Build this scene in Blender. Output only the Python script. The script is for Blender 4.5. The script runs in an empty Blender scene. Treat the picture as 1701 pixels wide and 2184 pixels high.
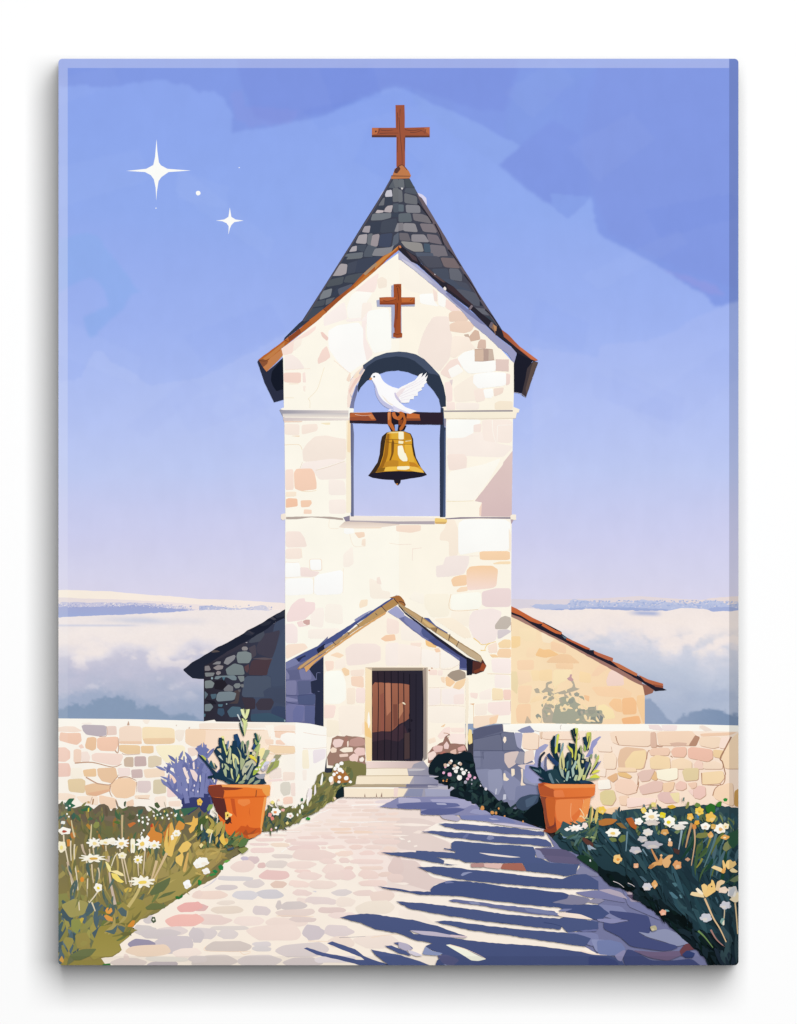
import bpy, math, random
import numpy as np
from mathutils import Vector
from mathutils.geometry import tessellate_polygon

# ------------------------------------------------------------------ camera, light, exposure
U = 0.3125e-3 / 4            # one drawing unit in metres (the canvas print is 45 x 60 cm)
DEPTH = 0.045                # depth of the stretched canvas
CX, CY = 3402.0, 4368.0      # drawing units at the middle of the picture frame
ZC = 1.5                     # height of the print's middle on the wall
GAIN = 1.35                  # light on the print, relative to a white of 1
sc = bpy.context.scene
cam = bpy.data.objects.new("camera", bpy.data.cameras.new("camera"))
sc.collection.objects.link(cam)
cam.location = (0, -(DEPTH + 14.0), ZC)
cam.rotation_euler = (math.pi / 2, 0, 0)
cam.data.sensor_fit = 'VERTICAL'
cam.data.sensor_height = 24
cam.data.lens = 24 * 14.0 / (8736 * U)
cam.data.clip_start = 0.1
cam.data.clip_end = 100
sc.camera = cam

w = bpy.data.worlds.new("World")
sc.world = w
w.use_nodes = True
bg = w.node_tree.nodes["Background"]
bg.inputs[0].default_value = (1, 1, 1, 1)
bg.inputs[1].default_value = 0.02

ld = bpy.data.lights.new("softbox", 'AREA')
ld.shape = 'RECTANGLE'
ld.size, ld.size_y = 10.5, 12.6
ld.energy = 4560
lo = bpy.data.objects.new("softbox", ld)
sc.collection.objects.link(lo)
lo.location = (2.85, -16.0, ZC + 4.95)
lo.rotation_euler = (math.radians(90), 0, 0)

sc.view_settings.view_transform = 'Standard'
sc.view_settings.look = 'None'
sc.view_settings.exposure = 0
sc.view_settings.gamma = 1
sc.view_settings.use_curve_mapping = False
sc.render.film_transparent = False

# ------------------------------------------------------------------ helpers
R = random.Random(11)
OFF = {c + str(r): (i * 1701, r * 2184) for i, c in enumerate('abcd') for r in range(4)}


OFF['pl'], OFF['pr'] = (1611.5, 5998.3), (4431.6, 6177.4)     # two close-ups drawn at twice the scale


def lin(c):
    c = c.lstrip('#')
    out = []
    for i in (0, 2, 4):
        v = int(c[i:i + 2], 16) / 255
        v = v / 12.92 if v <= 0.04045 else ((v + 0.055) / 1.055) ** 2.4
        out.append(v)
    return np.array(out)


def loc(x, y, layer=0):
    return ((x - CX) * U, -DEPTH - 1.0e-4 - layer * LAYER, (CY - y) * U)


LAYER = 1.0e-5
# outline of the canvas face: a rectangle with rounded corners, convex, counter-clockwise in (x, y-down)
X0, X1, Y0, Y1, RC = 501.0, 6302.0, 501.0, 8234.0, 34.0
EDGE = []
for cx_, cy_, a0 in ((X1 - RC, Y0 + RC, -90), (X1 - RC, Y1 - RC, 0), (X0 + RC, Y1 - RC, 90), (X0 + RC, Y0 + RC, 180)):
    for k in range(7):
        a = math.radians(a0 + 15 * k)
        EDGE.append((cx_ + RC * math.cos(a), cy_ + RC * math.sin(a)))


def clip(poly):
    xs = [q[0] for q in poly]
    ys = [q[1] for q in poly]
    if min(xs) > X0 + RC and max(xs) < X1 - RC and min(ys) > Y0 + RC and max(ys) < Y1 - RC:
        return poly
    out = list(poly)
    n = len(EDGE)
    for i in range(n):
        (ax, ay), (bx, by) = EDGE[i], EDGE[(i + 1) % n]
        src, out = out, []
        if not src:
            return []
        side = lambda q: (bx - ax) * (q[1] - ay) - (by - ay) * (q[0] - ax)
        for j in range(len(src)):
            c, d = src[j - 1], src[j]
            sc_, sd = side(c), side(d)
            if (sc_ >= 0) != (sd >= 0):
                t = sc_ / (sc_ - sd)
                out.append((c[0] + (d[0] - c[0]) * t, c[1] + (d[1] - c[1]) * t))
            if sd >= 0:
                out.append(d)
    return out


HGT = np.zeros((380, 300), dtype=int)   # how many coats of paint lie on each small patch of the canvas
CELL = 24


def raise_layer(poly):
    xs = [q[0] for q in poly]
    ys = [q[1] for q in poly]
    i0, i1 = int(min(ys) // CELL), int(max(ys) // CELL) + 1
    j0, j1 = int(min(xs) // CELL), int(max(xs) // CELL) + 1
    sub = HGT[i0:i1, j0:j1]
    if (i1 - i0) * (j1 - j0) > 400:           # large shape: only the cells it touches
        gy, gx = np.mgrid[i0:i1, j0:j1]
        m = inside(poly, gx * CELL + 12.0, gy * CELL + 12.0)
        k = m.copy()
        for dy in (-1, 0, 1):
            for dx in (-1, 0, 1):
                k |= np.roll(np.roll(m, dy, 0), dx, 1)
        for q in poly:
            k[min(int(q[1] // CELL) - i0, k.shape[0] - 1), min(int(q[0] // CELL) - j0, k.shape[1] - 1)] = True
        for a, b in zip(poly, poly[1:] + poly[:1]):
            L = int(max(abs(a[0] - b[0]), abs(a[1] - b[1])) // 12) + 1
            for s in range(L):
                t = s / L
                k[min(int((a[1] + (b[1] - a[1]) * t) // CELL) - i0, k.shape[0] - 1),
                  min(int((a[0] + (b[0] - a[0]) * t) // CELL) - j0, k.shape[1] - 1)] = True
        lay = int(sub[k].max()) + 1 if k.any() else int(sub.max()) + 1
        sub[k] = lay
    else:
        lay = int(sub.max()) + 1
        sub[:] = lay
    return lay


def inside(poly, gx, gy):
    m = np.zeros(gx.shape, dtype=bool)
    n = len(poly)
    for i in range(n):
        x0, y0 = poly[i]
        x1, y1 = poly[(i + 1) % n]
        if y0 == y1:
            continue
        c = ((y0 > gy) != (y1 > gy)) & (gx < (x1 - x0) * (gy - y0) / (y1 - y0) + x0)
        m ^= c
    return m


def crosses(poly):
    P = np.array(poly)
    Q = np.roll(P, -1, 0)
    n = len(P)
    if n < 4:
        return False
    d = Q - P
    cr = lambda a, b: a[..., 0] * b[..., 1] - a[..., 1] * b[..., 0]
    s1 = cr(d[:, None], P[None] - P[:, None])
    s2 = cr(d[:, None], Q[None] - P[:, None])
    h = (s1 * s2 < -1e-9)
    h = h & h.T
    return bool(h.any())


class Part:
    def __init__(self, name, parent, label):
        self.name, self.parent, self.label = name, parent, label
        self.v, self.f, self.c = [], [], []

    def add(self, poly, col):
        lay = raise_layer(poly)
        a = sum(poly[i - 1][0] * poly[i][1] - poly[i][0] * poly[i - 1][1] for i in range(len(poly)))
        if a > 0:
            poly = poly[::-1]
        if crosses(poly):                     # a brush mark folding over itself: one coat per piece
            tris = tessellate_polygon([[Vector((x, y, 0)) for x, y in poly]])
            for k, t in enumerate(tris):
                b = len(self.v)
                for i in t:
                    self.v.append(loc(*poly[i], lay + k))
                self.f.append((b, b + 1, b + 2))
                self.c.extend(col(*poly[i]) for i in t)
            xs, ys = [q[0] for q in poly], [q[1] for q in poly]
            sub = HGT[int(min(ys) // CELL):int(max(ys) // CELL) + 1, int(min(xs) // CELL):int(max(xs) // CELL) + 1]
            np.maximum(sub, lay + len(tris), out=sub)
            return
        b = len(self.v)
        for x, y in poly:
            self.v.append(loc(x, y, lay))
        self.f.append(tuple(range(b, b + len(poly))))
        self.c.extend(col(x, y) for x, y in poly)


PARTS = []
cur = None


def use(name, parent=None, label=None):
    """start a new painted part (a mesh of its own); parent is None for a part of the print, else the part it belongs to"""
    global cur
    cur = Part(name, parent, label)
    PARTS.append(cur)
    return cur


def on(part):
    global cur
    cur = part


def pts(t, s):
    ox, oy = OFF[t]
    k = 0.5 if t in ('pl', 'pr') else 1.0
    n = [float(q) * k for q in s.split()]
    return [(n[i] + ox, n[i + 1] + oy) for i in range(0, len(n) - 1, 2)]


def chaikin(P, r=0.11, it=2):
    for _ in range(it):
        Q = []
        for i in range(len(P)):
            a, b = P[i], P[(i + 1) % len(P)]
            Q.append((a[0] + (b[0] - a[0]) * r, a[1] + (b[1] - a[1]) * r))
            Q.append((b[0] + (a[0] - b[0]) * r, b[1] + (a[1] - b[1]) * r))
        P = Q
    return P


def catmull(P, closed=True, k=4):
    n = len(P)
    Q = []
    for i in range(n if closed else n - 1):
        g = (lambda j: P[j % n]) if closed else (lambda j: P[min(max(j, 0), n - 1)])
        p0, p1, p2, p3 = g(i - 1), g(i), g(i + 1), g(i + 2)
        for s in range(k):
            t = s / k
            Q.append(tuple(0.5 * (2 * p1[d] + (p2[d] - p0[d]) * t + (2 * p0[d] - 5 * p1[d] + 4 * p2[d] - p3[d]) * t * t
                                  + (3 * p1[d] - p0[d] - 3 * p2[d] + p3[d]) * t ** 3) for d in (0, 1)))
    if not closed:
        Q.append(P[-1])
    return Q


def rough(P, amp, step=26):
    Q = []
    for i in range(len(P)):
        a, b = P[i], P[(i + 1) % len(P)]
        L = math.hypot(b[0] - a[0], b[1] - a[1])
        n = max(1, int(L / step))
        for s in range(n):
            t = s / n
            j = amp if s else amp * 0.3
            Q.append((a[0] + (b[0] - a[0]) * t + R.uniform(-j, j), a[1] + (b[1] - a[1]) * t + R.uniform(-j, j)))
    return Q


def paint(P, c):
    """c: 'rrggbb', 'top>bottom' or 'left/right' (a graded wash)"""
    P = clip(P)
    if len(P) < 3:
        return
    xs = [q[0] for q in P]
    ys = [q[1] for q in P]
    if '>' in c:
        c1, c2 = (lin(q) for q in c.split('>'))
        lo_, hi = min(ys), max(ys) + 1e-6
        f = lambda x, y: c1 + (c2 - c1) * (y - lo_) / (hi - lo_)
    elif '/' in c:
        c1, c2 = (lin(q) for q in c.split('/'))
        lo_, hi = min(xs), max(xs) + 1e-6
        f = lambda x, y: c1 + (c2 - c1) * (x - lo_) / (hi - lo_)
    else:
        c1 = lin(c)
        lo_, hi = min(ys), max(ys) + 1e-6
        e = 0.035 if hi - lo_ > 30 else 0.0
        f = lambda x, y: np.minimum(c1 * (1 + e * (0.5 - (y - lo_) / (hi - lo_))), 1.0)
    cur.add(P, f)


def p(c, t, s, sm=0, r=0):
    P = pts(t, s)
    if sm == 1:
        P = chaikin(P)
    elif sm == 2:
        P = catmull(P)
    if r:
        P = rough(P, r)
    paint(P, c)


def ps(t, block, sm=1, r=0, under=None, d=(5, 6)):
    """several shapes, one per line: colour x y x y ...; under: a darker seam showing at the lower right of each"""
    rows = [q.strip() for q in block.strip().split('\n') if q.strip()]
    if under:
        for q in rows:
            c, s = q.split(' ', 1)
            P = chaikin(pts(t, s))
            paint([(x + d[0], y + d[1]) for x, y in P], under)
    for q in rows:
        c, s = q.split(' ', 1)
        p(c, t, s, sm, r)


def stroke(P, c, w0, w1, smooth=True):
    if smooth and len(P) > 2:
        P = catmull(P, False, 5)
    n = len(P)
    A, B = [], []
    for i in range(n):
        a, b = P[max(i - 1, 0)], P[min(i + 1, n - 1)]
        L = math.hypot(b[0] - a[0], b[1] - a[1]) or 1
        nx, ny = -(b[1] - a[1]) / L, (b[0] - a[0]) / L
        ww = (w0 + (w1 - w0) * i / (n - 1)) / 2
        A.append((P[i][0] + nx * ww, P[i][1] + ny * ww))
        B.append((P[i][0] - nx * ww, P[i][1] - ny * ww))
    paint(A + B[::-1], c)


def st(c, t, s, w0, w1=None):
    for q in s.split(';'):
        stroke(pts(t, q), c, w0, w0 if w1 is None else w1)


def blob(x, y, rx, ry, c, wob=0.12, n=14, rot=0.0):
    P = []
    for k in range(n):
        a = 2 * math.pi * k / n
        q = 1 + R.uniform(-wob, wob)
        u, v = rx * q * math.cos(a), ry * q * math.sin(a)
        P.append((x + u * math.cos(rot) - v * math.sin(rot), y + u * math.sin(rot) + v * math.cos(rot)))
    paint(catmull(P, True, 2) if rx + ry > 30 else P, c)


def bl(c, t, s, wob=0.12):
    n = [float(q) for q in s.split()]
    ox, oy = OFF[t]
    for i in range(0, len(n) - 3, 4):
        blob(n[i] + ox, n[i + 1] + oy, n[i + 2], n[i + 3], c, wob)


def slab(x0, y0, x1, y1, c):
    """a paving stone: a flat rounded, slightly lens-shaped patch"""
    g = min(8, (y1 - y0) * .06)
    x0, y0, x1, y1 = x0 - g, y0 - g * .5, x1 + g, y1 + g * .5
    ww, hh = x1 - x0, y1 - y0
    q = min(.2, hh * .75 / ww)
    a, b, e, f = (q * R.uniform(0.35, 1.3) for _ in range(4))
    j = lambda k: hh * R.uniform(-k, k)
    sk = R.uniform(-.12, .12) * hh                   # one end a little lower than the other
    P = [(x0 + ww * a, y0 + sk + hh * R.uniform(.02, .14)), (x0 + ww * .35, y0 + sk * .4 + j(.05)), (x0 + ww * .7, y0 - sk * .4 + j(.05)), (x1 - ww * b, y0 - sk + hh * R.uniform(.02, .16)),
         (x1, y0 + hh * R.uniform(.35, .6)), (x1 - ww * e, y1 - sk * .5 - hh * R.uniform(.02, .14)),
         (x0 + ww * .6, y1 + j(.05)), (x0 + ww * .3, y1 + j(.05)), (x0 + ww * f, y1 + sk * .5 - hh * R.uniform(.02, .14)), (x0, y0 + hh * R.uniform(.4, .65))]
    paint(catmull(P, True, 3), c)


def rs(t, block):
    """paving stones, one colour per line then boxes: colour x0 y0 x1 y1 x0 y0 x1 y1 ..."""
    ox, oy = OFF[t]
    for q in block.strip().split('\n'):
        c, s = q.strip().split(' ', 1)
        n = [float(k) for k in s.split()]
        for i in range(0, len(n) - 3, 4):
            cc = shade(mixc(c, 'f7e0d0', .14), R.uniform(0.985, 1.012))
            slab(n[i] + ox, n[i + 1] + oy, n[i + 2] + ox, n[i + 3] + oy, cc)


def mixc(a, b, t):
    return ''.join('%02x' % int(int(a[i:i + 2], 16) * (1 - t) + int(b[i:i + 2], 16) * t) for i in (0, 2, 4))


def shade(c, k):
    return ''.join('%02x' % max(0, min(255, int(int(c[i:i + 2], 16) * k))) for i in (0, 2, 4))


def blade(x, y, ang, L, wd, c, bend=0.0):
    """one leaf: a pointed lens from (x, y) along ang"""
    P = []
    for sgn in (1, -1):
        for k in (range(0, 6) if sgn == 1 else range(5, -1, -1)):
            t = k / 5
            a = ang + bend * (t - 0.5)
            w_ = wd / 2 * math.sin(math.pi * min(1, 0.12 + t * 0.88)) * sgn
            P.append((x + L * t * math.cos(a) - w_ * math.sin(a), y + L * t * math.sin(a) + w_ * math.cos(a)))
    paint(P, c)


def leaves(t, region, n, pal, L, W, ang, bend=0.5):
    """leaf strokes spread through a region; ang in degrees (90 is down)"""
    P = pts(t, region)
    xs = [q[0] for q in P]
    ys = [q[1] for q in P]
    k = 0
    tries = 0
    while k < n and tries < n * 20:
        tries += 1
        x, y = R.uniform(min(xs), max(xs)), R.uniform(min(ys), max(ys))
        if not inside(P, np.array([x]), np.array([y]))[0]:
            continue
        a = math.radians(R.uniform(*ang))
        l = R.uniform(*L)
        blade(x - l / 2 * math.cos(a), y - l / 2 * math.sin(a), a, l, R.uniform(*W), shade(R.choice(pal), R.uniform(.92, 1.08)), R.uniform(-bend, bend))
        k += 1


def noise(x, y, seed=0):
    """smooth value noise on arrays"""
    xi, yi = np.floor(x).astype(int), np.floor(y).astype(int)
    xf, yf = x - xi, y - yi
    u, v = xf * xf * (3 - 2 * xf), yf * yf * (3 - 2 * yf)
    h = lambda a, b: (np.sin(a * 127.1 + b * 311.7 + seed * 74.7) * 43758.5453) % 1.0
    return (h(xi, yi) * (1 - u) + h(xi + 1, yi) * u) * (1 - v) + (h(xi, yi + 1) * (1 - u) + h(xi + 1, yi + 1) * u) * v


def fbm(x, y, seed=0, o=4):
    s, a, n = 0, 0.5, 0
    for k in range(o):
        s = s + a * noise(x * 2 ** k, y * 2 ** k, seed + k)
        n += a
        a *= 0.5
    return s / n


def ramp(y, stops):
    ys = [q[0] for q in stops]
    cs = np.array([lin(q[1]) for q in stops])
    return np.stack([np.interp(y, ys, cs[:, k]) for k in range(3)], -1)


def soften(m, n):
    m = m.astype(float)
    for _ in range(n):
        m = (m + np.roll(m, 1, 0) + np.roll(m, -1, 0) + np.roll(m, 1, 1) + np.roll(m, -1, 1)) / 5
    return m


class Wash:
    """a large graded area of paint: a fine grid mesh with a colour per vertex"""
    def __init__(self, name, gx, gy, col, layer, parent=None, label=None):
        self.name, self.parent, self.label = name, parent, label
        ny, nx = gx.shape
        gx, gy = gx.copy(), gy.copy()
        for cx_, cy_, sx, sy in ((X1 - RC, Y0 + RC, 1, -1), (X0 + RC, Y0 + RC, -1, -1)):
            m = ((gx - cx_) * sx > 0) & ((gy - cy_) * sy > 0)
            d = np.hypot(gx - cx_, gy - cy_)
            k = m & (d > RC)
            gx[k] = cx_ + (gx[k] - cx_) * RC / d[k]
            gy[k] = cy_ + (gy[k] - cy_) * RC / d[k]
        self.co = np.stack([(gx - CX) * U, np.full(gx.shape, -DEPTH - 1.0e-4 - layer * LAYER), (CY - gy) * U], -1).reshape(-1, 3)
        i = np.arange(ny * nx).reshape(ny, nx)
        self.q = np.stack([i[:-1, :-1], i[1:, :-1], i[1:, 1:], i[:-1, 1:]], -1).reshape(-1, 4)
        self.col = col.reshape(-1, 3)
        PARTS.append(self)
# ------------------------------------------------------------------ materials
def paint_material():
    """printed paint: the colour stored with each brush patch; the print's rim has bevel light mixed into its colour at left and top, bevel shade at right and bottom"""
    m = bpy.data.materials.new("printed_paint")
    m.use_nodes = True
    nt = m.node_tree
    nt.nodes.clear()
    N = nt.nodes.new
    out, dif, at, tc, sep = N('ShaderNodeOutputMaterial'), N('ShaderNodeBsdfDiffuse'), N('ShaderNodeAttribute'), N('ShaderNodeTexCoord'), N('ShaderNodeSeparateXYZ')
    at.attribute_name = 'Col'
    nt.links.new(tc.outputs['Object'], sep.inputs[0])

    def math_(op, a, b):
        n = N('ShaderNodeMath')
        n.operation = op
        for k, q in ((0, a), (1, b)):
            if isinstance(q, (int, float)):
                n.inputs[k].default_value = q
            else:
                nt.links.new(q, n.inputs[k])
        return n.outputs[0]
    x, z = sep.outputs['X'], sep.outputs['Z']
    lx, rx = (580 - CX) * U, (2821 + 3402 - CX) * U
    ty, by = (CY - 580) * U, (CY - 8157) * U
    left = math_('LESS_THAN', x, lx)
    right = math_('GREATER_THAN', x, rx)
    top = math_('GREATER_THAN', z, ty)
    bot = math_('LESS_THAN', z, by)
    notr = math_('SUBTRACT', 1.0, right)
    # bevel light mixed into the rim colour: strong at top, fading down the left
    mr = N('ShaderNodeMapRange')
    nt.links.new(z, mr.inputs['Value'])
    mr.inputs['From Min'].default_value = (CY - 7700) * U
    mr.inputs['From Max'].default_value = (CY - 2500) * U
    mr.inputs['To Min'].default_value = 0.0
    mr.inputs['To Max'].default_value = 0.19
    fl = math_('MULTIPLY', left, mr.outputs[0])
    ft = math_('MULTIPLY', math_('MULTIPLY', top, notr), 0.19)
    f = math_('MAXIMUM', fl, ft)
    # a breath of unevenness in the ink
    nz = N('ShaderNodeTexNoise')
    nz.inputs['Scale'].default_value = 60
    nz.inputs['Detail'].default_value = 5
    nt.links.new(tc.outputs['Object'], nz.inputs['Vector'])
    nv = math_('MULTIPLY', math_('SUBTRACT', nz.outputs['Fac'], 0.5), 0.07)
    dark = math_('MULTIPLY', math_('SUBTRACT', 1.0, math_('MULTIPLY', right, 0.27)), math_('SUBTRACT', 1.0, math_('MULTIPLY', math_('MULTIPLY', bot, notr), 0.10)))  # bevel shade put into the colour of the right and bottom rim
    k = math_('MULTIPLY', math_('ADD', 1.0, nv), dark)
    sca = N('ShaderNodeVectorMath')
    sca.operation = 'SCALE'
    nt.links.new(at.outputs['Color'], sca.inputs[0])
    nt.links.new(k, sca.inputs['Scale'])
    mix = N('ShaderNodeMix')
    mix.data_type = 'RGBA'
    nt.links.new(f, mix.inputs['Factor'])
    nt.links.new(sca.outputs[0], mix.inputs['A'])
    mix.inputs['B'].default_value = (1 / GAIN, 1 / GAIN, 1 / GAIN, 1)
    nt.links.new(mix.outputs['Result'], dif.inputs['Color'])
    nt.links.new(dif.outputs[0], out.inputs[0])
    return m


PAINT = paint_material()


def plain(name, col, rough_=0.9, bump=0.0):
    m = bpy.data.materials.new(name)
    m.use_nodes = True
    b = m.node_tree.nodes['Principled BSDF']
    b.inputs['Base Color'].default_value = (*col, 1)
    b.inputs['Roughness'].default_value = rough_
    b.inputs['Specular IOR Level'].default_value = 0.0
    if bump:
        nz = m.node_tree.nodes.new('ShaderNodeTexNoise')
        nz.inputs['Scale'].default_value = 350
        bp = m.node_tree.nodes.new('ShaderNodeBump')
        bp.inputs['Strength'].default_value = bump
        m.node_tree.links.new(nz.outputs['Fac'], bp.inputs['Height'])
        m.node_tree.links.new(bp.outputs[0], b.inputs['Normal'])
    return m


# ------------------------------------------------------------------ the wall behind the print
def box_mesh(name, lo_, hi):
    me = bpy.data.meshes.new(name)
    v = [(x, y, z) for x in (lo_[0], hi[0]) for y in (lo_[1], hi[1]) for z in (lo_[2], hi[2])]
    me.from_pydata(v, [], [(0, 1, 3, 2), (4, 6, 7, 5), (0, 4, 5, 1), (2, 3, 7, 6), (0, 2, 6, 4), (1, 5, 7, 3)])
    return me


wall = bpy.data.objects.new("wall", box_mesh("wall", (-4, 0, -1.5), (4, 0.12, 4.5)))
sc.collection.objects.link(wall)
wall.data.materials.append(plain("white_wall_paint", (0.758, 0.758, 0.758), 0.95, 0.02))
wall["kind"] = "structure"
wall["label"] = "plain white wall behind the canvas print"

# ------------------------------------------------------------------ sky, hills, fog
gx, gy = np.meshgrid(np.linspace(X0, X1, 560), np.linspace(Y0, 5240, 460))
d_y = gy / 4
wob = (fbm(gx / 700, gy / 500, 3) - 0.5) * 40
sky = ramp(d_y + wob, [(125, '8da6ee'), (300, '8fa9ef'), (450, '92acef'), (560, '98aff0'), (700, '9fb4f2'), (800, 'a7baf3'), (900, 'b1c1f4'),
                       (1000, 'bdc9f3'), (1080, 'c8cdf1'), (1150, 'd0d1f0'), (1220, 'd7d6ef'), (1290, 'ddd9ed')])


def sky_patch(col, t, s, soft=2, amp=6, amt=1.0):
    global sky
    P = rough(pts(t, s), amp, 24)
    m = soften(inside(P, gx, gy), soft)[..., None] * amt
    sky = sky * (1 - m) + lin(col) * m


# the lighter lower sky meets the upper one along a ragged brush edge
m_ = soften(inside(rough(pts('a1', '400 1100 700 1040 760 880 800 815 870 810 950 910 1100 970 1280 1105 1701 1040 1901 950 2010 890 2140 830 2500 620 2500 2600 400 2600'), 8), gx, gy), 1)[..., None]
fade = np.clip((1150 - d_y) / 350, 0, 1)[..., None]
sky = sky + m_ * fade * np.array([.035, .03, .012])
m_ = soften(inside(rough(pts('d1', '-560 780 0 860 30 760 430 720 640 650 800 540 1100 410 1300 330 1300 2600 -560 2600'), 8), gx, gy), 2)[..., None]
sky = sky + m_ * fade * np.array([.03, .022, .008])
sky_patch('829ae5', 'a0', '400 738 640 738 690 725 850 745 935 745 1000 735 1340 680 1400 680 1490 722 1620 722 1650 760 1701 800 1761 775 1841 780 1901 830 1971 940 1991 980 1976 1140 2121 1105 2341 1078 2561 1030 2801 975 3001 885 3201 800 3361 740 3402 752 3442 752 3512 785 3702 900 3902 975 4162 1100 4252 1160 4442 1240 4252 1410 4642 1720 4712 1750 4847 1865 5042 1680 5102 1990 5163 2030 5273 2080 5343 2120 5453 2184 5573 2244 5723 2324 5843 2424 6013 2514 6053 2554 6103 2614 6213 2594 6400 2520 6400 400 400 400', 3, 9, .92)
sky_patch('7e94e1', 'b0', '330 600 380 760 480 1000 640 1050 1100 950 1300 860 1660 720 1850 760 2400 940 2600 950 2720 600 2700 480 330 480', 5, 12, .75)
sky_patch('8ea8ec', 'c0', '100 800 300 900 500 975 760 1100 850 1160 1040 1240 850 1410 750 1340 560 1210 330 1040 200 960', 3, 12, .85)
sky_patch('849ee6', 'c0', '1050 600 1701 560 1640 620 1500 745 1210 790 1380 880 1415 1050 1310 1020 1180 1130 1040 1240 900 1150 950 900', 4, 12, .6)
sky_patch('7d92e0', 'c0', '1310 1030 860 1400 1240 1712 1300 1740 1640 1660 1590 1400 1540 1150', 5, 8, .35)
sky_patch('89a3ea', 'c0', '1300 1650 1640 1680 1445 1865 1310 1750', 1, 3, .8)
sky_patch('8398e2', 'd0', '0 560 1300 500 1300 2500 700 2300 100 2000 -60 1600 -150 1200', 6, 4, .6)
sky_patch('8fafee', 'a1', '400 -120 740 -200 830 -175 960 0 1080 150 1165 285 1210 300 1120 330 1060 440 900 590 790 695 760 690 735 600 710 520 745 505 930 420 900 300 840 210 770 185 640 235 590 250 520 305 400 305', 3, 8, .75)
sky_patch('9b98dd', 'b0', '275 800 380 760 390 900 870 940 760 1060 420 1080 300 1000', 3, 14, .16)
sky_patch('9c9be0', 'd1', '560 120 1000 240 1080 330 960 330', 4, 10, .4)
for _ in range(26):                       # faint facets left by a broad flat brush
    x, y, a, L, W = R.uniform(500, 6300), R.uniform(700, 3600), R.uniform(-.7, .7), R.uniform(350, 1100), R.uniform(160, 420)
    q = [(x + u * L * math.cos(a) - v * W * math.sin(a), y + u * L * math.sin(a) + v * W * math.cos(a)) for u, v in ((-.5, -.5), (.5, -.35), (.55, .4), (-.4, .5))]
    m = soften(inside(rough(q, 10, 24), gx, gy), 2)[..., None]
    sky = sky + m * R.choice((-1, 1)) * np.array([.011, .011, .006])
sky = sky * (1 + (fbm(gx / 60, gy / 160, 9, 3) - .5)[..., None] * .022)
SKY = Wash('sky', gx, gy, sky, 1)
HGT[:] = 1

st_ = use('star', SKY, 'large four-pointed white star')
p('fffffb', 'a0', '1338 1187 1345 1290 1358 1385 1375 1410 1430 1440 1630 1455 1440 1468 1380 1510 1355 1545 1340 1640 1336 1713 1330 1600 1315 1530 1290 1495 1240 1468 1080 1458 1250 1440 1310 1408 1325 1340')
use('star', SKY, 'small four-pointed white star')
p('fffffb', 'b0', '262 1770 275 1850 310 1872 380 1882 300 1895 275 1920 262 1950 250 2003 252 1930 235 1905 200 1888 145 1882 215 1872 250 1850')
for q, lb in (('-8 1647 20 20', 'round white dot of a star'), ('-368 1776 5 5', None), ('342 1430 5 4', None)):
    use('star', SKY, lb)
    bl('fffffb', 'b0', q, .05)
use('cloud', SKY)
p('d9d6ef', 'c0', '150 1640 205 1660 238 1690 243 1755 205 1745', 1)
p('c6cdf2', 'b0', '1520 1720 1560 1640 1600 1600 1640 1620 1560 1730', 1)

use('hillside', None, 'pale snow-cream ridge with a violet wooded slope')
p('fcf1e2/f9ebe5', 'a2', '400 668 580 664 700 668 800 674 950 676 1100 692 1280 708 1450 716 1600 732 1701 742 1850 745 2000 750 2200 762 2450 778 2450 960 400 960', 0, 1.5)
p('eadfdf/f2e5e4', 'a2', '400 728 580 730 700 738 1000 745 1200 755 1400 765 1701 790 1900 800 1900 940 400 940', 0, 1.5)
p('c8c7df/d6d1e2', 'a2', '400 778 640 768 800 772 1130 772 1280 780 1400 792 1690 830 1560 880 400 930', 0, 5)
p('a6acd6>a3b0da', 'a2', '400 815 580 805 640 812 800 806 900 800 1000 806 1130 792 1280 802 1400 815 1640 836 1560 852 1400 862 900 884 400 902', 0, 5)
for _ in range(260):
    x, y = R.uniform(505, 1640), R.uniform(775, 812)
    blob(x, y + 4368 + (x > 1250) * (x - 1250) * .07, R.uniform(3, 9), R.uniform(2, 5), R.choice(['bdbfdd', 'd6d3e4', 'f0e9e8', 'a4acd6', 'b0b5da']), .2, 7)
p('b9bfdd/d8d5e4', 'b2', '0 800 120 800 330 825 560 790 620 860 400 850 200 850 0 850', 1, 5)
for _ in range(90):
    x = R.uniform(0, 620)
    blob(1701 + x, 4368 + R.uniform(795, 850), R.uniform(4, 12), R.uniform(2, 6), R.choice(['c9cbe2', 'e9e2e8', 'aab3da', 'f4eae8']), .2, 7)
use('hillside', None, 'low pinkish ridge with blue woods')
p('dcd5e0/ecdedb', 'c2', '955 742 1300 748 1480 742 1701 738 1901 726 2041 718 2171 726 2401 742 2591 750 2661 735 2821 722 2960 718 2960 900 955 900', 0, 1.5)
p('c4cbe6>a9b6dc', 'c2', '1120 800 1200 786 1440 790 1480 747 1600 752 1701 768 1940 772 2100 748 2260 765 2400 775 2550 780 2650 752 2760 765 2810 790 2960 770 2960 900 1400 900', 0, 7)
for _ in range(380):
    x, y = R.uniform(1450, 2900), R.uniform(752, 822)
    blob(3402 + x, 4368 + y, R.uniform(4, 13), R.uniform(3, 7), R.choice(['abb9df', 'b3bfe2', 'c3cbe6', 'd9d6e5', 'b9c4e4', 'a6b5dc']), .25, 7)
p('a1afd8', 'c2', '1300 832 1701 812 1950 815 2300 832 2300 860 1300 850', 0, 4)
p('a4b1da', 'd2', '880 838 1000 812 1130 812 1250 825 1250 870 900 870', 0, 4)

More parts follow.
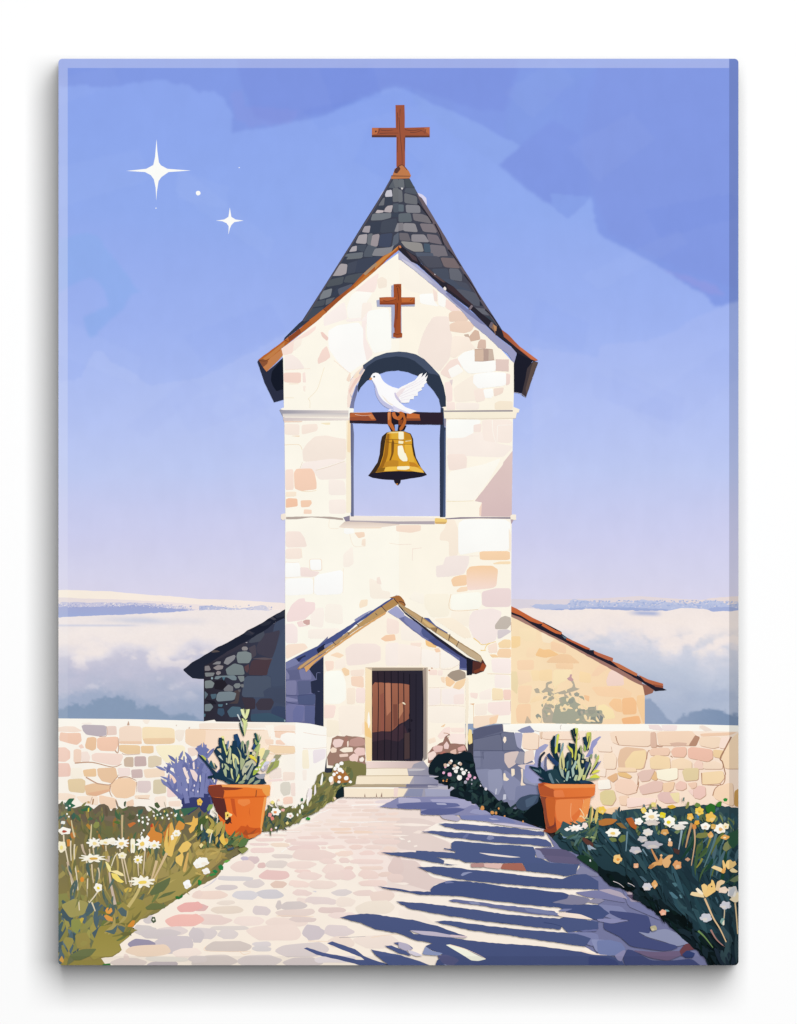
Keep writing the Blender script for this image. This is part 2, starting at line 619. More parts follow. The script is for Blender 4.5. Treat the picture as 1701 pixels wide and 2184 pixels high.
# fog: top edge follows the far ridges
fx = np.linspace(X0, X1, 420)
top = np.interp(fx, [501, 900, 1300, 1560, 1701, 2100, 2300, 2440, 4367, 4462, 4772, 5103, 5283, 5683, 5823, 6003, 6103, 6302],
                [5266, 5250, 5232, 5216, 5204, 5200, 5208, 5200, 5196, 5190, 5203, 5193, 5206, 5211, 5188, 5196, 5218, 5211])
top = top + (fbm(fx / 40, fx * 0, 5) - .5) * 16
v_ = np.linspace(0, 1, 160)[:, None]
fgx = np.repeat(fx[None, :], 160, 0)
fgy = top[None, :] * (1 - v_) + 6260 * v_
y = fgy / 4
xx = fgx / 4
lf = np.clip((850 - xx) / 1 + .5, 0, 1)
y_l = y + (fbm(xx / 70, y / 45, 21, 5) - .5) * 85 + np.clip((xx - 330) / 280, 0, 1) * -8
y_r = y + (fbm(xx / 80, y / 45, 31, 5) - .5) * 95 + np.clip((1450 - xx) / 130, 0, 1) * 26 - 8
left = ramp(y_l, [(1300, 'f2e9e7'), (1322, 'f1e8e7'), (1345, 'f6ece8'), (1368, 'f4eae7'), (1388, 'e3dee6'), (1404, 'cfcddd'), (1440, 'c4c4d8'), (1470, 'b9bed3'), (1500, 'abb5cd'), (1535, '9aa9c3')])
right = ramp(y_r, [(1295, 'f4e9e5'), (1330, 'f7ebe5'), (1362, 'f3e8e5'), (1384, 'dfdde6'), (1410, 'cdd1e0'), (1440, 'c1c9db'), (1480, 'b7c1d6'), (1520, 'abb8d0')])
fog = left * lf[..., None] + right * (1 - lf[..., None])


def fog_mix(col, m, amt):
    global fog
    m = (np.clip(m, 0, 1) * amt)[..., None]
    fog = fog * (1 - m) + lin(col) * m


ss = lambda q: np.clip(q, 0, 1) ** 2 * (3 - 2 * np.clip(q, 0, 1))
n1 = (fbm(xx / 9, y / 9, 41, 3) - .5)
nb = fbm(xx / 34, y / 24, 61, 4)
bank = lambda a, b, c: ss((y - a) / (b - a)) * ss((c - y) / (c - b))
fog_mix('f6ece9', ss((nb - .5) * 5) * bank(1372, 1398, 1445) * lf, .75)
fog_mix('b7bdd3', ss((.47 - nb) * 5) * bank(1395, 1440, 1530) * lf, .32)
fog_mix('dcd9e4', ss((nb - .53) * 5) * bank(1420, 1460, 1510) * lf, .5)
fog_mix('f8ece6', ss((nb - .5) * 5) * bank(1335, 1375, 1425) * (1 - lf) * ss((xx - 1330) / 120), .85)
fog_mix('c3cbdd', ss((.48 - nb) * 5) * bank(1330, 1370, 1470) * (1 - lf), .6)
fog_mix('f7ece7', ss(1 - np.hypot((xx - 1490) / 95, (y - 1340) / 42) + (nb - .5) * 1.4) * (1 - lf), .8)
fog_mix('aab6cf', ss((.5 - nb) * 5) * bank(1430, 1470, 1530) * (1 - lf), .5)
# a bluish break in the fog bank on the left, another on the right
fog_mix('ccd0e2', ss(1 - np.abs(y - 1323 - (xx - 300) * .02) / 12) * ss((xx - 180) / 120) * ss((455 - xx) / 40), .75)
fog_mix('cfd2e4', ss(1 - np.abs(y - 1334) / 4) * ss((320 - xx) / 60), .8)
fog_mix('a8b4da', ss(1 - np.abs(y - 1308 - (xx - 1380) * .03) / 9) * ss((xx - 1330) / 40) * ss((1418 - xx) / 25), .9)
fog_mix('f5ebe8', ss(((xx - 330) / 2.2 - (y - 1330)) / 24) * lf * ss((1400 - y) / 20), .6)
tl = np.interp(xx, [125, 200, 225, 250, 275, 290, 312, 340, 350, 366, 382, 405, 425, 440, 620], [1480, 1462, 1462, 1466, 1470, 1475, 1490, 1500, 1492, 1496, 1505, 1510, 1518, 1520, 1520])
fog_mix('a3b0ca', ss((y - tl - n1 * 26) / 22) * lf, .85)
tl = np.interp(xx, [125, 145, 160, 185, 200, 225, 250, 275, 288, 293, 312, 338, 350, 365, 382, 405, 430, 620], [1508, 1502, 1497, 1502, 1490, 1482, 1482, 1487, 1495, 1506, 1500, 1501, 1517, 1525, 1518, 1522, 1530, 1530])
fog_mix('889cb8', ss((y - tl - n1 * 16) / 9) * lf, .95)
tr = np.interp(xx, [1375, 1385, 1396, 1411, 1426, 1436, 1446, 1471, 1506, 1538, 1575], [1484, 1485, 1492, 1512, 1529, 1539, 1527, 1516, 1507, 1514, 1522])
fog_mix('7d92b1', ss((y - tr - n1 * 16) / 8) * (1 - lf), .95)
fog_mix('b3bcd2', ss((y - np.interp(xx, [1375, 1420, 1600], [1430, 1440, 1470]) - n1 * 40) / 40) * (1 - lf) * ss((1560 - xx) / 180), .35)
fog = fog * (1 + (fbm(xx / 3, y / 3, 51, 3) - .5)[..., None] * .05)
FL = int(HGT[205:262, :].max()) + 1
Wash('fog_bank', fgx, fgy, fog, FL, None, 'white and grey-blue fog with dim treetops at its foot')
HGT[205:262, :] = np.maximum(HGT[205:262, :], FL)
# ------------------------------------------------------------------ side buildings of the chapel
LEFTB = use('side_building', None, 'dark side building of rounded grey stones')
p('2e2b35/3b4055', 'b2', '40 1310 240 1190 440 1080 660 935 740 890 740 1800 40 1800')
ps('b2', '''
434d64 640 950 740 895 740 1790 430 1785 480 1500 600 1300
43404f 485 1160 540 1040 600 1030 695 1005 645 1200 620 1250 500 1210
393744 110 1270 240 1190 320 1130 420 1110 380 1150 240 1220 130 1275
4a4f5c 420 1110 480 1040 550 1015 560 1045 520 1105 440 1118
4b3b43 415 1390 450 1260 640 1255 590 1340 580 1395
5a4247 385 1320 425 1296 425 1340 410 1375 390 1350
465168 590 1340 733 950 738 1480 620 1490 615 1400 580 1395
4c5669 385 1420 410 1398 610 1400 615 1500 560 1580 360 1580
424b61 545 1530 600 1495 738 1510 738 1650 640 1620 560 1590
3d3540 360 1580 480 1590 480 1680 400 1690
403b47 480 1640 520 1590 620 1590 640 1625 610 1690 500 1690
3a4662 615 1690 640 1660 680 1655 738 1665 738 1765 620 1760
3c5468 440 1725 600 1712 738 1770 738 1790 440 1788
4d4346 295 1530 350 1510 340 1600 330 1635 250 1635 310 1610
4c4752 420 1160 480 1130 490 1220 450 1250 440 1200
5d5258 445 1250 560 1240 640 1255 560 1262
25222b 130 1440 210 1430 240 1470 200 1520 130 1510
23222c 50 1600 130 1610 150 1640 110 1640
8e8a8c 363 1160 375 1148 405 1148 417 1165 410 1180 385 1182 367 1178
7e888a 318 1230 330 1195 400 1187 445 1205 448 1250 425 1290 330 1290
8a8a8f 208 1290 230 1245 300 1218 312 1230 300 1260 245 1305
858488 110 1300 150 1275 187 1275 180 1300
827e82 48 1315 85 1310 100 1345 85 1355 48 1355
8f888a 118 1330 160 1305 208 1312 200 1340 150 1350
768184 225 1340 300 1290 375 1310 390 1390 240 1392
7f8385 48 1370 135 1370 120 1400 55 1405
90898c 143 1372 158 1356 182 1360 187 1376 165 1392 148 1386
75848b 130 1425 140 1400 300 1392 320 1410 318 1435 285 1436 240 1410 190 1408 160 1428
4f7080 195 1408 225 1408 210 1440
7d8587 325 1400 385 1398 385 1440 355 1452
7f8889 48 1440 100 1435 132 1460 115 1500 50 1505
76777d 208 1510 250 1470 290 1490 290 1528 215 1528
7c8285 292 1480 310 1462 345 1460 358 1480 340 1502 310 1505
77797d 356 1470 380 1468 380 1496 360 1496
77848c 145 1600 150 1560 170 1535 270 1530 318 1545 300 1605 160 1618
60707a 46 1525 78 1555 48 1600
4e6574 95 1555 150 1550 140 1590 110 1598
727e83 48 1640 100 1635 122 1662 95 1698 48 1700
4d6575 238 1700 280 1658 350 1663 378 1705 350 1745 262 1752
3c5166 155 1720 160 1675 210 1675 218 1720 195 1745
51707f 160 1640 205 1640 195 1662 165 1660
5a7d8c 42 1720 54 1722 52 1745 42 1748
5d5a5f 330 1515 355 1512 352 1535 335 1532
''')
bl('8fa5ae', 'b2', '235 1638 6 6 110 1418 9 10 730 1780 6 10')
use('roof', LEFTB, 'dark slate-black lean-to roof')
p('1c2030>232838', 'a2', '1568 1340 1590 1325 1630 1290 1635 1285 1701 1250 1801 1190 1845 1160 1941 1115 2081 1035 2110 1010 2211 960 2341 880 2437 828 2437 900 2361 935 2261 1010 2141 1080 1941 1190 1791 1290 1746 1310 1746 1425 1701 1425 1645 1418 1605 1388 1568 1352', 0, 2)
ps('b2', '''
2d3140 380 1035 420 1015 480 1030 450 1055 400 1050
2b2f3d 510 960 560 935 620 930 600 960 540 975
43444f 600 905 625 892 660 915 640 925
59504f 100 1195 125 1178 155 1180 180 1192 120 1200
3a3a46 410 1015 430 1010 470 1040 450 1045
2e3342 640 880 733 835 733 890 660 905
''')
bl('b9b4ba', 'b2', '405 1114 8 3')

RIGHTB = use('side_building', None, 'warm yellow side building with painted shrub shadow on its wall')
p('fbe3bd/fad9b2', 'c2', '955 890 1200 1005 1450 1130 1701 1250 1901 1360 2081 1460 2092 1500 2101 1560 2101 1815 955 1815')
ps('c2', '''
fbe4bd 1030 990 1180 995 1170 1100 1090 1105 1025 1060
fad9a4 962 1060 1040 1060 1040 1140 1000 1160 962 1160
fce9ca 1215 1020 1330 1085 1290 1120 1230 1110
f9d5b0 1300 1100 1430 1140 1430 1210 1300 1180
fbdfba 1095 1160 1160 1150 1180 1180 1160 1240 1090 1240
f8cb94 1165 1225 1200 1160 1240 1175 1290 1170 1375 1220 1250 1245
f5cfa6 1255 1285 1300 1240 1380 1210 1460 1215 1540 1280 1540 1292
f8d4ac 1340 1290 1490 1290 1490 1342 1345 1335
fad8b4 1010 1265 1155 1260 1155 1345 1015 1350
fbe0b4 1130 1350 1200 1350 1200 1440 1145 1440
faddbc 1010 1352 1110 1355 1140 1440 1020 1480
fad9b6 1020 1482 1145 1480 1115 1630 1020 1630
f9d4ae 1020 1640 1130 1635 1125 1800 1010 1800 1000 1690
efdcb2 962 1360 1010 1360 1022 1450 1012 1555 962 1510
fbdeb0 1200 1350 1310 1340 1310 1440 1200 1440
fbe6bc 1318 1345 1480 1345 1470 1420 1400 1450 1318 1500
fbddaf 1545 1355 1640 1380 1640 1460 1540 1450
f6c79a 1580 1560 1630 1570 1625 1620 1592 1600
fbdfb5 1150 1580 1210 1560 1230 1600 1120 1630
fad7b4 1701 1310 1750 1290 1790 1330 1701 1400 1640 1400
f6d9cc 1771 1440 1795 1370 1821 1345 1916 1380 1926 1480 1781 1485
fbd6ae 1641 1490 1901 1490 1991 1540 1981 1590 1701 1570
f9cc9c 1791 1640 1831 1590 1901 1595 1911 1710 1851 1700
f7c492 1906 1590 2001 1580 2031 1620 2031 1725 1911 1730
f8d0a0 2034 1565 2101 1560 2101 1800 2086 1800 2031 1640
f5bc88 1901 1760 2051 1735 2071 1806 1916 1812
fbe6b5 1701 1650 1761 1640 1831 1690 1851 1760 1701 1775
''')
use('shrub_shadow', RIGHTB, 'grey-olive shadow of a shrub on the yellow wall')
p('b7ae9c', 'c2', '1235 1800 1222 1690 1250 1640 1290 1575 1255 1540 1170 1545 1155 1512 1185 1500 1220 1530 1255 1500 1260 1455 1305 1440 1312 1458 1278 1472 1275 1495 1320 1510 1325 1548 1390 1528 1480 1498 1490 1470 1455 1420 1475 1410 1500 1460 1512 1500 1548 1508 1510 1525 1420 1552 1335 1562 1312 1580 1300 1680 1330 1720 1345 1800', 1, 4)
p('c9a2a4', 'c2', '1435 1420 1460 1405 1462 1385 1482 1385 1475 1408 1495 1432 1478 1445 1455 1438', 1)
p('a8a996', 'c2', '1310 1806 1320 1720 1340 1650 1380 1580 1440 1570 1500 1580 1510 1620 1555 1640 1550 1680 1600 1690 1625 1672 1675 1668 1680 1690 1740 1690 1745 1806', 1, 6)
ps('c2', '''
f6dfb4 1375 1660 1400 1640 1440 1640 1450 1670 1430 1700 1385 1705
fbe0b2 1320 1560 1360 1545 1380 1565 1330 1600
f8dcb0 1560 1700 1600 1700 1600 1740 1570 1745
f8dcae 1265 1600 1290 1590 1285 1640 1262 1640
989c92 1168 1735 1190 1718 1220 1745 1205 1770 1180 1760
c9b69e 1075 1803 1098 1735 1140 1800
a4a496 1495 1550 1520 1535 1545 1550 1535 1575 1505 1572
a1a192 1615 1665 1680 1660 1690 1700 1650 1730 1620 1720
9b9f93 1440 1600 1500 1590 1490 1630 1450 1640
979b90 1520 1690 1590 1680 1600 1730 1540 1740
8f9389 1640 1750 1740 1740 1740 1806 1640 1806
80888a 1695 1735 1740 1735 1748 1755 1740 1778 1695 1782
7f8886 1695 1700 1712 1700 1712 1720 1695 1720
''')
for _ in range(70):
    x, y = R.choice([(1270, 1600), (1300, 1700), (1400, 1570), (1500, 1620), (1560, 1700), (1650, 1720), (1370, 1640), (1240, 1700)])
    blade(3402 + x + R.uniform(-70, 70), 4368 + y + R.uniform(-60, 70), R.uniform(0, 6.28), R.uniform(26, 60), R.uniform(14, 26), R.choice(['b0aa99', 'a8a996', 'b7ae9c', 'f6dfb4', 'fbdfb2']), .4)
RR = use('roof', RIGHTB, 'low roof of orange clay tiles')
p('a87f75/9c7268', 'c2', '960 868 1050 900 1190 985 1400 1090 1620 1210 1701 1245 1901 1350 2076 1450 2080 1482 1990 1440 1881 1378 1701 1280 1450 1140 1190 1008 960 892', 0, 1.5)
p('25212e', 'c2', '960 845 1050 882 1200 945 1235 940 1390 1022 1395 1040 1440 1072 1630 1178 1665 1178 1701 1215 1801 1265 2041 1395 2171 1465 2261 1505 2290 1520 2191 1530 2076 1450 1891 1345 1701 1252 1620 1215 1400 1095 1190 992 1050 905 960 870', 0, 1.5)
ps('c2', '''
c5663b 960 803 1010 825 1052 850 1150 905 1230 942 1232 955 1195 955 1120 930 1045 884 960 852
cc6c40 1235 948 1340 1008 1398 1030 1385 1046 1340 1035 1290 1010 1220 968
6a7f8e 1390 1050 1440 1075 1420 1082
c2643f 1432 1075 1500 1102 1630 1162 1640 1176 1600 1170 1430 1088
b9694c 1665 1182 1701 1198 1831 1246 1828 1272 1790 1266 1701 1228 1670 1210
c0714b 1806 1266 1881 1294 2041 1380 2031 1402 1881 1330
bb6b4a 2041 1385 2131 1428 2256 1464 2259 1482 2181 1480 2101 1444
93513d 2170 1468 2259 1484 2257 1502 2190 1490
9a6757 2076 1462 2120 1480 2180 1520 2166 1545 2101 1566 2088 1500
''', 0)

# ------------------------------------------------------------------ bell tower
TOWER = use('bell_tower', None, 'tall pale stone bell tower with an open arch')
p('fff9eb>fffcf0', 'b1', '1707 -30 1500 120 1230 350 1000 560 800 720 690 800 716 870 719 1000 723 1300 727 1400 735 2184 733 2784 738 3990 1707 3990 1707 2218 1290 2218 1285 1280 1290 1060 1340 990 1410 930 1500 860 1600 825 1707 815')
p('fff7e7>fff9ea', 'c1', '4 -30 150 130 300 240 400 330 540 470 640 590 760 690 860 780 960 890 990 915 981 1300 977 1400 973 1700 966 2184 962 2784 960 3990 4 3990 4 2220 404 2220 405 1280 403 1200 385 1110 350 1015 280 940 220 880 150 840 70 820 4 816')
FAC = cur
# stones of the gable
ps('b1', '''
fbe4da 700 795 800 722 1000 592 992 630 930 680 880 702 820 760 795 830 720 850
f2d2c7 1035 650 1055 648 1107 700 1090 725 1050 690
f8ddd2 1090 765 1122 860 1080 895 1015 922 1010 885 1050 800
fcf1ec 1060 520 1240 385 1258 480 1265 535 1110 585 1065 600
faede6 728 852 790 838 850 880 905 962 728 975
fceae3 1330 300 1440 205 1535 140 1512 270 1490 312 1345 300
f9ecdd 1515 200 1560 175 1602 200 1602 265 1530 280
fceee9 1385 560 1430 480 1475 450 1420 600 1420 700 1485 835 1430 900 1398 780
fdf3ee 1250 540 1430 520 1425 552 1260 562
fffdfa 1100 640 1180 590 1360 565 1400 620 1400 760 1430 900 1380 930 1280 1000 1180 900 1105 790
fffcf5 1260 440 1300 330 1350 300 1480 312 1425 400 1420 520 1270 535
fdf2e8 1390 400 1470 395 1480 450 1430 480 1380 560
fffef8 1430 470 1620 440 1640 700 1640 800 1560 815 1490 830 1430 700
f6d9cc 720 995 870 993 868 1085 722 1078
fae6dd 882 1000 905 990 912 1080 885 1078
f8e7d2 765 1088 845 1086 850 1094 765 1095
fbede1 885 1110 910 1105 905 1160 890 1150
f7e0cf 1255 1060 1280 1000 1290 1000 1296 1040 1280 1075
fbf0e4 810 720 880 700 870 760 800 820
''')
st('f6e7cc', 'b1', '1068 950 1040 1040 1005 1140 930 1220;930 1220 945 1240 945 1298;730 1210 810 1210', 5, 4)
st('fae5d5', 'b1', '1150 890 1260 980 1300 1005;730 972 950 960', 5, 3)
ps('c1', '''
fdf5e8 0 40 60 60 150 140 290 260 290 330 180 320 100 300 20 240
fffefa 178 325 300 318 305 385 345 432 185 405
f8e4d9 290 275 330 310 332 388 305 385
fffdf8 335 300 400 350 415 400 390 440 340 420
fae2d9 405 365 460 400 540 465 450 470 400 440
eed3c0 430 490 460 468 530 468 600 520 590 555 440 562 428 540
f0d5c1 438 580 500 555 600 555 650 590 622 640 560 660 430 640
d9baa6 600 690 650 628 685 640 700 712 640 725 605 732
cdb5a5 555 670 600 665 610 730 590 710
dcbead 680 735 700 710 745 715 748 790 670 790
f7e8de 160 830 200 690 240 600 300 515 430 515 440 640 460 680 440 870 350 990 280 940 220 880
fceee0 460 680 600 690 620 740 660 790 560 815 480 870 440 860
f8e3d9 350 1000 440 890 510 870 540 960 440 1050
fffcf6 420 970 510 920 555 985 450 1045
fae5dd 390 1080 440 1070 460 1120 460 1240 410 1250
e6d6d6 435 1060 465 1052 455 1110
fbf0e2 470 1120 640 1010 660 1120 720 1140 740 1225 480 1250
fffefa 500 870 560 820 650 798 650 900 835 890 830 985 600 1005 550 960
fffefb 640 1010 780 990 920 995 918 1105 680 1132 635 1080
f2dbd2 918 1000 955 1010 950 1090 918 1108
f8ead4 820 1255 860 1235 975 1240 975 1310 820 1312
faeadf 640 1140 730 1130 740 1230 660 1250
f4e0d2 810 1130 900 1120 890 1170 815 1200
fffefa 722 1140 805 1130 812 1190 790 1212 738 1212
fae8df 410 1250 480 1245 485 1312 410 1312
faefe5 490 1250 690 1255 685 1312 490 1312
''')
ps('c1', '''
e4ccc3 830 880 942 882 940 986 828 980
d8bca8 650 794 725 792 726 898 650 898
baa095 724 795 772 795 770 890 725 895
cdb8a8 768 795 805 795 818 885 768 890
''', 0, 2)
st('b9978a', 'c1', '650 797 690 796 745 792 800 797;652 897 720 898 770 892 818 886', 4)
# piers and shadow patch
ps('b1', '''
faece0 728 1430 858 1435 855 1530 730 1525
faeadd 875 1440 1005 1430 1015 1470 1000 1495 875 1525
f7e2c8 780 1535 860 1530 855 1545
f8eaca 1030 1425 1120 1420 1115 1440 1080 1440
f8eade 880 1660 920 1600 985 1540 1080 1530 1200 1555 1255 1560 1252 1740 1130 1730 890 1760
fbefe8 865 1815 890 1762 1130 1728 1255 1742 1000 1820 990 1860
f9ede4 1000 1825 1255 1745 1255 1900 1220 1900 1030 1910 990 1860
fae4d6 735 1822 805 1818 808 1995 735 1998
f8d3bb 808 1850 830 1815 960 1812 985 1850 1002 1930 1002 1990 870 2005 815 1985
fbead5 740 2010 830 2010 828 2050 740 2055
f6c9ab 740 2075 765 2065 838 2070 842 2135 770 2145 740 2148
f7d1b5 865 2085 955 2082 962 2110 940 2140 870 2145
f9dbc6 895 2160 960 2165 960 2200 890 2200
fbf0e7 1105 1900 1240 1915 1255 2040 1105 2040
fbefe6 1105 2080 1250 2075 1255 2200 1110 2200
''')
st('e6d2bf', 'b1', '995 1828 1100 1800 1250 1748;880 1760 860 1815', 4, 3)
st('f3d9b5', 'b1', '728 1612 850 1610 880 1655;870 2004 930 2010 1000 2000', 4, 3)
p('fcf2db', 'b1', '1255 1400 1292 1400 1298 2190 1255 2190')
p('f9e3c0', 'b1', '1268 1400 1292 1400 1292 1680 1262 1670', 1)
ps('c1', '''
fffef9 408 1392 712 1396 640 1510 560 1550 408 1556
fbefe6 408 1558 560 1550 640 1510 720 1500 850 1600 970 1620 970 1640 890 1720 420 1700
fbede3 712 1396 972 1396 970 1600 730 1580 715 1500
f9e8df 640 1440 710 1430 705 1500 640 1505
f8e7dd 412 1690 560 1688 585 1720 580 1815 430 1832
fffaf0 420 1840 720 1780 880 1720 780 1900 640 2090 410 2095
''')
st('fff9f0', 'c1', '800 1400 805 1500 830 1590', 7, 4)
st('fffaf2', 'c1', '845 1450 840 1590;845 1445 965 1440', 5, 4)
st('f0dcae', 'c1', '408 2092 520 2092 640 2088', 4, 3)
p('e2cac5>d9bfbe', 'c1', '973 1662 966 2225 700 2222 705 2180 710 2102 650 2090 760 1950 890 1780 895 1760', 0, 1)
p('f6d9c8', 'c1', '690 2150 712 2102 705 2215 690 2215', 0)
# middle and lower tower stones
ps('b2', '''
f9e8de 738 165 860 165 900 220 922 298 738 305
faeade 738 312 870 308 880 385 860 400 738 402
fffefa 735 430 850 430 865 470 870 555 735 560
f7e5df 862 470 930 475 950 500 1030 510 1000 545 960 555 865 550
f8e8d6 938 400 1048 398 1052 502 942 500
fffefb 944 405 1040 404 1044 495 950 495
fffefb 735 570 970 560 980 700 735 715
fffefc 985 540 1230 490 1230 700 980 710
f8e2df 745 880 790 790 850 740 900 735 905 765 990 770 990 850 940 880 900 920 750 940
fdf3ea 1000 820 1060 815 1070 870 1055 990 950 970 950 880
fdf5ea 1080 780 1220 790 1230 960 1070 940
faebe7 735 955 800 950 840 990 840 1120 738 1120
f7deda 832 940 880 925 890 960 940 970 850 982
d5ada7 885 930 910 918 945 918 945 960 920 965 890 950
fdf3e9 930 1000 1200 990 1180 1060 1100 1080 930 1080
fbe5d3 738 1130 900 1120 930 1160 860 1200 740 1260
fdf3e8 1230 360 1310 290 1320 440 1280 470 1230 470
fcf2e4 1450 560 1540 600 1560 670 1630 680 1630 740 1460 740
f8e8dd 1515 560 1540 550 1558 620 1515 610
fbe8cf 1365 790 1380 750 1440 745 1435 800 1370 822
f7e2cc 1190 132 1230 92 1540 112 1560 140 1320 140
f7dcc5 1322 175 1410 170 1415 210 1360 225
fae8d6 1390 235 1420 225 1420 290 1385 285
fffefa 1235 140 1320 140 1322 180 1260 190 1235 178
''')
st('f8e6d2', 'b2', '1112 60 1112 135 1190 140;735 425 800 432 850 426;870 310 880 395;735 560 870 552;1230 480 1228 690;975 560 978 700;1285 190 1320 290 1420 290;1620 265 1701 278', 4, 3)
ps('c2', '''
f9e2d0 -20 112 192 110 190 160 105 178 -20 165
fbeddc 415 60 480 65 510 150 510 370 430 380 430 250 350 240 355 185 395 140
fffefa 510 62 955 62 950 330 690 335 510 370
fbeedd 940 130 963 200 960 340 943 330
f9d5ae 690 335 950 333 952 410 695 410
fbe2bd 805 438 860 422 955 420 955 445 815 446
f9d4ae 448 580 470 555 520 540 580 535 585 625 465 637
fadfc2 495 668 530 640 590 635 590 674 500 685
f0dcda 710 680 830 650 960 650 960 810 750 812 712 790
f6e9e3 320 460 380 450 400 385 480 370 605 375 600 440 560 530 440 550 322 558
fffdf2 448 704 700 680 710 790 680 830 448 835
fcf4e2 220 700 440 695 435 890 280 900 220 800
fdf6e9 90 740 130 672 220 700 212 790
f8eae5 600 900 640 840 800 820 880 850 870 920 830 1100 720 1130 640 1080 600 980
fdf3e3 455 845 610 840 600 980 540 960 440 930
c6bbb0 822 965 870 900 910 885 958 900 960 960 925 1000 825 1000
dad0d2 845 1005 930 1000 965 1020 870 1080 845 1080
faddb0 848 1120 900 1085 958 1090 958 1160 860 1160
f9d7b1 840 1205 860 1165 960 1165 960 1245 850 1240
fbe6d5 760 1140 840 1110 845 1200 770 1205
fdf0dc 300 910 460 900 600 1000 625 1070 560 1080 420 990
f8d5a8 775 1215 830 1215 858 1240 800 1242
fceee9 790 1250 960 1250 960 1380 800 1370
fcf0e9 820 1380 950 1395 955 1500 820 1500
fae6c2 798 1500 890 1510 897 1600 798 1605
f8d7c9 893 1515 960 1515 960 1600 897 1600
fae5db 610 1540 680 1545 670 1595 615 1580
fbe8e1 760 1625 955 1612 960 1730 830 1740 760 1700
e6b58b 605 1637 650 1632 640 1647
fae3cd 640 1740 770 1735 860 1725 850 1745 820 1760 840 1800 770 1815 640 1850
fad7b5 775 1755 855 1730 835 1800 778 1815
f6dd9c 600 1850 625 1860 632 1970 600 1985 590 1920
fbefe2 650 1640 755 1630 755 1730 650 1735
fdf1e7 690 1540 790 1500 790 1600 690 1600
''')
p('f9d2a8>f8e0d6', 'c2', '580 600 580 500 610 465 700 457 800 458 850 490 835 630 800 650 590 670', 1)
st('f5d491', 'c2', '640 1075 680 1105 720 1132 830 1105;780 1118 750 1140 735 1180;700 1180 745 1182', 9, 5)
st('eccba6', 'c2', '448 700 446 835 680 832;798 1605 960 1602;640 1640 640 1840;760 1380 960 1385', 4, 3)
st('f2ddd0', 'c2', '120 310 118 415;120 315 200 305;0 278 110 275;605 375 690 375', 4, 3)
st('d9b9a9', 'c2', '960 940 962 1015;955 1610 958 1700', 5, 3)

use('cornice', TOWER, 'moulded ledge left of the arch')
p('9c9aa8/ddd3cf', 'b1', '685 1315 715 1297 722 1310 1275 1315 1275 1348 715 1375')
p('c9c4c6>f3e8dc', 'b1', '712 1345 1275 1340 1275 1378 715 1376')
p('d6c9c8/ebe1da', 'b1', '715 1378 1295 1385 1295 1402 720 1406')
p('f0d6c4', 'b1', '725 1406 885 1408 870 1418 725 1420')
p('fff9ee', 'b1', '690 1308 718 1292 728 1306 1200 1311 1275 1313 1275 1318 720 1314')
p('fffcf2', 'b1', '1275 1295 1320 1300 1318 1333 1290 1338 1285 1382 1273 1384', 1)
use('cornice', TOWER, 'cream ledge right of the arch')
p('fbf1dc', 'c1', '370 1300 385 1280 405 1284 405 1316 975 1312 980 1287 1033 1308 1026 1335 1010 1337 1000 1382 390 1386 385 1318 372 1308')
p('a59d9f', 'c1', '385 1318 975 1313 975 1328 390 1331')
p('8e8ba0', 'c1', '390 1386 407 1386 404 1455 388 1450')
st('e9d9c2', 'c1', '405 1388 700 1390 1000 1384', 6, 5)
use('sill', TOWER, 'pale stone sill below the arch opening')
p('f7eadb', 'b2', '697 20 735 10 742 55 718 72 697 60', 1)
p('b7a89f', 'b2', '742 42 880 38 1120 40 1225 52 1230 70 1100 58 960 45 830 62 742 62', 0, 1)
p('8f879a', 'b2', '1230 45 1285 30 1290 78 1250 82')
p('d9c8bd>f6e6d8', 'b2', '1190 130 1240 82 1290 78 1701 84 1710 110 1560 130 1320 135')
p('f6ebe0', 'b2', '1285 30 1701 40 2001 48 2012 52 2010 80 1285 72')
p('b4a9b0', 'b2', '1285 72 1701 80 2010 78 2010 105 1701 103 1400 84 1285 82')
p('f3cf7c', 'c2', '310 50 412 58 414 85 400 103 310 100', 1)
p('d9b070', 'c2', '312 85 412 84 400 103 312 101', 1)
p('8d8090', 'c2', '400 54 530 44 955 44 955 58 680 54 400 62')
p('faf0de', 'c2', '955 28 975 20 1003 22 1003 70 955 62', 1)
p('b7a2ab', 'c2', '955 60 982 70 962 102')

use('arch', TOWER, 'shaded slate-blue underside and jambs of the arch')
p('fae6da', 'b1', '1265 1290 1263 1230 1270 1150 1292 1060 1340 990 1410 930 1430 945 1380 1040 1330 1120 1300 1210 1285 1290', 0, 1.5)
ps('b1', '''
f3d2c6 1275 1150 1330 1050 1410 960 1380 1030 1320 1110 1285 1180
fbe6cf 1310 1040 1350 990 1400 940 1420 950 1350 1040
cfc4c8 1360 1000 1410 935 1425 945 1375 1015
c3bccb 1285 1170 1305 1200 1310 1250 1300 1220
''')
p('6b7094>7f83a8', 'b1', '1283 1298 1310 1195 1345 1100 1360 1115 1345 1180 1325 1250 1320 1300')
p('475269', 'b1', '1398 932 1450 895 1500 860 1560 838 1600 825 1701 815 1771 820 1851 840 1921 880 1981 940 2051 1015 2086 1110 2104 1200 2106 1285 2062 1290 2046 1220 2001 1150 1941 1080 1871 1025 1781 990 1701 976 1600 985 1480 1010 1400 960', 0, 1.5)
p('2f394b', 'b1', '1430 945 1510 890 1580 868 1640 862 1680 856 1730 860 1780 868 1840 895 1901 945 1960 1000 2015 1010 2051 1025 2086 1110 2104 1200 2106 1285 2062 1290 2046 1220 2001 1150 1941 1080 1871 1025 1781 990 1701 976 1600 985 1530 1010 1480 1040 1430 1065 1380 1120 1357 1165 1355 1100 1380 1030', 0, 1.5)
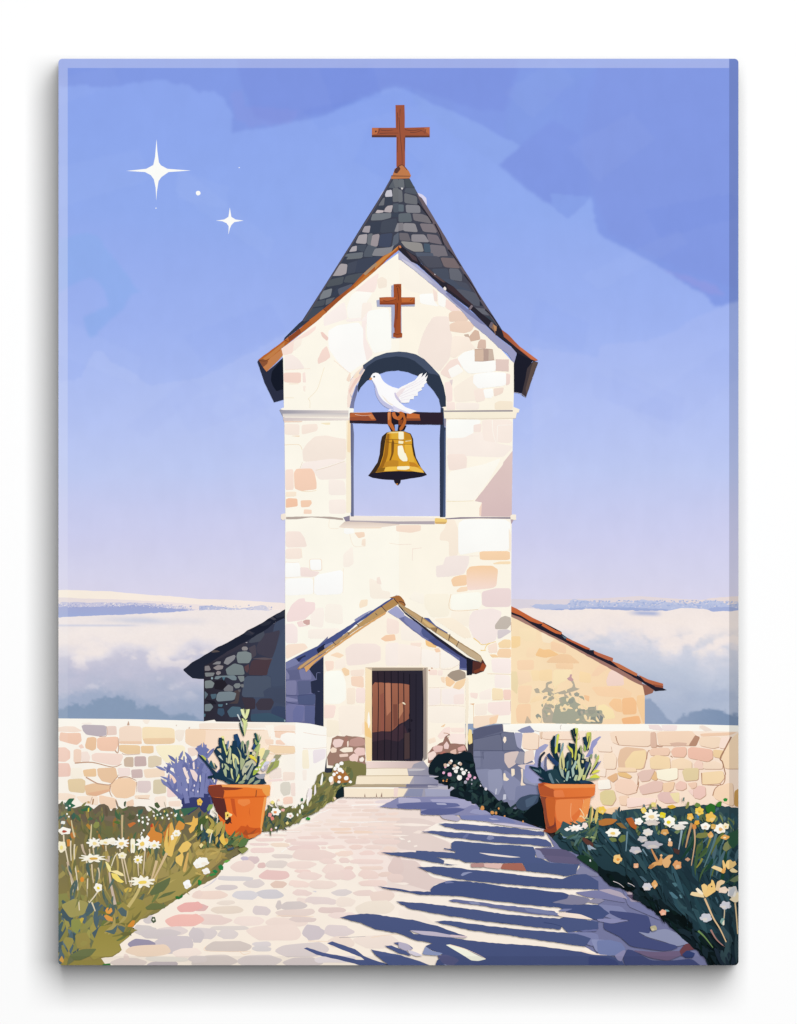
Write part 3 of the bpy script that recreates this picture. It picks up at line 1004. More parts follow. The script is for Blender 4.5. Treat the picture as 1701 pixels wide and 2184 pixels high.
p('5a5f7e/7a7f9f', 'b1', '1292 1425 1312 1430 1322 1520 1318 1800 1320 2222 1296 2222 1298 1800 1294 1680')
p('2e3850/36425c', 'c1', '360 1290 385 1300 388 1440 392 1460 404 1462 400 2228 354 2228 352 1560 358 1440')
p('4d5d80', 'c1', '392 1500 404 1462 400 2228 380 2228 388 1900')
AR = cur

# what is seen through the opening is sky: the tower's two halves leave it open
use('roof', TOWER, 'steep pointed slate roof in greys')
p('333b4b/4a4a57', 'b0', '1635 1523 1580 1620 1520 1720 1400 1910 1280 2105 1230 2184 1050 2470 880 2734 850 2760 730 2880 720 2905 1000 2690 1250 2500 1500 2300 1707 2095 1841 2200 2101 2420 2311 2640 2511 2800 2571 2850 2600 2840 2566 2784 2391 2514 2191 2184 2186 2184 2001 1900 1796 1523')
ROOF = cur
ps('b0', '''
5c626b 1615 1602 1658 1530 1668 1532 1672 1606
6b6f75 1650 1530 1701 1527 1701 1600 1672 1604
70737a 1528 1755 1570 1690 1584 1685 1577 1752
c9c7d0 1586 1660 1600 1625 1642 1618 1650 1677 1590 1680
3d4453 1590 1683 1645 1680 1646 1748 1582 1752
6c6f74 1650 1605 1703 1604 1703 1720 1652 1725
c2b8ba 1503 1816 1520 1790 1577 1796 1570 1812 1530 1818
b4abae 1575 1808 1588 1775 1608 1756 1654 1750 1640 1814
3a414f 1520 1785 1545 1752 1592 1755 1577 1790
757a81 1462 1882 1480 1822 1641 1816 1636 1858 1560 1878
535b67 1652 1738 1703 1733 1703 1812 1657 1812
3f4756 1642 1820 1703 1816 1703 1852 1640 1852
3b4252 1450 1902 1552 1887 1540 1985 1450 1988
464c5a 1557 1887 1687 1860 1682 1978 1542 1988
a69fa5 1388 1980 1412 1930 1463 1925 1452 1987
8c8b91 1665 1977 1690 1905 1703 1903 1703 1977
a9a3a7 1333 2075 1365 2005 1437 1995 1427 2082
6e7279 1432 2082 1441 1996 1482 1990 1462 2097
9e959a 1460 2102 1478 2005 1532 1995 1540 2010 1522 2104
434b61 1530 2102 1542 2000 1652 1987 1640 2060 1625 2112
5d6573 1652 2062 1660 2012 1703 1980 1703 2072 1642 2112
b1abb0 1278 2150 1305 2105 1346 2095 1344 2142
4b525f 1347 2092 1432 2086 1402 2152 1347 2132
6c727a 1240 2190 1262 2165 1402 2150 1392 2192
575e6a 1410 2142 1442 2086 1522 2110 1482 2192 1402 2192
88888e 1472 2182 1500 2120 1632 2110 1662 2090 1642 2150 1582 2186
6d7278 1253 2215 1275 2184 1402 2184 1382 2204
a8a1a5 1128 2355 1160 2304 1210 2248 1266 2255 1256 2335 1210 2352
464c5c 1266 2248 1362 2218 1337 2324 1263 2340
404759 1350 2218 1420 2204 1540 2184 1562 2204 1442 2314 1330 2330
51575f 1083 2450 1120 2384 1237 2358 1222 2424
4e545d 1230 2410 1252 2354 1402 2324 1392 2370 1332 2414
7c8188 1023 2560 1050 2484 1137 2458 1122 2530
3a4254 1125 2515 1187 2444 1192 2504 1152 2530
575c6b 1192 2515 1182 2464 1312 2418 1292 2454 1232 2520
4d535d 958 2625 990 2574 1077 2554 1067 2605
60656d 1077 2605 1082 2554 1162 2534 1122 2584
454d5a 880 2744 950 2634 1062 2619 1062 2634 930 2734
''', 1)
ps('c0', '''
6c7177 0 1602 0 1528 46 1530 52 1602
4b5259 50 1528 92 1526 122 1575 142 1602 60 1600
555b66 60 1604 142 1606 162 1662 50 1642
dad6d6 18 1600 42 1602 30 1622
707379 -2 1612 32 1627 37 1722 -2 1727
6e7076 48 1645 157 1676 162 1747 50 1732
84848b 60 1746 182 1752 190 1817 65 1815
606b75 0 1742 45 1746 45 1806 0 1806
626a72 0 1822 102 1816 117 1892 0 1896
777379 118 1820 202 1826 252 1846 284 1908 130 1882
827f85 0 1902 42 1900 47 1962 0 1972
908d92 43 1902 142 1906 167 1982 40 1972
7f777d 178 1905 307 1912 332 1988 210 1977
6d6970 5 1986 82 1990 107 2057 10 2052
908c92 110 2000 222 2000 265 2068 110 2062
776f77 238 1995 332 2006 375 2088 260 2067
94918f 15 2056 197 2072 217 2147 130 2147 60 2112
78737b 263 2085 392 2097 425 2192 280 2190
4b5b6c 215 2076 267 2082 277 2152 220 2152
555d6e 140 2152 292 2157 302 2192 160 2192
4a4d5a 350 2184 482 2184 502 2236 360 2216
786b6e 355 2195 502 2206 528 2292 390 2280
50525f 165 2184 342 2184 382 2280 250 2286
666974 430 2288 512 2294 542 2344 542 2402 440 2386
4a5161 280 2294 422 2290 437 2386 330 2376
4d5160 460 2394 582 2414 630 2488 480 2450
4a5264 320 2370 462 2384 520 2440 640 2490 480 2466 400 2414
575b68 480 2464 562 2474 642 2494 692 2530 692 2614 640 2606
666872 640 2624 742 2634 778 2692 690 2674
3a434f 715 2694 792 2699 852 2774 780 2756
2a303d 700 2524 740 2614 692 2604
''', 1)
p('6d6168/5a525c', 'c0', '150 1650 200 1690 250 1770 330 1905 400 2020 490 2184 520 2240 600 2360 690 2514 800 2690 868 2790 840 2780 760 2670 660 2510 560 2340 460 2184 380 2060 300 1920 215 1775', 0, 1)
st('2b2933', 'c0', '165 1735 230 1810 290 1900;310 1910 355 2000 385 2090;425 2130 470 2184 530 2270;560 2340 640 2450 700 2560;740 2640 800 2700 860 2790', 12, 9)
st('55525d', 'b0', '1640 1525 1530 1720 1400 1930 1240 2180 1060 2470 890 2740', 12, 14)
use('roof_cross', TOWER, 'brown wooden cross on the roof peak')
p('9e563d', 'b0', '1675 896 1752 895 1755 1000 1754 1090 1968 1084 1968 1172 1759 1174 1757 1300 1757 1420 1683 1425 1683 1170 1473 1172 1474 1090 1678 1090')
p('5b3a34', 'b0', '1473 1154 1683 1154 1683 1172 1473 1172')
p('633e36', 'b0', '1758 1156 1965 1157 1968 1172 1757 1174')
p('c0714a', 'b0', '1474 1090 1530 1092 1520 1142 1476 1150')
p('7d463a', 'b0', '1745 1175 1758 1175 1757 1300 1750 1275')
p('b96b48', 'b0', '1920 1090 1968 1086 1966 1150 1935 1125')
p('4a3030', 'b0', '1500 1118 1510 1112 1517 1120 1505 1132', 1)
st('5e3a34', 'b0', '1545 1095 1530 1130 1520 1142;1550 1110 1600 1115 1655 1110;1540 1138 1620 1135 1700 1136;1715 930 1712 990;1692 960 1690 1100;1705 1000 1715 1150 1730 1300 1732 1410;1695 1170 1690 1300;1755 1105 1820 1115 1880 1108 1930 1130;1800 1128 1840 1130 1895 1115;1935 1100 1925 1140', 5, 3)
p('c17c4e', 'b0', '1690 1425 1735 1405 1755 1420 1790 1460 1808 1500 1795 1522 1640 1527 1636 1510 1652 1492 1670 1440')
p('5b3b34', 'b0', '1665 1450 1700 1415 1720 1440 1690 1480 1665 1475', 1)
st('57362f', 'b0', '1640 1500 1700 1502 1800 1503;1700 1420 1735 1408 1775 1450', 7, 5)

use('gable_trim', TOWER, 'orange wooden barge board on the left gable slope')
p('b8672f/a95a2c', 'b0', '1707 2092 1640 2150 1570 2184 1400 2334 1290 2454 1100 2604 1000 2684 850 2809 730 2899 505 3069 545 3134 575 3172 700 2975 800 2899 1000 2744 1230 2534 1500 2314 1640 2184 1707 2130', 0, 1.5)
ps('b0', '''
cb8745 1500 2250 1580 2184 1640 2150 1700 2096 1690 2120 1600 2200 1500 2300
a98d72 1400 2335 1480 2262 1510 2240 1515 2260 1420 2350
c07434 1320 2440 1420 2345 1505 2310 1320 2465
9c522c 1060 2640 1170 2545 1290 2450 1230 2530 1085 2660
b96a35 940 2730 1060 2640 1090 2665 960 2765
8f4a2b 760 2880 850 2806 860 2815 870 2840 770 2915
c4804a 545 3060 730 2918 725 2950 610 3050 560 3075
''', 0)
p('c58150', 'b0', '545 3130 600 3060 690 2990 702 2975 716 3030 690 3060 600 3150 575 3172', 0, 1)
p('8e5537', 'b0', '507 3070 540 3062 590 3078 580 3105 545 3132 525 3105')
st('5a3422', 'b0', '510 3075 560 3080 600 3060;730 2900 770 2920;1060 2635 1090 2665;850 2805 865 2830', 5, 3)
use('eave', TOWER, 'dark underside of the left eave')
p('2b3044', 'b1', '497 900 508 890 545 950 575 988 600 970 716 868 722 1225 690 1235 640 1248 560 1085', 0, 1)
p('161b29', 'b1', '620 985 716 868 719 1140 700 1140 660 1155 630 1110 612 1060', 1)
use('gable_trim', TOWER, 'dark slate edge of the right gable slope')
p('b2b2cf/9c9ec2', 'c1', '0 -45 120 50 240 150 400 300 480 370 620 480 720 570 830 680 960 780 1012 805 1005 835 988 915 975 900 930 830 850 780 760 690 640 590 540 470 440 380 300 260 150 135 20 35 0 30', 0, 2)
p('d2cfe0/b9bbd6', 'c1', '20 20 100 60 240 170 300 235 240 210 150 130 60 60')
p('7d82ab', 'c1', '420 310 480 360 640 490 760 600 700 575 600 500 480 400 400 320')
p('2a2731', 'c1', '0 -92 20 -90 110 -20 150 0 190 62 300 150 410 225 470 262 640 432 800 562 870 622 935 668 1030 770 1190 890 1150 900 1010 830 960 770 830 672 720 562 610 452 400 292 240 142 160 70 110 50 0 -55', 0, 1)
p('4d3f45', 'c1', '60 -50 150 10 165 50 120 30')
p('c9825a', 'c1', '0 -90 20 -88 24 -70 10 -66')
p('5c4a4a', 'c1', '200 75 240 95 320 160 405 225 380 225 300 170')
p('3e3138', 'c1', '410 240 470 262 560 350 640 420 600 420 500 340 420 280')
p('a25a3e/c26b49', 'c1', '880 628 935 668 1030 768 1190 890 1165 895 1130 880 1020 792 900 690', 0, 1)
p('c76f4a', 'c1', '1030 768 1190 888 1140 880 1040 800')
ps('c1', '''
80747c 595 452 622 415 637 428 612 462
8a6b58 782 605 800 565 842 615 825 640 830 685 815 640
b98a62 808 585 838 600 835 640 820 640
6f656f 770 600 790 560 810 570 790 620
f3e8e2 380 275 395 260 408 275 405 295 390 290
e6dde0 302 150 316 156 312 164
''')
use('eave', TOWER, 'dark underside of the right eave')
p('1d1e2c', 'c1', '984 920 1012 828 1145 892 1110 960 1080 1080 1060 1172 985 1163')
p('433a3e', 'c1', '1098 960 1150 895 1192 908 1145 1035 1087 1208 1050 1185 1080 1060', 0, 1)
p('5d4d49', 'c1', '1130 960 1150 900 1190 910 1150 1010 1120 1110 1090 1195 1085 1130')
st('b9b3c4', 'c1', '985 1163 1020 1168 1060 1185 1087 1207;1140 1035 1148 1045', 3, 3)

use('wall_cross', TOWER, 'small brown cross on the gable wall')
p('a9aeca', 'b1', '1640 252 1700 236 1700 380 1840 390 1840 430 1726 430 1728 700 1642 702 1640 435 1518 432 1513 378 1540 372 1640 368')
p('994b2a/a9562b', 'b1', '1660 240 1725 238 1725 352 1841 352 1841 412 1722 418 1722 655 1734 660 1732 694 1690 700 1655 690 1656 660 1666 652 1668 415 1540 414 1538 354 1600 350 1660 352', 0, 1)
ps('b1', '''
b9633a 1545 358 1600 352 1680 352 1670 375 1600 385 1545 385
8a4229 1540 400 1670 402 1670 416 1540 415
86422c 1725 402 1840 402 1841 413 1725 418
93482b 1660 600 1680 380 1690 420 1685 560 1675 650
c26b38 1725 358 1835 356 1820 390 1730 395
''', 0)
st('5d2d22', 'b1', '1680 262 1700 255 1720 290;1690 270 1700 340 1702 380;1695 400 1690 480 1688 540;1570 380 1610 385 1680 370;1800 380 1815 372 1820 360;1660 660 1690 668 1730 660', 5, 3)

use('beam', TOWER, 'dark wooden beam across the arch')
p('2f2430', 'b1', '1284 1342 1290 1336 1701 1328 2080 1335 2080 1440 1760 1437 1590 1433 1284 1426', 0, 1)
p('b7643b', 'b1', '1288 1340 1470 1333 1512 1400 1500 1404 1284 1402', 0, 1)
p('9c5236', 'b1', '1286 1375 1360 1368 1420 1362 1480 1372 1505 1400 1286 1402', 0, 1)
p('cb7c4b', 'b1', '1440 1358 1480 1352 1505 1392 1470 1395', 1)
p('c56c38', 'c1', '40 1342 120 1342 180 1352 180 1370 188 1402 62 1404', 0, 1)
p('8a4b30', 'c1', '62 1385 186 1385 188 1404 62 1405')
st('e9cdbb', 'b1', '1290 1335 1380 1336 1470 1333;1330 1352 1400 1362 1470 1355', 4, 2)
# ------------------------------------------------------------------ bell and dove
BELL = use('bell', None, 'golden bell hanging in the arch')
p('3b2d22', 'b1', '1600 1505 1560 1540 1548 1590 1540 1690 1522 1760 1482 1820 1441 1875 1480 1893 1560 1905 1660 1912 1720 1912 1831 1895 1944 1868 1891 1800 1851 1720 1831 1620 1826 1560 1806 1515 1751 1495 1680 1490', 0, 1)
p('d79a2b/dfa52f', 'b1', '1602 1510 1640 1498 1701 1494 1751 1498 1800 1520 1816 1570 1815 1620 1830 1700 1870 1780 1905 1820 1920 1850 1830 1838 1701 1834 1590 1842 1505 1848 1540 1790 1570 1700 1585 1600')
ps('b1', '''
a06a20 1588 1600 1606 1512 1625 1520 1620 1600 1610 1700 1580 1790 1530 1840 1505 1846 1550 1780 1578 1690
7e5422 1640 1600 1652 1560 1665 1590 1660 1680 1630 1760 1610 1780 1640 1690
e3b03a 1640 1510 1700 1500 1700 1560 1640 1560
f3d992 1598 1512 1640 1500 1720 1496 1750 1500 1700 1510 1640 1512
fbf4d4 1701 1498 1745 1500 1746 1565 1701 1565
fbf2cc 1701 1575 1745 1580 1738 1605 1701 1605
fdf8e0 1695 1620 1735 1615 1752 1680 1775 1690 1778 1750 1740 1752 1712 1730 1695 1690
fbf3d0 1690 1795 1795 1792 1795 1815 1760 1825 1690 1822
eec054 1795 1792 1850 1800 1905 1830 1920 1850 1830 1838 1795 1822
c58a28 1750 1500 1800 1520 1816 1562 1755 1566
e8b440 1752 1605 1810 1605 1825 1700 1840 1760 1790 1760 1760 1680
c8862a 1790 1755 1840 1765 1880 1800 1800 1795
c48a2c 1585 1760 1640 1740 1701 1745 1701 1795 1600 1800 1570 1810
f1c24d 1570 1810 1610 1798 1690 1795 1690 1830 1585 1838
8b6220 1505 1846 1540 1808 1590 1805 1575 1838
''')
st('6e4a1c', 'b1', '1575 1570 1640 1565 1701 1568 1820 1575;1600 1585 1701 1602 1815 1608', 4, 3)
st('fae9b0', 'b1', '1760 1580 1810 1575', 7, 5)
use('bell_mouth', BELL, 'shadowed inside of the bell rim')
p('211e2c', 'b1', '1441 1875 1470 1856 1530 1846 1600 1838 1701 1834 1831 1838 1905 1850 1944 1868 1900 1884 1831 1895 1760 1903 1701 1910 1620 1910 1560 1905 1480 1892', 0, 1)
use('clapper', BELL)
p('241f28', 'b1', '1660 1905 1722 1905 1718 1935 1710 1945 1698 1958 1688 1956 1665 1930', 1)
p('c98a45', 'b1', '1678 1940 1698 1940 1692 1955 1684 1953', 1)
use('hanger', BELL, 'brown wooden yoke holding the bell')
p('241c25', 'b1', '1604 1330 1770 1330 1772 1360 1765 1405 1745 1440 1770 1448 1750 1490 1700 1495 1640 1495 1612 1440')
p('93aae0', 'b1', '1668 1440 1690 1436 1700 1440 1692 1492 1672 1492')
ps('b1', '''
c16d39 1607 1334 1638 1328 1640 1420 1655 1440 1674 1490 1655 1495 1622 1448 1610 1440
c66f3c 1645 1335 1670 1330 1680 1360 1720 1395 1700 1402 1660 1385 1648 1365
b9652f 1735 1345 1750 1340 1768 1400 1764 1430 1735 1480 1712 1492 1708 1470 1735 1430 1745 1400
b9652f 1690 1322 1745 1325 1745 1360 1720 1395 1690 1390 1700 1360
8a4626 1700 1400 1740 1395 1730 1440 1702 1445
dd9460 1612 1336 1628 1334 1622 1400 1614 1400
''')
bl('2a1c20', 'b1', '1702 1350 9 14')

DOVE = use('dove', None, 'white dove perched on the beam')
p('fefdfe', 'b1', '1462 1040 1470 1018 1484 1002 1506 995 1528 1000 1546 1018 1558 1048 1575 1072 1610 1098 1650 1118 1701 1132 1740 1180 1701 1240 1761 1290 1861 1325 1831 1332 1801 1346 1761 1338 1730 1325 1690 1330 1650 1316 1600 1290 1548 1240 1512 1180 1500 1110 1478 1064', 0, 1)
p('c3c4e4', 'b1', '1476 1058 1498 1090 1516 1130 1535 1185 1580 1240 1650 1285 1690 1320 1640 1308 1590 1288 1542 1245 1508 1180 1497 1105', 2)
p('dcd9ee', 'b1', '1650 1270 1700 1300 1760 1325 1800 1345 1760 1340 1720 1325 1690 1330 1660 1310', 1)
p('f6ecdf', 'b1', '1555 1180 1580 1205 1620 1250 1660 1270 1640 1275 1590 1235', 1)
use('wing', DOVE, 'raised feathered wing')
p('fdfbfb', 'b1', '1664 1165 1690 1140 1725 1115 1770 1095 1840 1060 1880 1010 1908 998 1895 1035 1942 993 1925 1040 1952 1016 1935 1062 1944 1075 1918 1100 1922 1112 1896 1125 1903 1142 1866 1160 1866 1192 1834 1195 1830 1222 1800 1222 1792 1250 1750 1254 1720 1250 1690 1225 1672 1195', 0, 1)
st('e8ddea', 'b1', '1720 1180 1790 1140 1870 1100 1925 1060;1715 1200 1790 1165 1880 1130;1720 1215 1790 1190 1850 1180;1725 1230 1790 1220;1760 1120 1850 1070 1905 1020;1740 1135 1850 1090 1930 1035', 4, 2)
p('cfc7e0', 'b1', '1664 1168 1676 1165 1690 1195 1730 1250 1690 1230 1672 1200', 1)
p('f3e6e8', 'b1', '1676 1175 1730 1130 1770 1120 1730 1170 1700 1210', 1)
use('eye', DOVE)
bl('16151c', 'b1', '1493 1030 9 8', .04)
bl('5b9bd0', 'b1', '1491 1027 3 3', .04)
use('beak', DOVE)
p('e2a067', 'b1', '1449 1052 1464 1036 1478 1040 1474 1054 1460 1060', 1)
use('foot', DOVE)
p('f3e9f0', 'b1', '1605 1328 1625 1305 1640 1306 1638 1330 1622 1324', 1)
p('eadfea', 'b1', '1660 1322 1690 1318 1712 1332 1680 1330', 1)

# ------------------------------------------------------------------ porch
PORCH = use('porch', None, 'small gabled stone porch with the front door')
SHD = cur
# shaded flank between tower and porch
p('6a6d94', 'b2', '738 1282 900 1195 1010 1145 1100 1060 1075 1240 1062 1836 985 1820 738 1795')
ps('b2', '''
7b80a9 738 1285 820 1245 1000 1150 960 1215 840 1300 738 1342
62668b 740 1352 850 1342 865 1430 770 1432
8182a6 738 1340 770 1390 770 1425 738 1430
7f80a5 738 1440 832 1436 830 1562 740 1562
5d6488 835 1440 955 1440 950 1545 850 1566
7d7fa6 850 1345 940 1330 960 1400 955 1430 870 1432
515b81 838 1565 850 1558 992 1550 988 1645 848 1645
8586ac 740 1575 840 1598 840 1618 740 1618
7678a2 740 1638 900 1640 905 1790 742 1790
5f6691 900 1652 990 1655 985 1815 900 1792
6d72a0 800 1700 830 1650 900 1660 880 1790 800 1790
''')
p('2a3048', 'b2', '935 1335 1064 1235 1062 1836 985 1818 990 1655 992 1560 958 1540 952 1445 1002 1432', 0, 1.5)
st('7b80a6', 'b2', '1002 1430 1004 1375 1035 1372;1012 1530 1028 1530', 4, 3)
st('4a5078', 'b2', '740 1562 845 1568;740 1618 845 1640 990 1648;850 1566 990 1550', 6, 4)
p('4b5687/46538a', 'b2', '815 1245 1010 1145 1150 1050 1400 890 1600 760 1690 705 1590 800 1350 950 1170 1100 1060 1180 1000 1230 860 1285', 0, 2)
p('8f93b9', 'b2', '1320 920 1400 870 1480 830 1420 880 1340 935', 1)
p('262a42', 'b2', '1000 1172 1075 1120 1070 1165 1020 1215', 1)
p('2c3150', 'b2', '828 1255 905 1220 912 1232 880 1245 850 1280', 1)
p('7f84ab', 'b2', '1065 1140 1110 1118 1160 1100 1140 1120 1070 1165', 1)
p('4c5788', 'c2', '215 900 260 905 310 965 420 1030 415 1045 330 1000 250 940', 1)
# front wall
p('fff5e4>fff6e6', 'b2', '1062 1230 1200 1120 1400 990 1590 850 1690 780 1751 860 1811 950 2031 1120 2221 1250 2278 1330 2271 1500 2268 2184 1088 2184 1085 1836 1062 1836')
FRONT = cur
ps('b2', '''
f8e8e0 1245 1165 1310 1122 1500 1122 1550 1150 1550 1270 1400 1302 1260 1312
f8d0af 1548 1082 1590 1050 1670 1042 1678 1095 1590 1106
fbefe7 1590 1120 1705 1110 1705 1312 1590 1312
fbe8dd 1600 900 1705 930 1705 1040 1600 1040
fbdfc2 1115 1222 1180 1195 1238 1222 1200 1247
fbe2d2 1070 1272 1150 1270 1148 1340 1090 1362
fdf1e4 1155 1270 1240 1240 1255 1320 1160 1345
f8d7b0 1213 1340 1240 1325 1282 1350 1282 1390 1245 1402
f8dac3 1295 1402 1402 1400 1407 1502 1300 1482
fae7d7 1290 1350 1412 1340 1402 1400 1295 1396
fae6de 1338 1500 1417 1500 1417 1632 1338 1627
fffef4 1065 1362 1210 1350 1252 1450 1252 1600 1200 1637 1065 1637
fbe4da 1065 1645 1170 1650 1150 1755 1065 1762
fcf0e2 1190 1650 1412 1650 1412 1900 1230 1922 1190 1850
fbf0dc 1090 1770 1190 1780 1197 1900 1090 1922
faead8 1260 1500 1335 1500 1330 1640 1260 1640
fae8d8 1390 1800 1415 1790 1415 1900 1390 1890
''')
ps('c2', '''
fdf3e8 110 960 190 1000 220 1090 110 1100 20 1090 20 960
fbe6d8 100 1115 200 1115 190 1150 110 1150
fdf0e6 -5 1120 190 1150 190 1310 -5 1310
fdf5ec 195 1160 350 1200 350 1338 195 1310
fef6ec 360 1170 520 1260 512 1310 360 1342
fbe4d9 255 1345 330 1345 330 1392 260 1390
fbe9df 335 1350 380 1350 375 1395 335 1395
f6c88a 228 1090 270 1110 330 1130 320 1160 260 1150 235 1135
fad4b4 305 1165 345 1160 360 1190 320 1200
fbf0ea 365 1510 560 1500 560 1642 370 1640
fbefe8 255 1510 358 1500 358 1640 258 1652
fae8e0 470 1560 560 1550 560 1640 470 1640
fae0c4 358 1410 395 1405 395 1462 370 1450
fad3a8 398 1415 415 1400 487 1450 442 1492 405 1480
f8d7ae 462 1500 490 1450 577 1415 560 1480 520 1517
a89888 412 1395 450 1360 520 1342 570 1368 577 1415 485 1447
fdf3e6 258 1660 565 1660 565 1800 258 1800
fce8dc 440 1840 565 1840 560 1882 450 1880
fbe4da 330 1912 390 1842 440 1830 442 1900 360 1942
fbe8e0 440 1890 570 1890 570 1980 480 1992 430 1940
fbe7d3 253 1940 310 1920 322 1960 260 1980
f4cca0 358 1832 402 1805 388 1832
''')
st('f0dccf', 'c2', '195 1150 190 1310;355 1195 352 1335;355 1338 440 1340 515 1300;362 1510 360 1645;250 1655 400 1648 565 1658;255 1500 400 1495', 4, 3)
st('b98a6b', 'c2', '385 1885 420 1890 440 1910;430 1915 410 1960', 6, 4)
bl('c17a4c', 'c2', '262 1350 8 6 285 1332 7 5')
# rubble footing
p('a07e70', 'b2', '1118 2040 1122 1995 1135 1930 1180 1908 1240 1915 1255 1905 1415 1925 1420 2184 1100 2160 1090 2090', 0, 3)
p('9c766a', 'c2', '290 2005 380 1960 395 1920 410 1905 430 1940 445 1975 575 1985 582 2120 400 2170 250 2140 250 2060', 0, 4)
ps('b2', '''
f2d6cf 1138 1975 1150 1940 1200 1935 1235 1950 1215 2000 1160 2012
c3998f 1272 1990 1290 1940 1370 1915 1415 1945 1412 1990 1330 2002
fbeedc 1195 2030 1240 2008 1310 2008 1312 2045 1230 2052
f0cdc5 1318 2040 1350 2008 1412 2013 1417 2072 1350 2082
f8e1cc 1115 2030 1140 2005 1175 2020 1170 2050 1130 2055
f0d4c6 1195 2067 1270 2060 1272 2086 1200 2092
f4d4cb 1278 2090 1320 2058 1362 2080 1350 2132 1290 2132
fbeee4 1365 2105 1395 2088 1410 2110 1395 2132 1370 2128
a97b6e 1240 1920 1270 1920 1262 1990 1225 2000
fbe9d9 1262 1960 1275 1950 1275 2000 1264 2005
''')
ps('c2', '''
e7c2ba 290 2012 320 1990 380 1995 372 2042 310 2052
eed1cb 385 1990 412 1955 432 1990 425 2022 390 2020
dfada5 503 2012 560 1990 577 2030 510 2042
eacac2 508 2046 577 2045 577 2077 530 2087
f6ded4 250 2060 300 2038 322 2060 317 2102 260 2122
b47468 348 2060 390 2038 412 2060 390 2092
f0b8b0 338 2095 372 2085 392 2110 365 2130 340 2112
e6c0b0 440 2040 490 2020 495 2060 450 2080
''')
bl('6c7a3e', 'c2', '430 2080 20 28 385 2140 16 14')
bl('d9a98f', 'c2', '490 2085 22 16 520 2125 18 18 450 2150 20 14 560 2110 14 16')
st('8d6e62', 'c2', '436 1895 405 1925 425 1960;420 1960 445 1985', 9, 6)
p('f9edd8', 'c2', '572 1400 598 1420 600 1600 592 1840 590 2040 572 1995', 0, 2)

DOOR = use('door', PORCH, 'dark brown plank door, its upper part in sunlight')
p('fbe7c4>f8dca8', 'b2', '1418 1328 1478 1328 1478 1990 1470 2125 1428 2122 1412 1900 1410 1800 1418 1600')
p('f7cf8e', 'b2', '1412 1780 1440 1810 1470 1890 1472 1930 1415 1910', 1)
p('fffaf0', 'b2', '1440 1720 1450 1700 1462 1800 1445 1850 1435 1790', 1)
p('d6c1aa', 'b2', '1418 1325 1600 1325 1951 1326 1951 1340 1910 1354 1475 1352')
p('a0917f', 'b2', '1475 1330 1910 1330 1908 1356 1475 1356')
p('a49489>968c88', 'c2', '205 1354 222 1330 250 1327 248 2100 212 2125 208 1900')
p('c8b9a8', 'c2', '236 1330 250 1328 248 2100 240 2100')
p('342831/2b2937', 'b2', '1474 1354 1908 1352 1914 1600 1912 2090 1906 2126 1474 2122')
p('a36751>8c5746', 'b2', '1477 1480 1500 1452 1640 1460 1701 1462 1796 1475 1791 1760 1752 1790 1701 1815 1640 1870 1560 1868 1477 1882', 0, 3)
p('95594a', 'b2', '1545 1560 1575 1540 1580 1868 1550 1868', 0)
p('b87a60', 'b2', '1592 1460 1632 1462 1636 1700 1600 1740 1592 1600')
p('7d4c40', 'b2', '1655 1640 1690 1640 1690 1815 1660 1845')
p('b98062', 'b2', '1701 1640 1735 1622 1742 1700 1701 1770')
p('42303a', 'b2', '1477 1885 1560 1870 1640 1880 1701 1830 1745 1800 1780 1900 1700 1960 1600 1940 1477 1960')
p('4a3a3c', 'c2', '50 1890 98 1880 102 2100 50 2110')
st('1d1a25', 'b2', '1524 1358 1530 1600 1520 2118;1581 1358 1584 1700 1580 2118;1638 1358 1642 1700 1636 2118;1698 1358 1700 1700 1694 2120;1745 1370 1748 1800 1746 2120;1796 1380 1798 1800 1800 2120', 8, 7)
st('1c1a26', 'c2', '150 1380 148 2110;205 1380 205 2100', 5, 5)
bl('1f1c28', 'c2', '95 1860 14 16 112 1778 9 12')
use('handle', DOOR)
p('f4e6c8', 'c2', '30 1625 45 1622 62 1640 56 1645 36 1634', 1)

PR = use('roof', PORCH, 'porch roof edge of ochre tiles')
p('dba76c', 'b2', '895 1325 1060 1210 1300 1040 1540 880 1600 840 1590 870 1400 990 1170 1150 1000 1275 912 1366 904 1340', 0, 2)
p('a98256/b48f62', 'b2', '838 1336 860 1310 1010 1210 1160 1110 1350 970 1560 810 1640 752 1672 735 1705 782 1590 852 1350 995 1170 1132 1020 1225 890 1325 850 1345', 0, 2)
ps('b2', '''
c8a273 850 1325 960 1240 1005 1215 1020 1228 900 1310 860 1340
c19a66 1015 1210 1110 1140 1160 1115 1165 1130 1060 1205 1020 1225
b9996f 1150 1110 1260 1030 1278 1040 1170 1128
bf9b6c 1290 1020 1355 970 1370 985 1290 1040
bc9865 1355 955 1520 830 1555 810 1585 850 1400 970 1365 985
b38a56 1560 805 1640 750 1670 738 1690 780 1600 845
''', 0)
st('33304a', 'b2', '1555 800 1575 825 1600 852;1340 950 1355 965 1368 985;1265 1025 1275 1035 1280 1050;1140 1100 1150 1118 1168 1132;1505 865 1520 880', 6, 4)
p('a8703e', 'b2', '1625 730 1690 712 1705 712 1722 722 1745 750 1763 790 1755 806 1712 782 1690 772 1672 738', 0, 1)
st('3a2a30', 'b2', '1660 735 1690 772 1712 785;1705 765 1740 770 1760 795', 7, 5)
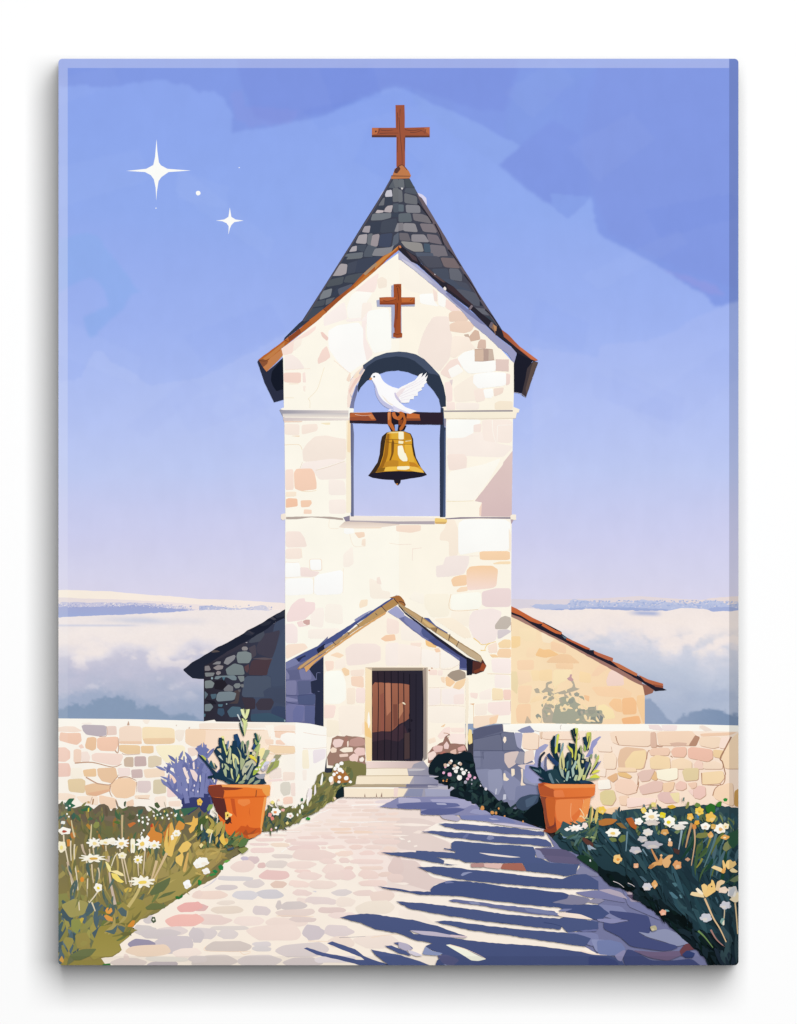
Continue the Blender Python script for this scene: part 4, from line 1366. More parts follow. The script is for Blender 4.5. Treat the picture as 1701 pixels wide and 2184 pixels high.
# shaded soffit and right slope
p('7277a5', 'c2', '0 838 50 880 180 960 340 1070 580 1240 582 1352 520 1342 522 1270 420 1200 330 1142 220 1080 110 1000 0 905', 0, 2)
p('a4a7cd', 'b2', '1608 850 1680 802 1701 812 1748 862 1752 892 1701 908 1640 872', 0, 2)
p('8287b4', 'c2', '50 880 180 960 200 1000 180 1040 110 990 50 930')
p('4a5080', 'c2', '320 1070 580 1245 580 1335 525 1330 520 1245 400 1172 300 1130 250 1090', 0, 2)
p('525c8c', 'c2', '200 990 270 1010 320 1070 270 1090 210 1060 195 1020', 1)
p('272533', 'c2', '0 782 50 848 180 945 320 1052 500 1180 580 1236 640 1262 700 1280 660 1300 600 1270 500 1210 320 1080 180 965 60 870 0 800')
p('4f5c92', 'c2', '215 905 255 905 320 970 420 1030 410 1040 320 990')
p('b39469/a98f6c', 'c2', '0 770 40 798 160 868 210 900 330 985 420 1040 515 1105 640 1180 702 1225 720 1260 700 1282 620 1235 500 1148 430 1100 320 1032 190 945 60 850 0 792', 0, 2)
ps('c2', '''
c4a478 45 815 150 870 195 905 190 935 70 845
d6b47c 205 910 300 970 330 1000 270 990 205 935
9c7d58 265 985 330 985 330 1035 300 1015
d1b383 325 995 430 1050 420 1095 320 1030
caaa7c 435 1075 510 1105 490 1140 430 1095
c6af8e 505 1110 620 1180 700 1230 712 1262 690 1278 600 1225 500 1150
b9996c 210 935 260 985 240 985 190 945
''', 0)
st('4d3d38', 'c2', '205 895 195 940;330 985 318 1032;440 1040 428 1098;515 1100 495 1150', 6, 4)
p('55302c', 'c2', '628 1270 702 1284 720 1258 750 1312 728 1358 662 1382 628 1378', 0, 1)
p('9c4c2f', 'c2', '690 1352 715 1285 750 1312 728 1358', 1)
p('7c3f2c', 'c2', '640 1355 700 1330 690 1362 650 1378', 1)
use('porch_post', PORCH)
p('1d1d2a', 'c2', '580 1238 634 1272 628 1388 582 1393', 0, 1)
# ------------------------------------------------------------------ garden walls
GWL = use('garden_wall', None, 'sunlit garden wall of peach and cream rubble left of the door')
p('fffaf0>fbf2e6', 'a2', '400 1760 1100 1766 1500 1776 1741 1786 1831 1772 1846 1788 2436 1795 2531 1795 2650 1806 2763 1830 2786 1838 2786 2090 2760 2300 2500 2620 2300 2720 400 2720')
p('fbe0c9/fdead6', 'b2', '-20 1856 300 1850 600 1862 612 1930 600 2010 640 2060 600 2500 -20 2500', 0, 3)
p('f9e8d8/fdf5e8', 'b2', '0 1800 400 1802 740 1798 825 1800 822 1830 560 1840 0 1850', 1)
WS = '''
f8e3d3 480 1842 560 1826 640 1830 705 1868 640 1880 480 1872
c0b5bc 697 1825 722 1813 910 1820 912 1906 850 1916 740 1900 712 1870
ecd4c8 914 1826 995 1825 1000 1902 914 1906
f7dfcb 1018 1842 1080 1822 1212 1830 1212 1982 1020 1977
f9e4bf 1215 1830 1490 1842 1497 1962 1460 1980 1240 1982 1215 1930
f7ebdd 1493 1870 1520 1855 1582 1860 1562 1942 1530 1962 1500 1930
f7dabd 1583 1850 1705 1850 1760 1860 1750 1990 1701 2004 1640 2002 1583 1970
f4cdb6 508 1920 518 1878 580 1886 690 1883 700 1952 660 1988 600 1976 510 1950
eec7a3 728 1990 745 1925 800 1918 827 1930 822 2022 790 2038 733 2016
f5ccb3 830 1925 1007 1914 1012 1990 985 2042 860 2037 830 2010
f7d8c8 672 1996 700 1978 722 2010 690 2020
eecea4 1018 1985 1197 1990 1202 2062 1080 2067 1020 2037
f0cea2 1203 1995 1312 1993 1314 2052 1280 2062 1208 2056
fcf1d0 1328 1990 1582 1988 1582 2152 1420 2142 1343 2050
f5d2c1 480 2010 560 2006 602 2040 602 2102 560 2132 480 2127
f5d8c4 630 2030 660 2020 697 2030 694 2132 650 2142 630 2130
f8e6db 696 2045 750 2042 774 2090 762 2132 720 2142 695 2120
f8dfd2 783 2072 820 2053 1042 2063 1054 2090 1022 2162 960 2162 788 2122
d1bba6 1058 2112 1080 2090 1142 2090 1142 2177 1063 2172
ccb5b1 1149 2085 1247 2083 1254 2167 1149 2172
e2d2b7 1266 2085 1330 2076 1382 2095 1380 2157 1300 2182 1266 2177
f5e0d2 1603 2012 1690 2003 1705 2060 1640 2087 1608 2060
f2cdbe 480 2142 590 2142 607 2190 602 2256 480 2261
fbf2e2 608 2184 702 2182 714 2256 650 2282 603 2266
efcba1 708 2200 822 2186 826 2258 720 2258
ebc7a4 830 2186 990 2178 1005 2256 960 2316 870 2296 836 2246
f6e3dc 1003 2182 1112 2182 1117 2246 1020 2261
d2bbb7 1120 2198 1217 2192 1222 2266 1128 2271
f7dfc7 1224 2194 1402 2182 1412 2256 1240 2271
e7d0a9 578 2280 700 2272 732 2294 727 2400 590 2386
eac5a0 722 2334 800 2313 937 2324 942 2380 820 2426 738 2416
f5d2b0 948 2314 1010 2271 1110 2268 1167 2304 1152 2416 1080 2444 990 2436 950 2386
e3d1ce 1173 2293 1287 2293 1292 2366 1260 2396 1178 2391
dccfb1 1310 2284 1417 2278 1422 2396 1350 2408 1308 2401
f9e4d0 578 2398 650 2418 640 2464 480 2454 480 2398
fae5d0 648 2424 842 2422 842 2504 700 2484
f5d5ba 848 2413 992 2443 992 2534 940 2534 850 2484
f7dfc8 1148 2418 1287 2411 1270 2450 1158 2447
f5d5bb 1078 2474 1140 2448 1147 2504 1085 2524
f8d8c5 1422 2243 1502 2243 1532 2326 1428 2316
f6dbd5 1428 2333 1532 2424 1428 2436
f8e1d0 1438 2469 1542 2462 1542 2514 1443 2510
fae8d8 1320 2430 1420 2420 1425 2520 1325 2520
f6ddcc 1600 2120 1720 2100 1720 2200 1600 2220
'''
ps('a2', WS, 1)
st('c59f86', 'a2', '735 2262 820 2310 860 2320 940 2326 985 2280 1005 2258 1010 2240;1010 2268 1090 2260 1165 2290;985 2035 1010 2050 1016 1930;640 2142 790 2136 960 2175 1040 2150;945 2330 940 2390 960 2430', 11, 5)
st('b98c74', 'a2', '1168 2300 1170 2390;1045 2060 1080 2072 1200 2064;990 2450 1010 2500 1015 2540;1180 2440 1280 2450;790 2430 770 2490;850 1916 912 1908 912 1826', 5, 3)
ps('a2', '''
f0ceb2 1020 1955 1212 1955 1212 1981 1020 1977
efd0ab 1218 1930 1494 1926 1486 1976 1240 1981
e6b795 738 2400 942 2362 940 2382 820 2426
f0c6ac 1000 1920 1010 1920 1012 1990 1002 1992
fbeee0 1215 1770 1285 1772 1262 1810 1235 1805
c9a994 1085 1820 1098 1780 1105 1800 1108 1820
dcc9bc 1500 1820 1512 1812 1510 1830
dabfaa 1605 1845 1625 1830 1622 1850
fbf0e6 700 1800 780 1795 790 1810 700 1812
''')
p('fffdf6>fdf6ec', 'b2', '822 1796 940 1806 1064 1830 1086 1838 1086 2090 1060 2250 960 2440 822 2560 820 2200')
ps('b2', '''
f8d8c2 645 1870 822 1876 822 1930 700 1932 648 1922
f9dec8 558 1938 635 1940 635 1982 573 1986
fad9c4 655 1945 742 1940 737 1987 653 1982
f7dbb7 598 1990 817 2000 822 2057 650 2064 588 2030
fdeadb 640 1832 700 1815 822 1820 822 1868 640 1870
fffaf2 700 1900 750 1880 822 1885 822 1990 760 2000 690 1940
fcf2da 880 2030 930 2025 942 2190 880 2190
f0e6ea 970 2030 1082 2020 1078 2100 975 2152
fff8ec 560 1820 640 1815 620 1870 600 1930 580 1850
f7e5d8 715 2216 820 2220 815 2286 715 2296
ddd7ca 693 2320 720 2302 772 2302 782 2344 777 2410 720 2424 693 2384
f5e2d8 780 2314 820 2308 822 2426 785 2420
f8d6c4 715 2444 740 2428 797 2428 802 2486 720 2496
f7e0da 575 2284 700 2274 722 2294 600 2302
f4e4da 600 2190 700 2180 705 2270 600 2275
fbf0e6 880 2200 920 2200 915 2290 885 2290
''')
st('eec8a8', 'b2', '600 1992 700 1995 815 2000;590 2060 690 2068 815 2060;640 1872 820 1874;0 1852 200 1858 560 1860', 6, 4)
st('f3dfd2', 'b2', '890 1880 1000 1900 1084 1906;885 2016 960 2020 1084 2008', 5, 4)
# violet cast shadow of the potted plant
use('plant_shadow', GWL, 'violet shadow of the potted plant on the wall')
SHV = '7d83b4'
p('7379ac>4a5186', 'a3', '1530 120 1560 40 1600 60 1650 -60 1701 -100 1800 0 1850 120 1820 300 1780 420 1680 440 1600 420 1548 330 1550 250', 0, 4)
p('3b4173>343a66', 'a3', '1550 252 1620 262 1701 170 1790 180 1800 300 1760 420 1680 470 1600 440 1548 350', 0, 3)
for s in ('1540 260 1520 100 1440 20 1400 -10', '1600 300 1560 60 1545 -40 1530 -100', '1590 200 1575 20 1572 -100', '1600 260 1540 160 1430 130', '1560 260 1480 190 1430 150', '1640 250 1620 60 1600 -80',
          '1680 250 1690 20 1701 -160', '1720 250 1740 40 1760 -200', '1560 120 1510 -20 1500 -60', '1700 120 1660 -20 1640 -60', '1760 220 1780 0 1740 -140', '1800 250 1850 60 1900 0', '1640 200 1740 -60 1790 -130', '1530 60 1500 20 1495 -10'):
    q = pts('a3', s)
    stroke(q, R.choice([SHV, '6b71a5', '7c81b3']), 42, 12)
    for k in range(5):
        i = R.uniform(.35, 1)
        x = q[0][0] + (q[-1][0] - q[0][0]) * i
        y = q[0][1] + (q[-1][1] - q[0][1]) * i
        blade(x, y, math.radians(R.choice([-140, -60, -90]) + R.uniform(-20, 20)), R.uniform(60, 110), R.uniform(18, 30), R.choice([SHV, '6b71a5', '8085b6']))
ps('a3', '''
f7e3dc 1560 0 1580 -10 1600 40 1620 90 1600 100 1575 50
f3dcd8 1620 10 1660 20 1690 60 1680 120 1650 90
fbeee6 1590 95 1610 90 1615 130 1600 130
f6e4de 1645 -40 1660 -60 1665 10 1650 10
''')
bl('e9e0ec', 'a3', '1595 185 7 12 1650 190 5 10 1690 200 6 10 1660 150 6 10 1552 320 7 14')

GWR = use('garden_wall', None, 'garden wall right of the door, its near end in blue shade')
p('fffcf3>fcf0e4', 'c2', '885 1810 1200 1803 1701 1811 2101 1808 2581 1813 3000 1824 3000 2640 1600 2700 885 2400')
p('fbe8d6>fae0cb', 'c2', '1200 1872 1701 1868 2200 1866 3000 1874 3000 2640 1500 2640 1190 2300')
WR = '''
fae2ce 1222 1875 1532 1870 1542 1942 1228 1937
fae3d0 1210 1945 1350 1940 1360 2100 1220 2100
fae2cc 1058 1885 1160 1883 1197 1900 1192 2022 1120 2027 1053 2012
e6c9b0 1208 1880 1232 1872 1222 1932 1206 1930
f8dec6 1800 1882 1860 1870 2162 1870 2147 2002 1880 1987 1820 1962
e1bda8 2149 1880 2192 1875 2202 2007 2149 2007
f6d8be 2200 1875 2502 1866 2532 1900 2527 1987 2460 1992 2220 1992
f6dcc2 2560 1930 2600 1915 2752 1920 2742 2002 2680 2017 2570 1992
fbe3d4 2752 1920 2842 1914 2780 2020 2732 2010
f8dcbb 2752 2100 2842 1930 2900 1880 3000 1880 3000 2190 2782 2190
f0d0a3 2685 2025 2777 2035 2752 2102 2685 2087
f4d0b7 2135 2040 2170 2013 2302 2010 2317 2040 2300 2077 2150 2077
f1c5ae 2323 2042 2350 2008 2452 2003 2457 2060 2435 2092 2340 2087
f0c1ac 2467 2022 2500 2003 2677 2025 2682 2102 2640 2132 2470 2097
e8c4a5 1869 2112 1890 2025 1940 2003 2102 2020 2117 2080 2092 2192 1878 2192
f7dcad 1930 2132 2000 2040 2112 2030 2112 2100 2082 2192 1938 2192
f7dbb1 2143 2100 2200 2073 2312 2090 2322 2192 2148 2192
f8ddbd 2328 2120 2420 2093 2502 2130 2502 2192 2328 2192
f6d5c4 2518 2150 2550 2113 2592 2130 2602 2192 2528 2192
f8dfc7 2598 2140 2700 2123 2767 2155 2762 2192 2598 2192
f9e2ca 1749 2062 1830 2048 1862 2100 1852 2192 1749 2192
fae6d3 1690 1960 1811 1990 1822 2047 1700 2042
f9dcbb 1864 2178 2022 2182 2032 2216 1868 2216
e8bb90 1774 2266 1862 2222 1868 2276 1828 2306
f8d7c1 1844 2316 1880 2277 1992 2282 2037 2334 2032 2391 1950 2414 1848 2376
ecc489 1864 2222 1942 2222 1992 2254 1972 2276 1878 2250
e6c6b9 2029 2234 2080 2203 2192 2192 2142 2291 2070 2301
eac291 2154 2276 2192 2206 2212 2276 2192 2291
fdf5dd 2199 2202 2382 2180 2382 2276 2300 2296 2208 2276
e5d1a5 2419 2214 2440 2187 2562 2182 2557 2286 2440 2296
f7dbb1 2579 2224 2767 2207 2782 2266 2742 2316 2588 2326
e8c6b9 2047 2344 2180 2292 2257 2299 2247 2381 2080 2411 2060 2384
f3d1af 2254 2314 2357 2297 2342 2366 2300 2391 2258 2386
f1cbbb 2361 2324 2400 2292 2452 2307 2457 2356 2420 2376 2364 2366
f2ceb5 2464 2314 2542 2302 2542 2346 2500 2364
f0c9bd 2514 2374 2560 2332 2617 2342 2622 2416 2570 2451 2518 2436
f6d7cc 2468 2374 2514 2362 2514 2426
f7d8b9 2678 2416 2710 2352 2812 2312 2852 2312 2862 2516 2700 2446
e2d29e 1719 2394 1760 2372 1837 2372 1857 2446 1822 2504 1740 2496 1720 2456
e5c2ba 2208 2416 2240 2387 2392 2392 2392 2476 2280 2486 2220 2456
f6d6bb 1878 2424 1962 2416 1942 2506 1888 2496
fadfd3 1948 2434 2202 2442 2192 2486 1948 2526
f7d3ae 1744 2536 1882 2512 1872 2586 1778 2586
c79a58 2864 2384 2910 2352 2910 2516 2864 2506
fdf6ea 1700 2290 1800 2280 1815 2360 1705 2370
fae7d6 1705 2190 1770 2190 1765 2260 1705 2250
'''
ps('c2', WR, 1, 0, 'c9a38a', (5, 6))
ps('d2', '''
f3cfb2 872 1890 1195 1877 1120 1906 880 1916
fdf3e6 870 1812 900 1815 890 1860 860 1850
f3e0dc 430 1815 520 1815 560 1860 540 1866 440 1850
f7e6e2 540 1818 600 1815 680 1820 670 1866 560 1866
f3e3d6 860 1830 900 1818 960 1850 980 1866 910 1872
dcb9a5 608 1972 680 1964 762 1970 750 1996 640 2002
b98e76 778 1985 830 1903 872 1920 840 1998 780 1998
c49e88 500 1985 560 2000 545 2008 505 2005
f0dfae 610 2400 697 2390 692 2486 650 2466
''')
st('a97f64', 'd2', '1138 1918 1090 2010 1044 2100 1062 2130 1078 2190 1090 2240', 13, 8)
st('b98c70', 'd2', '152 1912 165 1960 180 1985;415 2110 425 2050 440 2030;620 2080 640 2095;1085 2240 1080 2300 1040 2330 890 2326;885 2225 888 2320;980 2420 1000 2360 1050 2320;330 2380 345 2340 350 2300;340 2330 345 2250', 9, 5)
# end of the wall in shade
p('62667f>8286a3', 'c2', '636 1858 700 1835 790 1820 885 1808 895 1872 985 1880 1010 1990 1060 2025 1200 2190 1210 2420 1000 2560 950 2540 870 2480 780 2390 640 2300', 0, 1.5)
ps('c2', '''
5a5e78 640 1940 640 1862 700 1838 880 1815 885 1870 780 1900
6c7088 640 1945 870 1892 885 2030 640 2030
71758c 870 1885 980 1880 1010 1990 1000 2030 890 2035
7b7f99 640 2040 700 2038 700 2180 640 2180
767a95 720 2045 905 2040 910 2190 720 2190
898da9 640 2200 760 2190 880 2220 900 2330 780 2380 700 2320
9498b3 760 2200 880 2190 890 2330 850 2420 770 2370
8a8eac 900 2190 1050 2310 1000 2460 940 2460 890 2340
7f84a4 1000 2340 1100 2330 1190 2350 1200 2420 1060 2450 990 2480
989cb8 1050 2190 1190 2200 1200 2340 1070 2310
a6a7c2 985 1880 1060 1885 1045 2027 1010 2000
8f93b4 1013 1865 1060 1835 1120 1820 1162 1870 1150 1882 1050 1885
d9c6c0 903 2060 960 2045 1030 2040 1002 2150 940 2190 903 2130
9c9aa8 988 2140 1030 2040 1082 2050 1062 2160
eed8ca 1078 2042 1150 2025 1162 2110 1070 2152
e6d3cc 1010 2160 1100 2150 1160 2130 1150 2200 1080 2200
f6e6cf 895 2230 910 2226 918 2260 945 2280 925 2295 895 2290
f6e6cf 960 2190 990 2190 992 2240 965 2260
f3e0cc 1042 2190 1062 2190 1060 2310 1088 2330 1040 2335 1050 2250
c3c4d4 830 2360 842 2360 835 2410 822 2410
c9cad8 895 2408 918 2408 918 2450 890 2456
fbebd8 890 1945 900 1915 918 1920 920 1950 905 1975
c9c9d8 730 2360 750 2350 755 2370 735 2376
''')
st('50556f', 'c2', '640 1940 880 1890;640 2032 890 2036 1000 2032;868 1885 885 1960 890 2040;885 1812 890 1870;720 2045 725 2110;640 2090 720 2090', 5, 4)
p('fffcf4', 'c2', '890 1812 1200 1804 1705 1812 1705 1866 1240 1872 1160 1868 1120 1822 1050 1845 1015 1866 895 1870', 0, 1)
st('b7a8a8', 'c2', '1390 1815 1380 1835 1385 1855;890 1812 895 1870;1160 1865 1200 1874', 5, 3)
use('plant_shadow', GWR, 'lavender shadow left of the right potted plant')
p('979ac4/a9aacd', 'pr', '505 353 440 336 330 400 325 430 285 430 255 600 275 690 100 690 90 900 220 1010 500 1010 600 800 560 760 470 780 440 640 380 660 345 560 360 500 440 440', 1)
ps('pr', """
b9b6d0 380 600 440 520 470 560 450 700 470 790 420 770
fae3d3 370 560 430 500 460 540 400 640 375 600
dcd6e0 540 640 600 600 650 670 590 700
""")
use('plant_shadow', GWR, 'lavender shadow right of the right potted plant')
p('8f91c4/a4a5cf', 'pr', '1404 214 1370 208 1240 288 1200 440 1128 564 1182 562 1262 500 1260 420 1338 320 1330 300', 1)
# ------------------------------------------------------------------ path
PATH = use('path', None, 'pale paved path leading up to the door')
p('fdf4ea>fcefe0', 'b3', '1240 240 1170 270 1080 310 1000 370 940 405 870 435 800 475 700 520 540 545 480 590 415 620 385 670 415 690 330 745 240 790 195 830 185 880 145 930 0 1000 -100 1060 -250 1160 -370 1240 -500 1290 -570 1360 -520 1380 -600 1430 -680 1500 -660 1550 -710 1590 -740 1610 -840 1615 -790 1800 4412 1800 4302 1600 4182 1500 4102 1430 3922 1250 3702 1060 3592 1020 3502 1000 3402 890 3402 880 3261 740 3101 690 3001 590 2931 520 2761 460 2651 420 2531 400 2421 350 2341 290 2291 265 2151 255 2141 240', 0, 4)
p('f9e9e1', 'b3', '1190 268 1500 260 1701 262 1900 300 1950 700 1600 1100 1250 700 900 640 720 580 960 440 1080 330', 2)
p('f1e0d8', 'c3', '-200 330 190 350 480 400 540 440 340 470 220 540 450 640 460 715 150 705 0 720 160 850 290 940 430 960 300 1000 270 1050 90 1045 0 1030 -100 1000 -60 800 -250 600', 2)
p('e8d6cf', 'c3', '0 420 200 430 330 470 200 540 440 640 450 720 150 705 0 690 -60 560', 1)
p('e4d0ca', 'c3', '0 780 150 790 280 930 420 960 300 1000 270 1050 100 1000 0 980', 1)
rs('b3', '''
f6e2da 1180 272 1262 300 1330 285 1490 302 1100 312 1280 325
f3dfd8 1080 330 1300 346 1320 325 1500 345
f5e0d6 1180 352 1380 372 1130 390 1290 412 1300 385 1480 410
e9dbe0 1500 270 1690 300 1520 322 1701 338
f7e6dc 960 450 1060 472 1080 438 1250 465 1260 430 1500 455
f5ddd2 1390 350 1540 372 1500 385 1600 405 1610 380 1701 402 1520 425 1720 450
f8e4da 900 482 1040 500 1060 470 1180 490 1190 470 1370 500 1380 470 1560 495 1570 470 1740 492
f8e8de 700 525 880 552 890 515 1100 535
f8dcc8 1120 510 1300 535 1150 542 1310 560 1320 535 1480 558
f6e0d8 1310 505 1500 530 1510 500 1720 526 1490 535 1730 556
f6e3da 560 565 750 582 950 545 1140 572
f4dcd5 480 598 720 626 730 605 830 636 840 580 1030 606 1040 575 1160 605
f5dfd6 1180 580 1340 602 1350 575 1540 602 1550 570 1720 600
f3dcd8 430 640 600 662 780 626 1100 656
f9e4d2 610 640 770 672
f3dcd5 1240 605 1460 642 1480 610 1720 650
f2d9d4 440 680 640 722 750 660 1030 702
f4ddd5 1040 670 1082 690 1095 660 1250 690 1410 660 1560 690
f0d5cc 1280 655 1400 692
f4ddd0 1570 670 1690 712
e8ddd6 620 736 800 768
f4ded7 800 698 1168 788
f4dccf 1160 708 1312 752
f2d9d2 1365 705 1500 742 1520 700 1640 742
d9c3c6 400 756 512 816
c9bfd6 355 756 420 786
f0dbd3 270 795 470 885
e2c0bd 500 808 567 852
e3d8d3 568 790 752 852
f4dfd7 748 798 1002 856
f2dbd4 1025 775 1170 816 1195 768 1287 808 1290 778 1572 816
dfcbc6 1618 768 1740 902
f4dfd8 1053 822 1245 912
efd5cc 1240 838 1315 870
f4ddd2 1370 838 1570 866
f1d9d3 1178 868 1332 952
ebc7c4 513 876 767 952
f2d6cf 813 866 952 893
f4ded8 838 888 1048 950 1075 888 1240 952
f2dad2 1360 874 1532 942
efd6cc 1528 888 1642 926
efd9d2 1608 904 1740 972
e4dad9 378 953 557 1020
ebcec0 610 966 747 1022
f6dfd6 768 963 942 1017
f3e1d8 940 963 1175 1027
f3dbd3 1362 958 1602 1006
dbd6d9 160 924 460 960
d7cecf 138 1000 328 1042
eed9d3 798 1040 964 1090
d4d2d9 480 1042 720 1115
dad9de 285 1050 500 1122
e1d8d9 1128 1036 1304 1090
efdad3 1312 1043 1497 1090
f1dcd2 1463 1048 1664 1137
f3dcd1 -60 1048 242 1116
f0e3d7 148 1130 304 1170
f5e4dc 833 1110 932 1152
e7d8d6 905 1104 1174 1162
f8eade 1170 1104 1332 1182
f4e9da 1338 1135 1664 1242
e2b5b3 -60 1160 77 1218
efdfd1 103 1178 374 1242
dacfd0 460 1180 608 1254
d4caca 656 1134 700 1206 690 1140 920 1206
e9d7d0 652 1206 984 1268
e5cfcb 1018 1190 1252 1238
f3dfda 1100 1230 1340 1282
eed8d2 -60 1255 282 1332
f8e6de 298 1270 554 1342
f2dfd6 568 1283 924 1352
e4d3ce 768 1270 998 1314
e4dcd8 98 1348 424 1382
ded5d6 -60 1368 152 1458
e2d8d7 158 1378 332 1454
f5e3da 408 1342 862 1468
d0c7ce 885 1348 1070 1464
e1d5d6 1073 1348 1324 1432
d3c8c3 56 1478 444 1564
ded7da 453 1483 612 1523
dcd6d8 453 1522 614 1562
dbd0d0 655 1498 1104 1606
f2e1d5 1100 1438 1320 1530
f5e6dc 1320 1425 1701 1530
d8ceca -60 1600 326 1700
dbd1d1 328 1598 704 1700
d7cdcd 716 1618 1054 1700
e9e0e4 985 1605 1330 1660
''')
rs('a3', '''
eeafaa 1516 1146 1730 1224
f4bab1 1416 1253 1740 1352
efd8ce 1648 1048 1730 1106
d4cdcc 1148 1343 1334 1424
e6dad8 1328 1358 1604 1424
d4ccce 1198 1378 1544 1454
d1c8cd 1316 1438 1644 1578
d4ccd0 1618 1368 1740 1482
8e89a5 1096 1463 1324 1544
f3d8c0 1078 1513 1454 1604
f6e6dc 1478 1538 1720 1612
e2d4cd 946 1622 1254 1700
beb4b9 1256 1648 1518 1700
eae4da 1248 1612 1604 1650
dfd5d3 1608 1604 1764 1662
d7d0d2 1228 1258 1314 1324
efdcd4 1060 1590 1100 1640
''')
st('dfd9de', 'b3', '150 940 100 985 35 1020;1000 1055 970 1050', 14, 5)
st('fffdf8', 'b3', '950 400 1060 375 1130 345;800 490 900 470 1020 455;1300 318 1500 312 1600 330;540 560 700 545 860 542;1200 458 1400 462 1600 452;700 720 740 690 800 660', 8, 3)
st('f7d9bd', 'b3', '60 1520 70 1560 440 1564;660 1262 800 1262 980 1268;930 1475 1100 1480;1470 1445 1600 1425 1701 1418;345 1560 380 1590 440 1575', 5, 3)
st('6b6880', 'b3', '1195 1447 1300 1443 1420 1436', 3, 2)
ps('c3', '''
fbeee4 -60 480 100 470 240 480 290 494 150 498 0 490
fbf0e6 -80 575 40 570 100 578 0 584
fdf4ea 0 590 40 600 60 612 20 612
fdf4ea 75 622 100 615 105 632 80 635
fbeee4 128 664 155 655 164 668 135 676
f6e6dc 120 555 170 530 215 540 180 560
fbeee4 -60 980 60 975 95 990 40 1000
fbeee2 0 1075 80 1060 190 1080 120 1092 0 1095
f8ebdf 0 1205 180 1225 260 1290 330 1340 100 1290 0 1262
fdf5ea 0 1190 40 1192 20 1200
''')
# right side of the path lies in full shade
SHP = use('cast_shadow', PATH, 'long blue tree shadows striping the path')
p('777a9f', 'c3', '1240 518 1330 670 1160 690 1300 815 1540 825 1600 905 1701 965 1701 1168 1450 1160 1320 1145 1450 1090 1420 1260 1660 1290 1480 1380 1650 1450 1590 1525 1701 1590 1780 1590 1860 1640 2101 1800 2720 1800 2600 1600 2481 1500 2401 1430 2221 1250 2001 1060 1891 1020 1801 1000 1701 885 1560 742 1400 692 1300 590', 0, 3)
p('8a8bb1', 'c3', '440 240 590 262 650 298 720 352 830 402 950 425 1060 462 1230 520 1250 525 1000 500 780 462 540 432 520 402 350 402 190 396 190 352 0 346 -160 330 -120 310 0 250', 0, 3)
ps('c3', '''
a9a8c8 265 266 450 262 590 268 645 305 560 345 480 330 300 298
b6b3ce 0 248 180 262 195 290 0 302
666c9b -20 312 60 296 300 290 500 300 530 325 400 340 250 352 0 346
5e6494 190 370 262 346 510 340 570 352 480 390 380 400 260 398 190 386
b4aec5 350 402 480 400 536 432 500 456 380 432
7a81b0 520 405 700 402 830 405 950 430 1010 470 800 452 540 440
9a9cc0 600 380 640 350 720 350 800 390 700 400
aeb0cd 765 425 830 430 860 440 800 442
c5bfd2 620 310 640 300 660 320
d2c9d6 740 466 900 470 1060 490 1240 520 1250 526 1000 505 780 470
b1b2ce 320 298 400 300 415 315 330 312
''')
ps('c3', '''
8586a4 1500 905 1560 828 1640 872 1705 905 1705 928 1560 910
605b7a 1150 680 1410 692 1510 742 1522 782 1230 742
665f7e 1228 742 1510 762 1562 822 1300 802
83829b 1308 1146 1460 1074 1622 1110 1640 1130 1580 1165 1400 1170
918ea6 1600 1140 1701 1100 1760 1130 1701 1160
9194af 1398 986 1500 972 1642 976 1560 1018
8e8fb0 1160 690 1210 705 1255 778 1180 765
7e7fa6 1500 1060 1701 1040 1900 1080 1940 1150 1760 1120 1600 1100
8387ad 1701 1160 1900 1180 1980 1260 1860 1300 1740 1260
6f74a0 1400 1270 1520 1260 1640 1320 1700 1390 1560 1400
7f84ac 1420 1400 1640 1400 1701 1420 1720 1500 1640 1520
8c92b8 1640 1460 1760 1465 1890 1520 1900 1600 1760 1600 1680 1560
7b7ea5 1900 1000 2000 1070 2180 1220 2240 1300 2100 1240 1960 1180
b4a8b8 1701 1040 1800 1030 1900 1060 1960 1120 1820 1080
b7a6b0 1930 1040 1990 1048 2010 1080 1960 1080
a59bae 1960 1080 2060 1130 2070 1145 1980 1140
8f94b2 2040 1395 2140 1395 2280 1370 2440 1430 2500 1490 2380 1522 2260 1480 2120 1440
''')
p('59638f', 'c3', '335 475 400 470 520 475 700 490 900 500 1100 525 1240 545 1247 577 1100 570 900 560 700 535 520 525 400 500', 0, 3)
p('55608c', 'c3', '195 540 310 535 420 545 600 555 800 575 1000 590 1200 600 1260 610 1300 640 1310 672 1220 667 1100 650 900 640 700 620 540 600 400 585 300 560', 0, 3)
p('4f5c86', 'c3', '450 640 480 622 600 630 800 650 1000 660 1150 672 1172 720 1165 760 1260 790 1310 822 1060 812 570 805 520 780 390 765 320 760 392 790 385 815 515 826 420 827 140 770 -60 742 -150 720 0 718 150 718 150 705 350 715 480 725 485 710 388 690 388 682 450 690', 0, 3)
p('4d5a82', 'c3', '1060 810 1300 808 1540 822 1512 905 1440 922 1300 902 1090 878', 0, 2)
p('4c5883', 'c3', '160 845 330 840 500 850 640 870 860 890 1100 920 1400 945 1440 930 1500 910 1600 905 1705 965 1705 1035 1540 1030 1300 1022 1050 1000 800 980 500 945 300 900', 0, 3)
p('475480', 'c3', '275 1055 275 1030 300 1005 380 975 430 960 560 965 720 980 900 1010 1200 1040 1400 1060 1452 1080 1440 1110 1310 1145 1450 1165 1705 1168 1800 1240 1720 1300 1500 1250 1380 1190 1100 1165 800 1130 550 1095 400 1085 190 1080 0 1045 -100 1030 -180 1005 0 1028 100 1050', 0, 3)
p('6a7099', 'c3', '425 1130 470 1118 640 1135 800 1160 1100 1190 1330 1220 1372 1262 1200 1250 1000 1222 700 1172 560 1157', 0, 3)
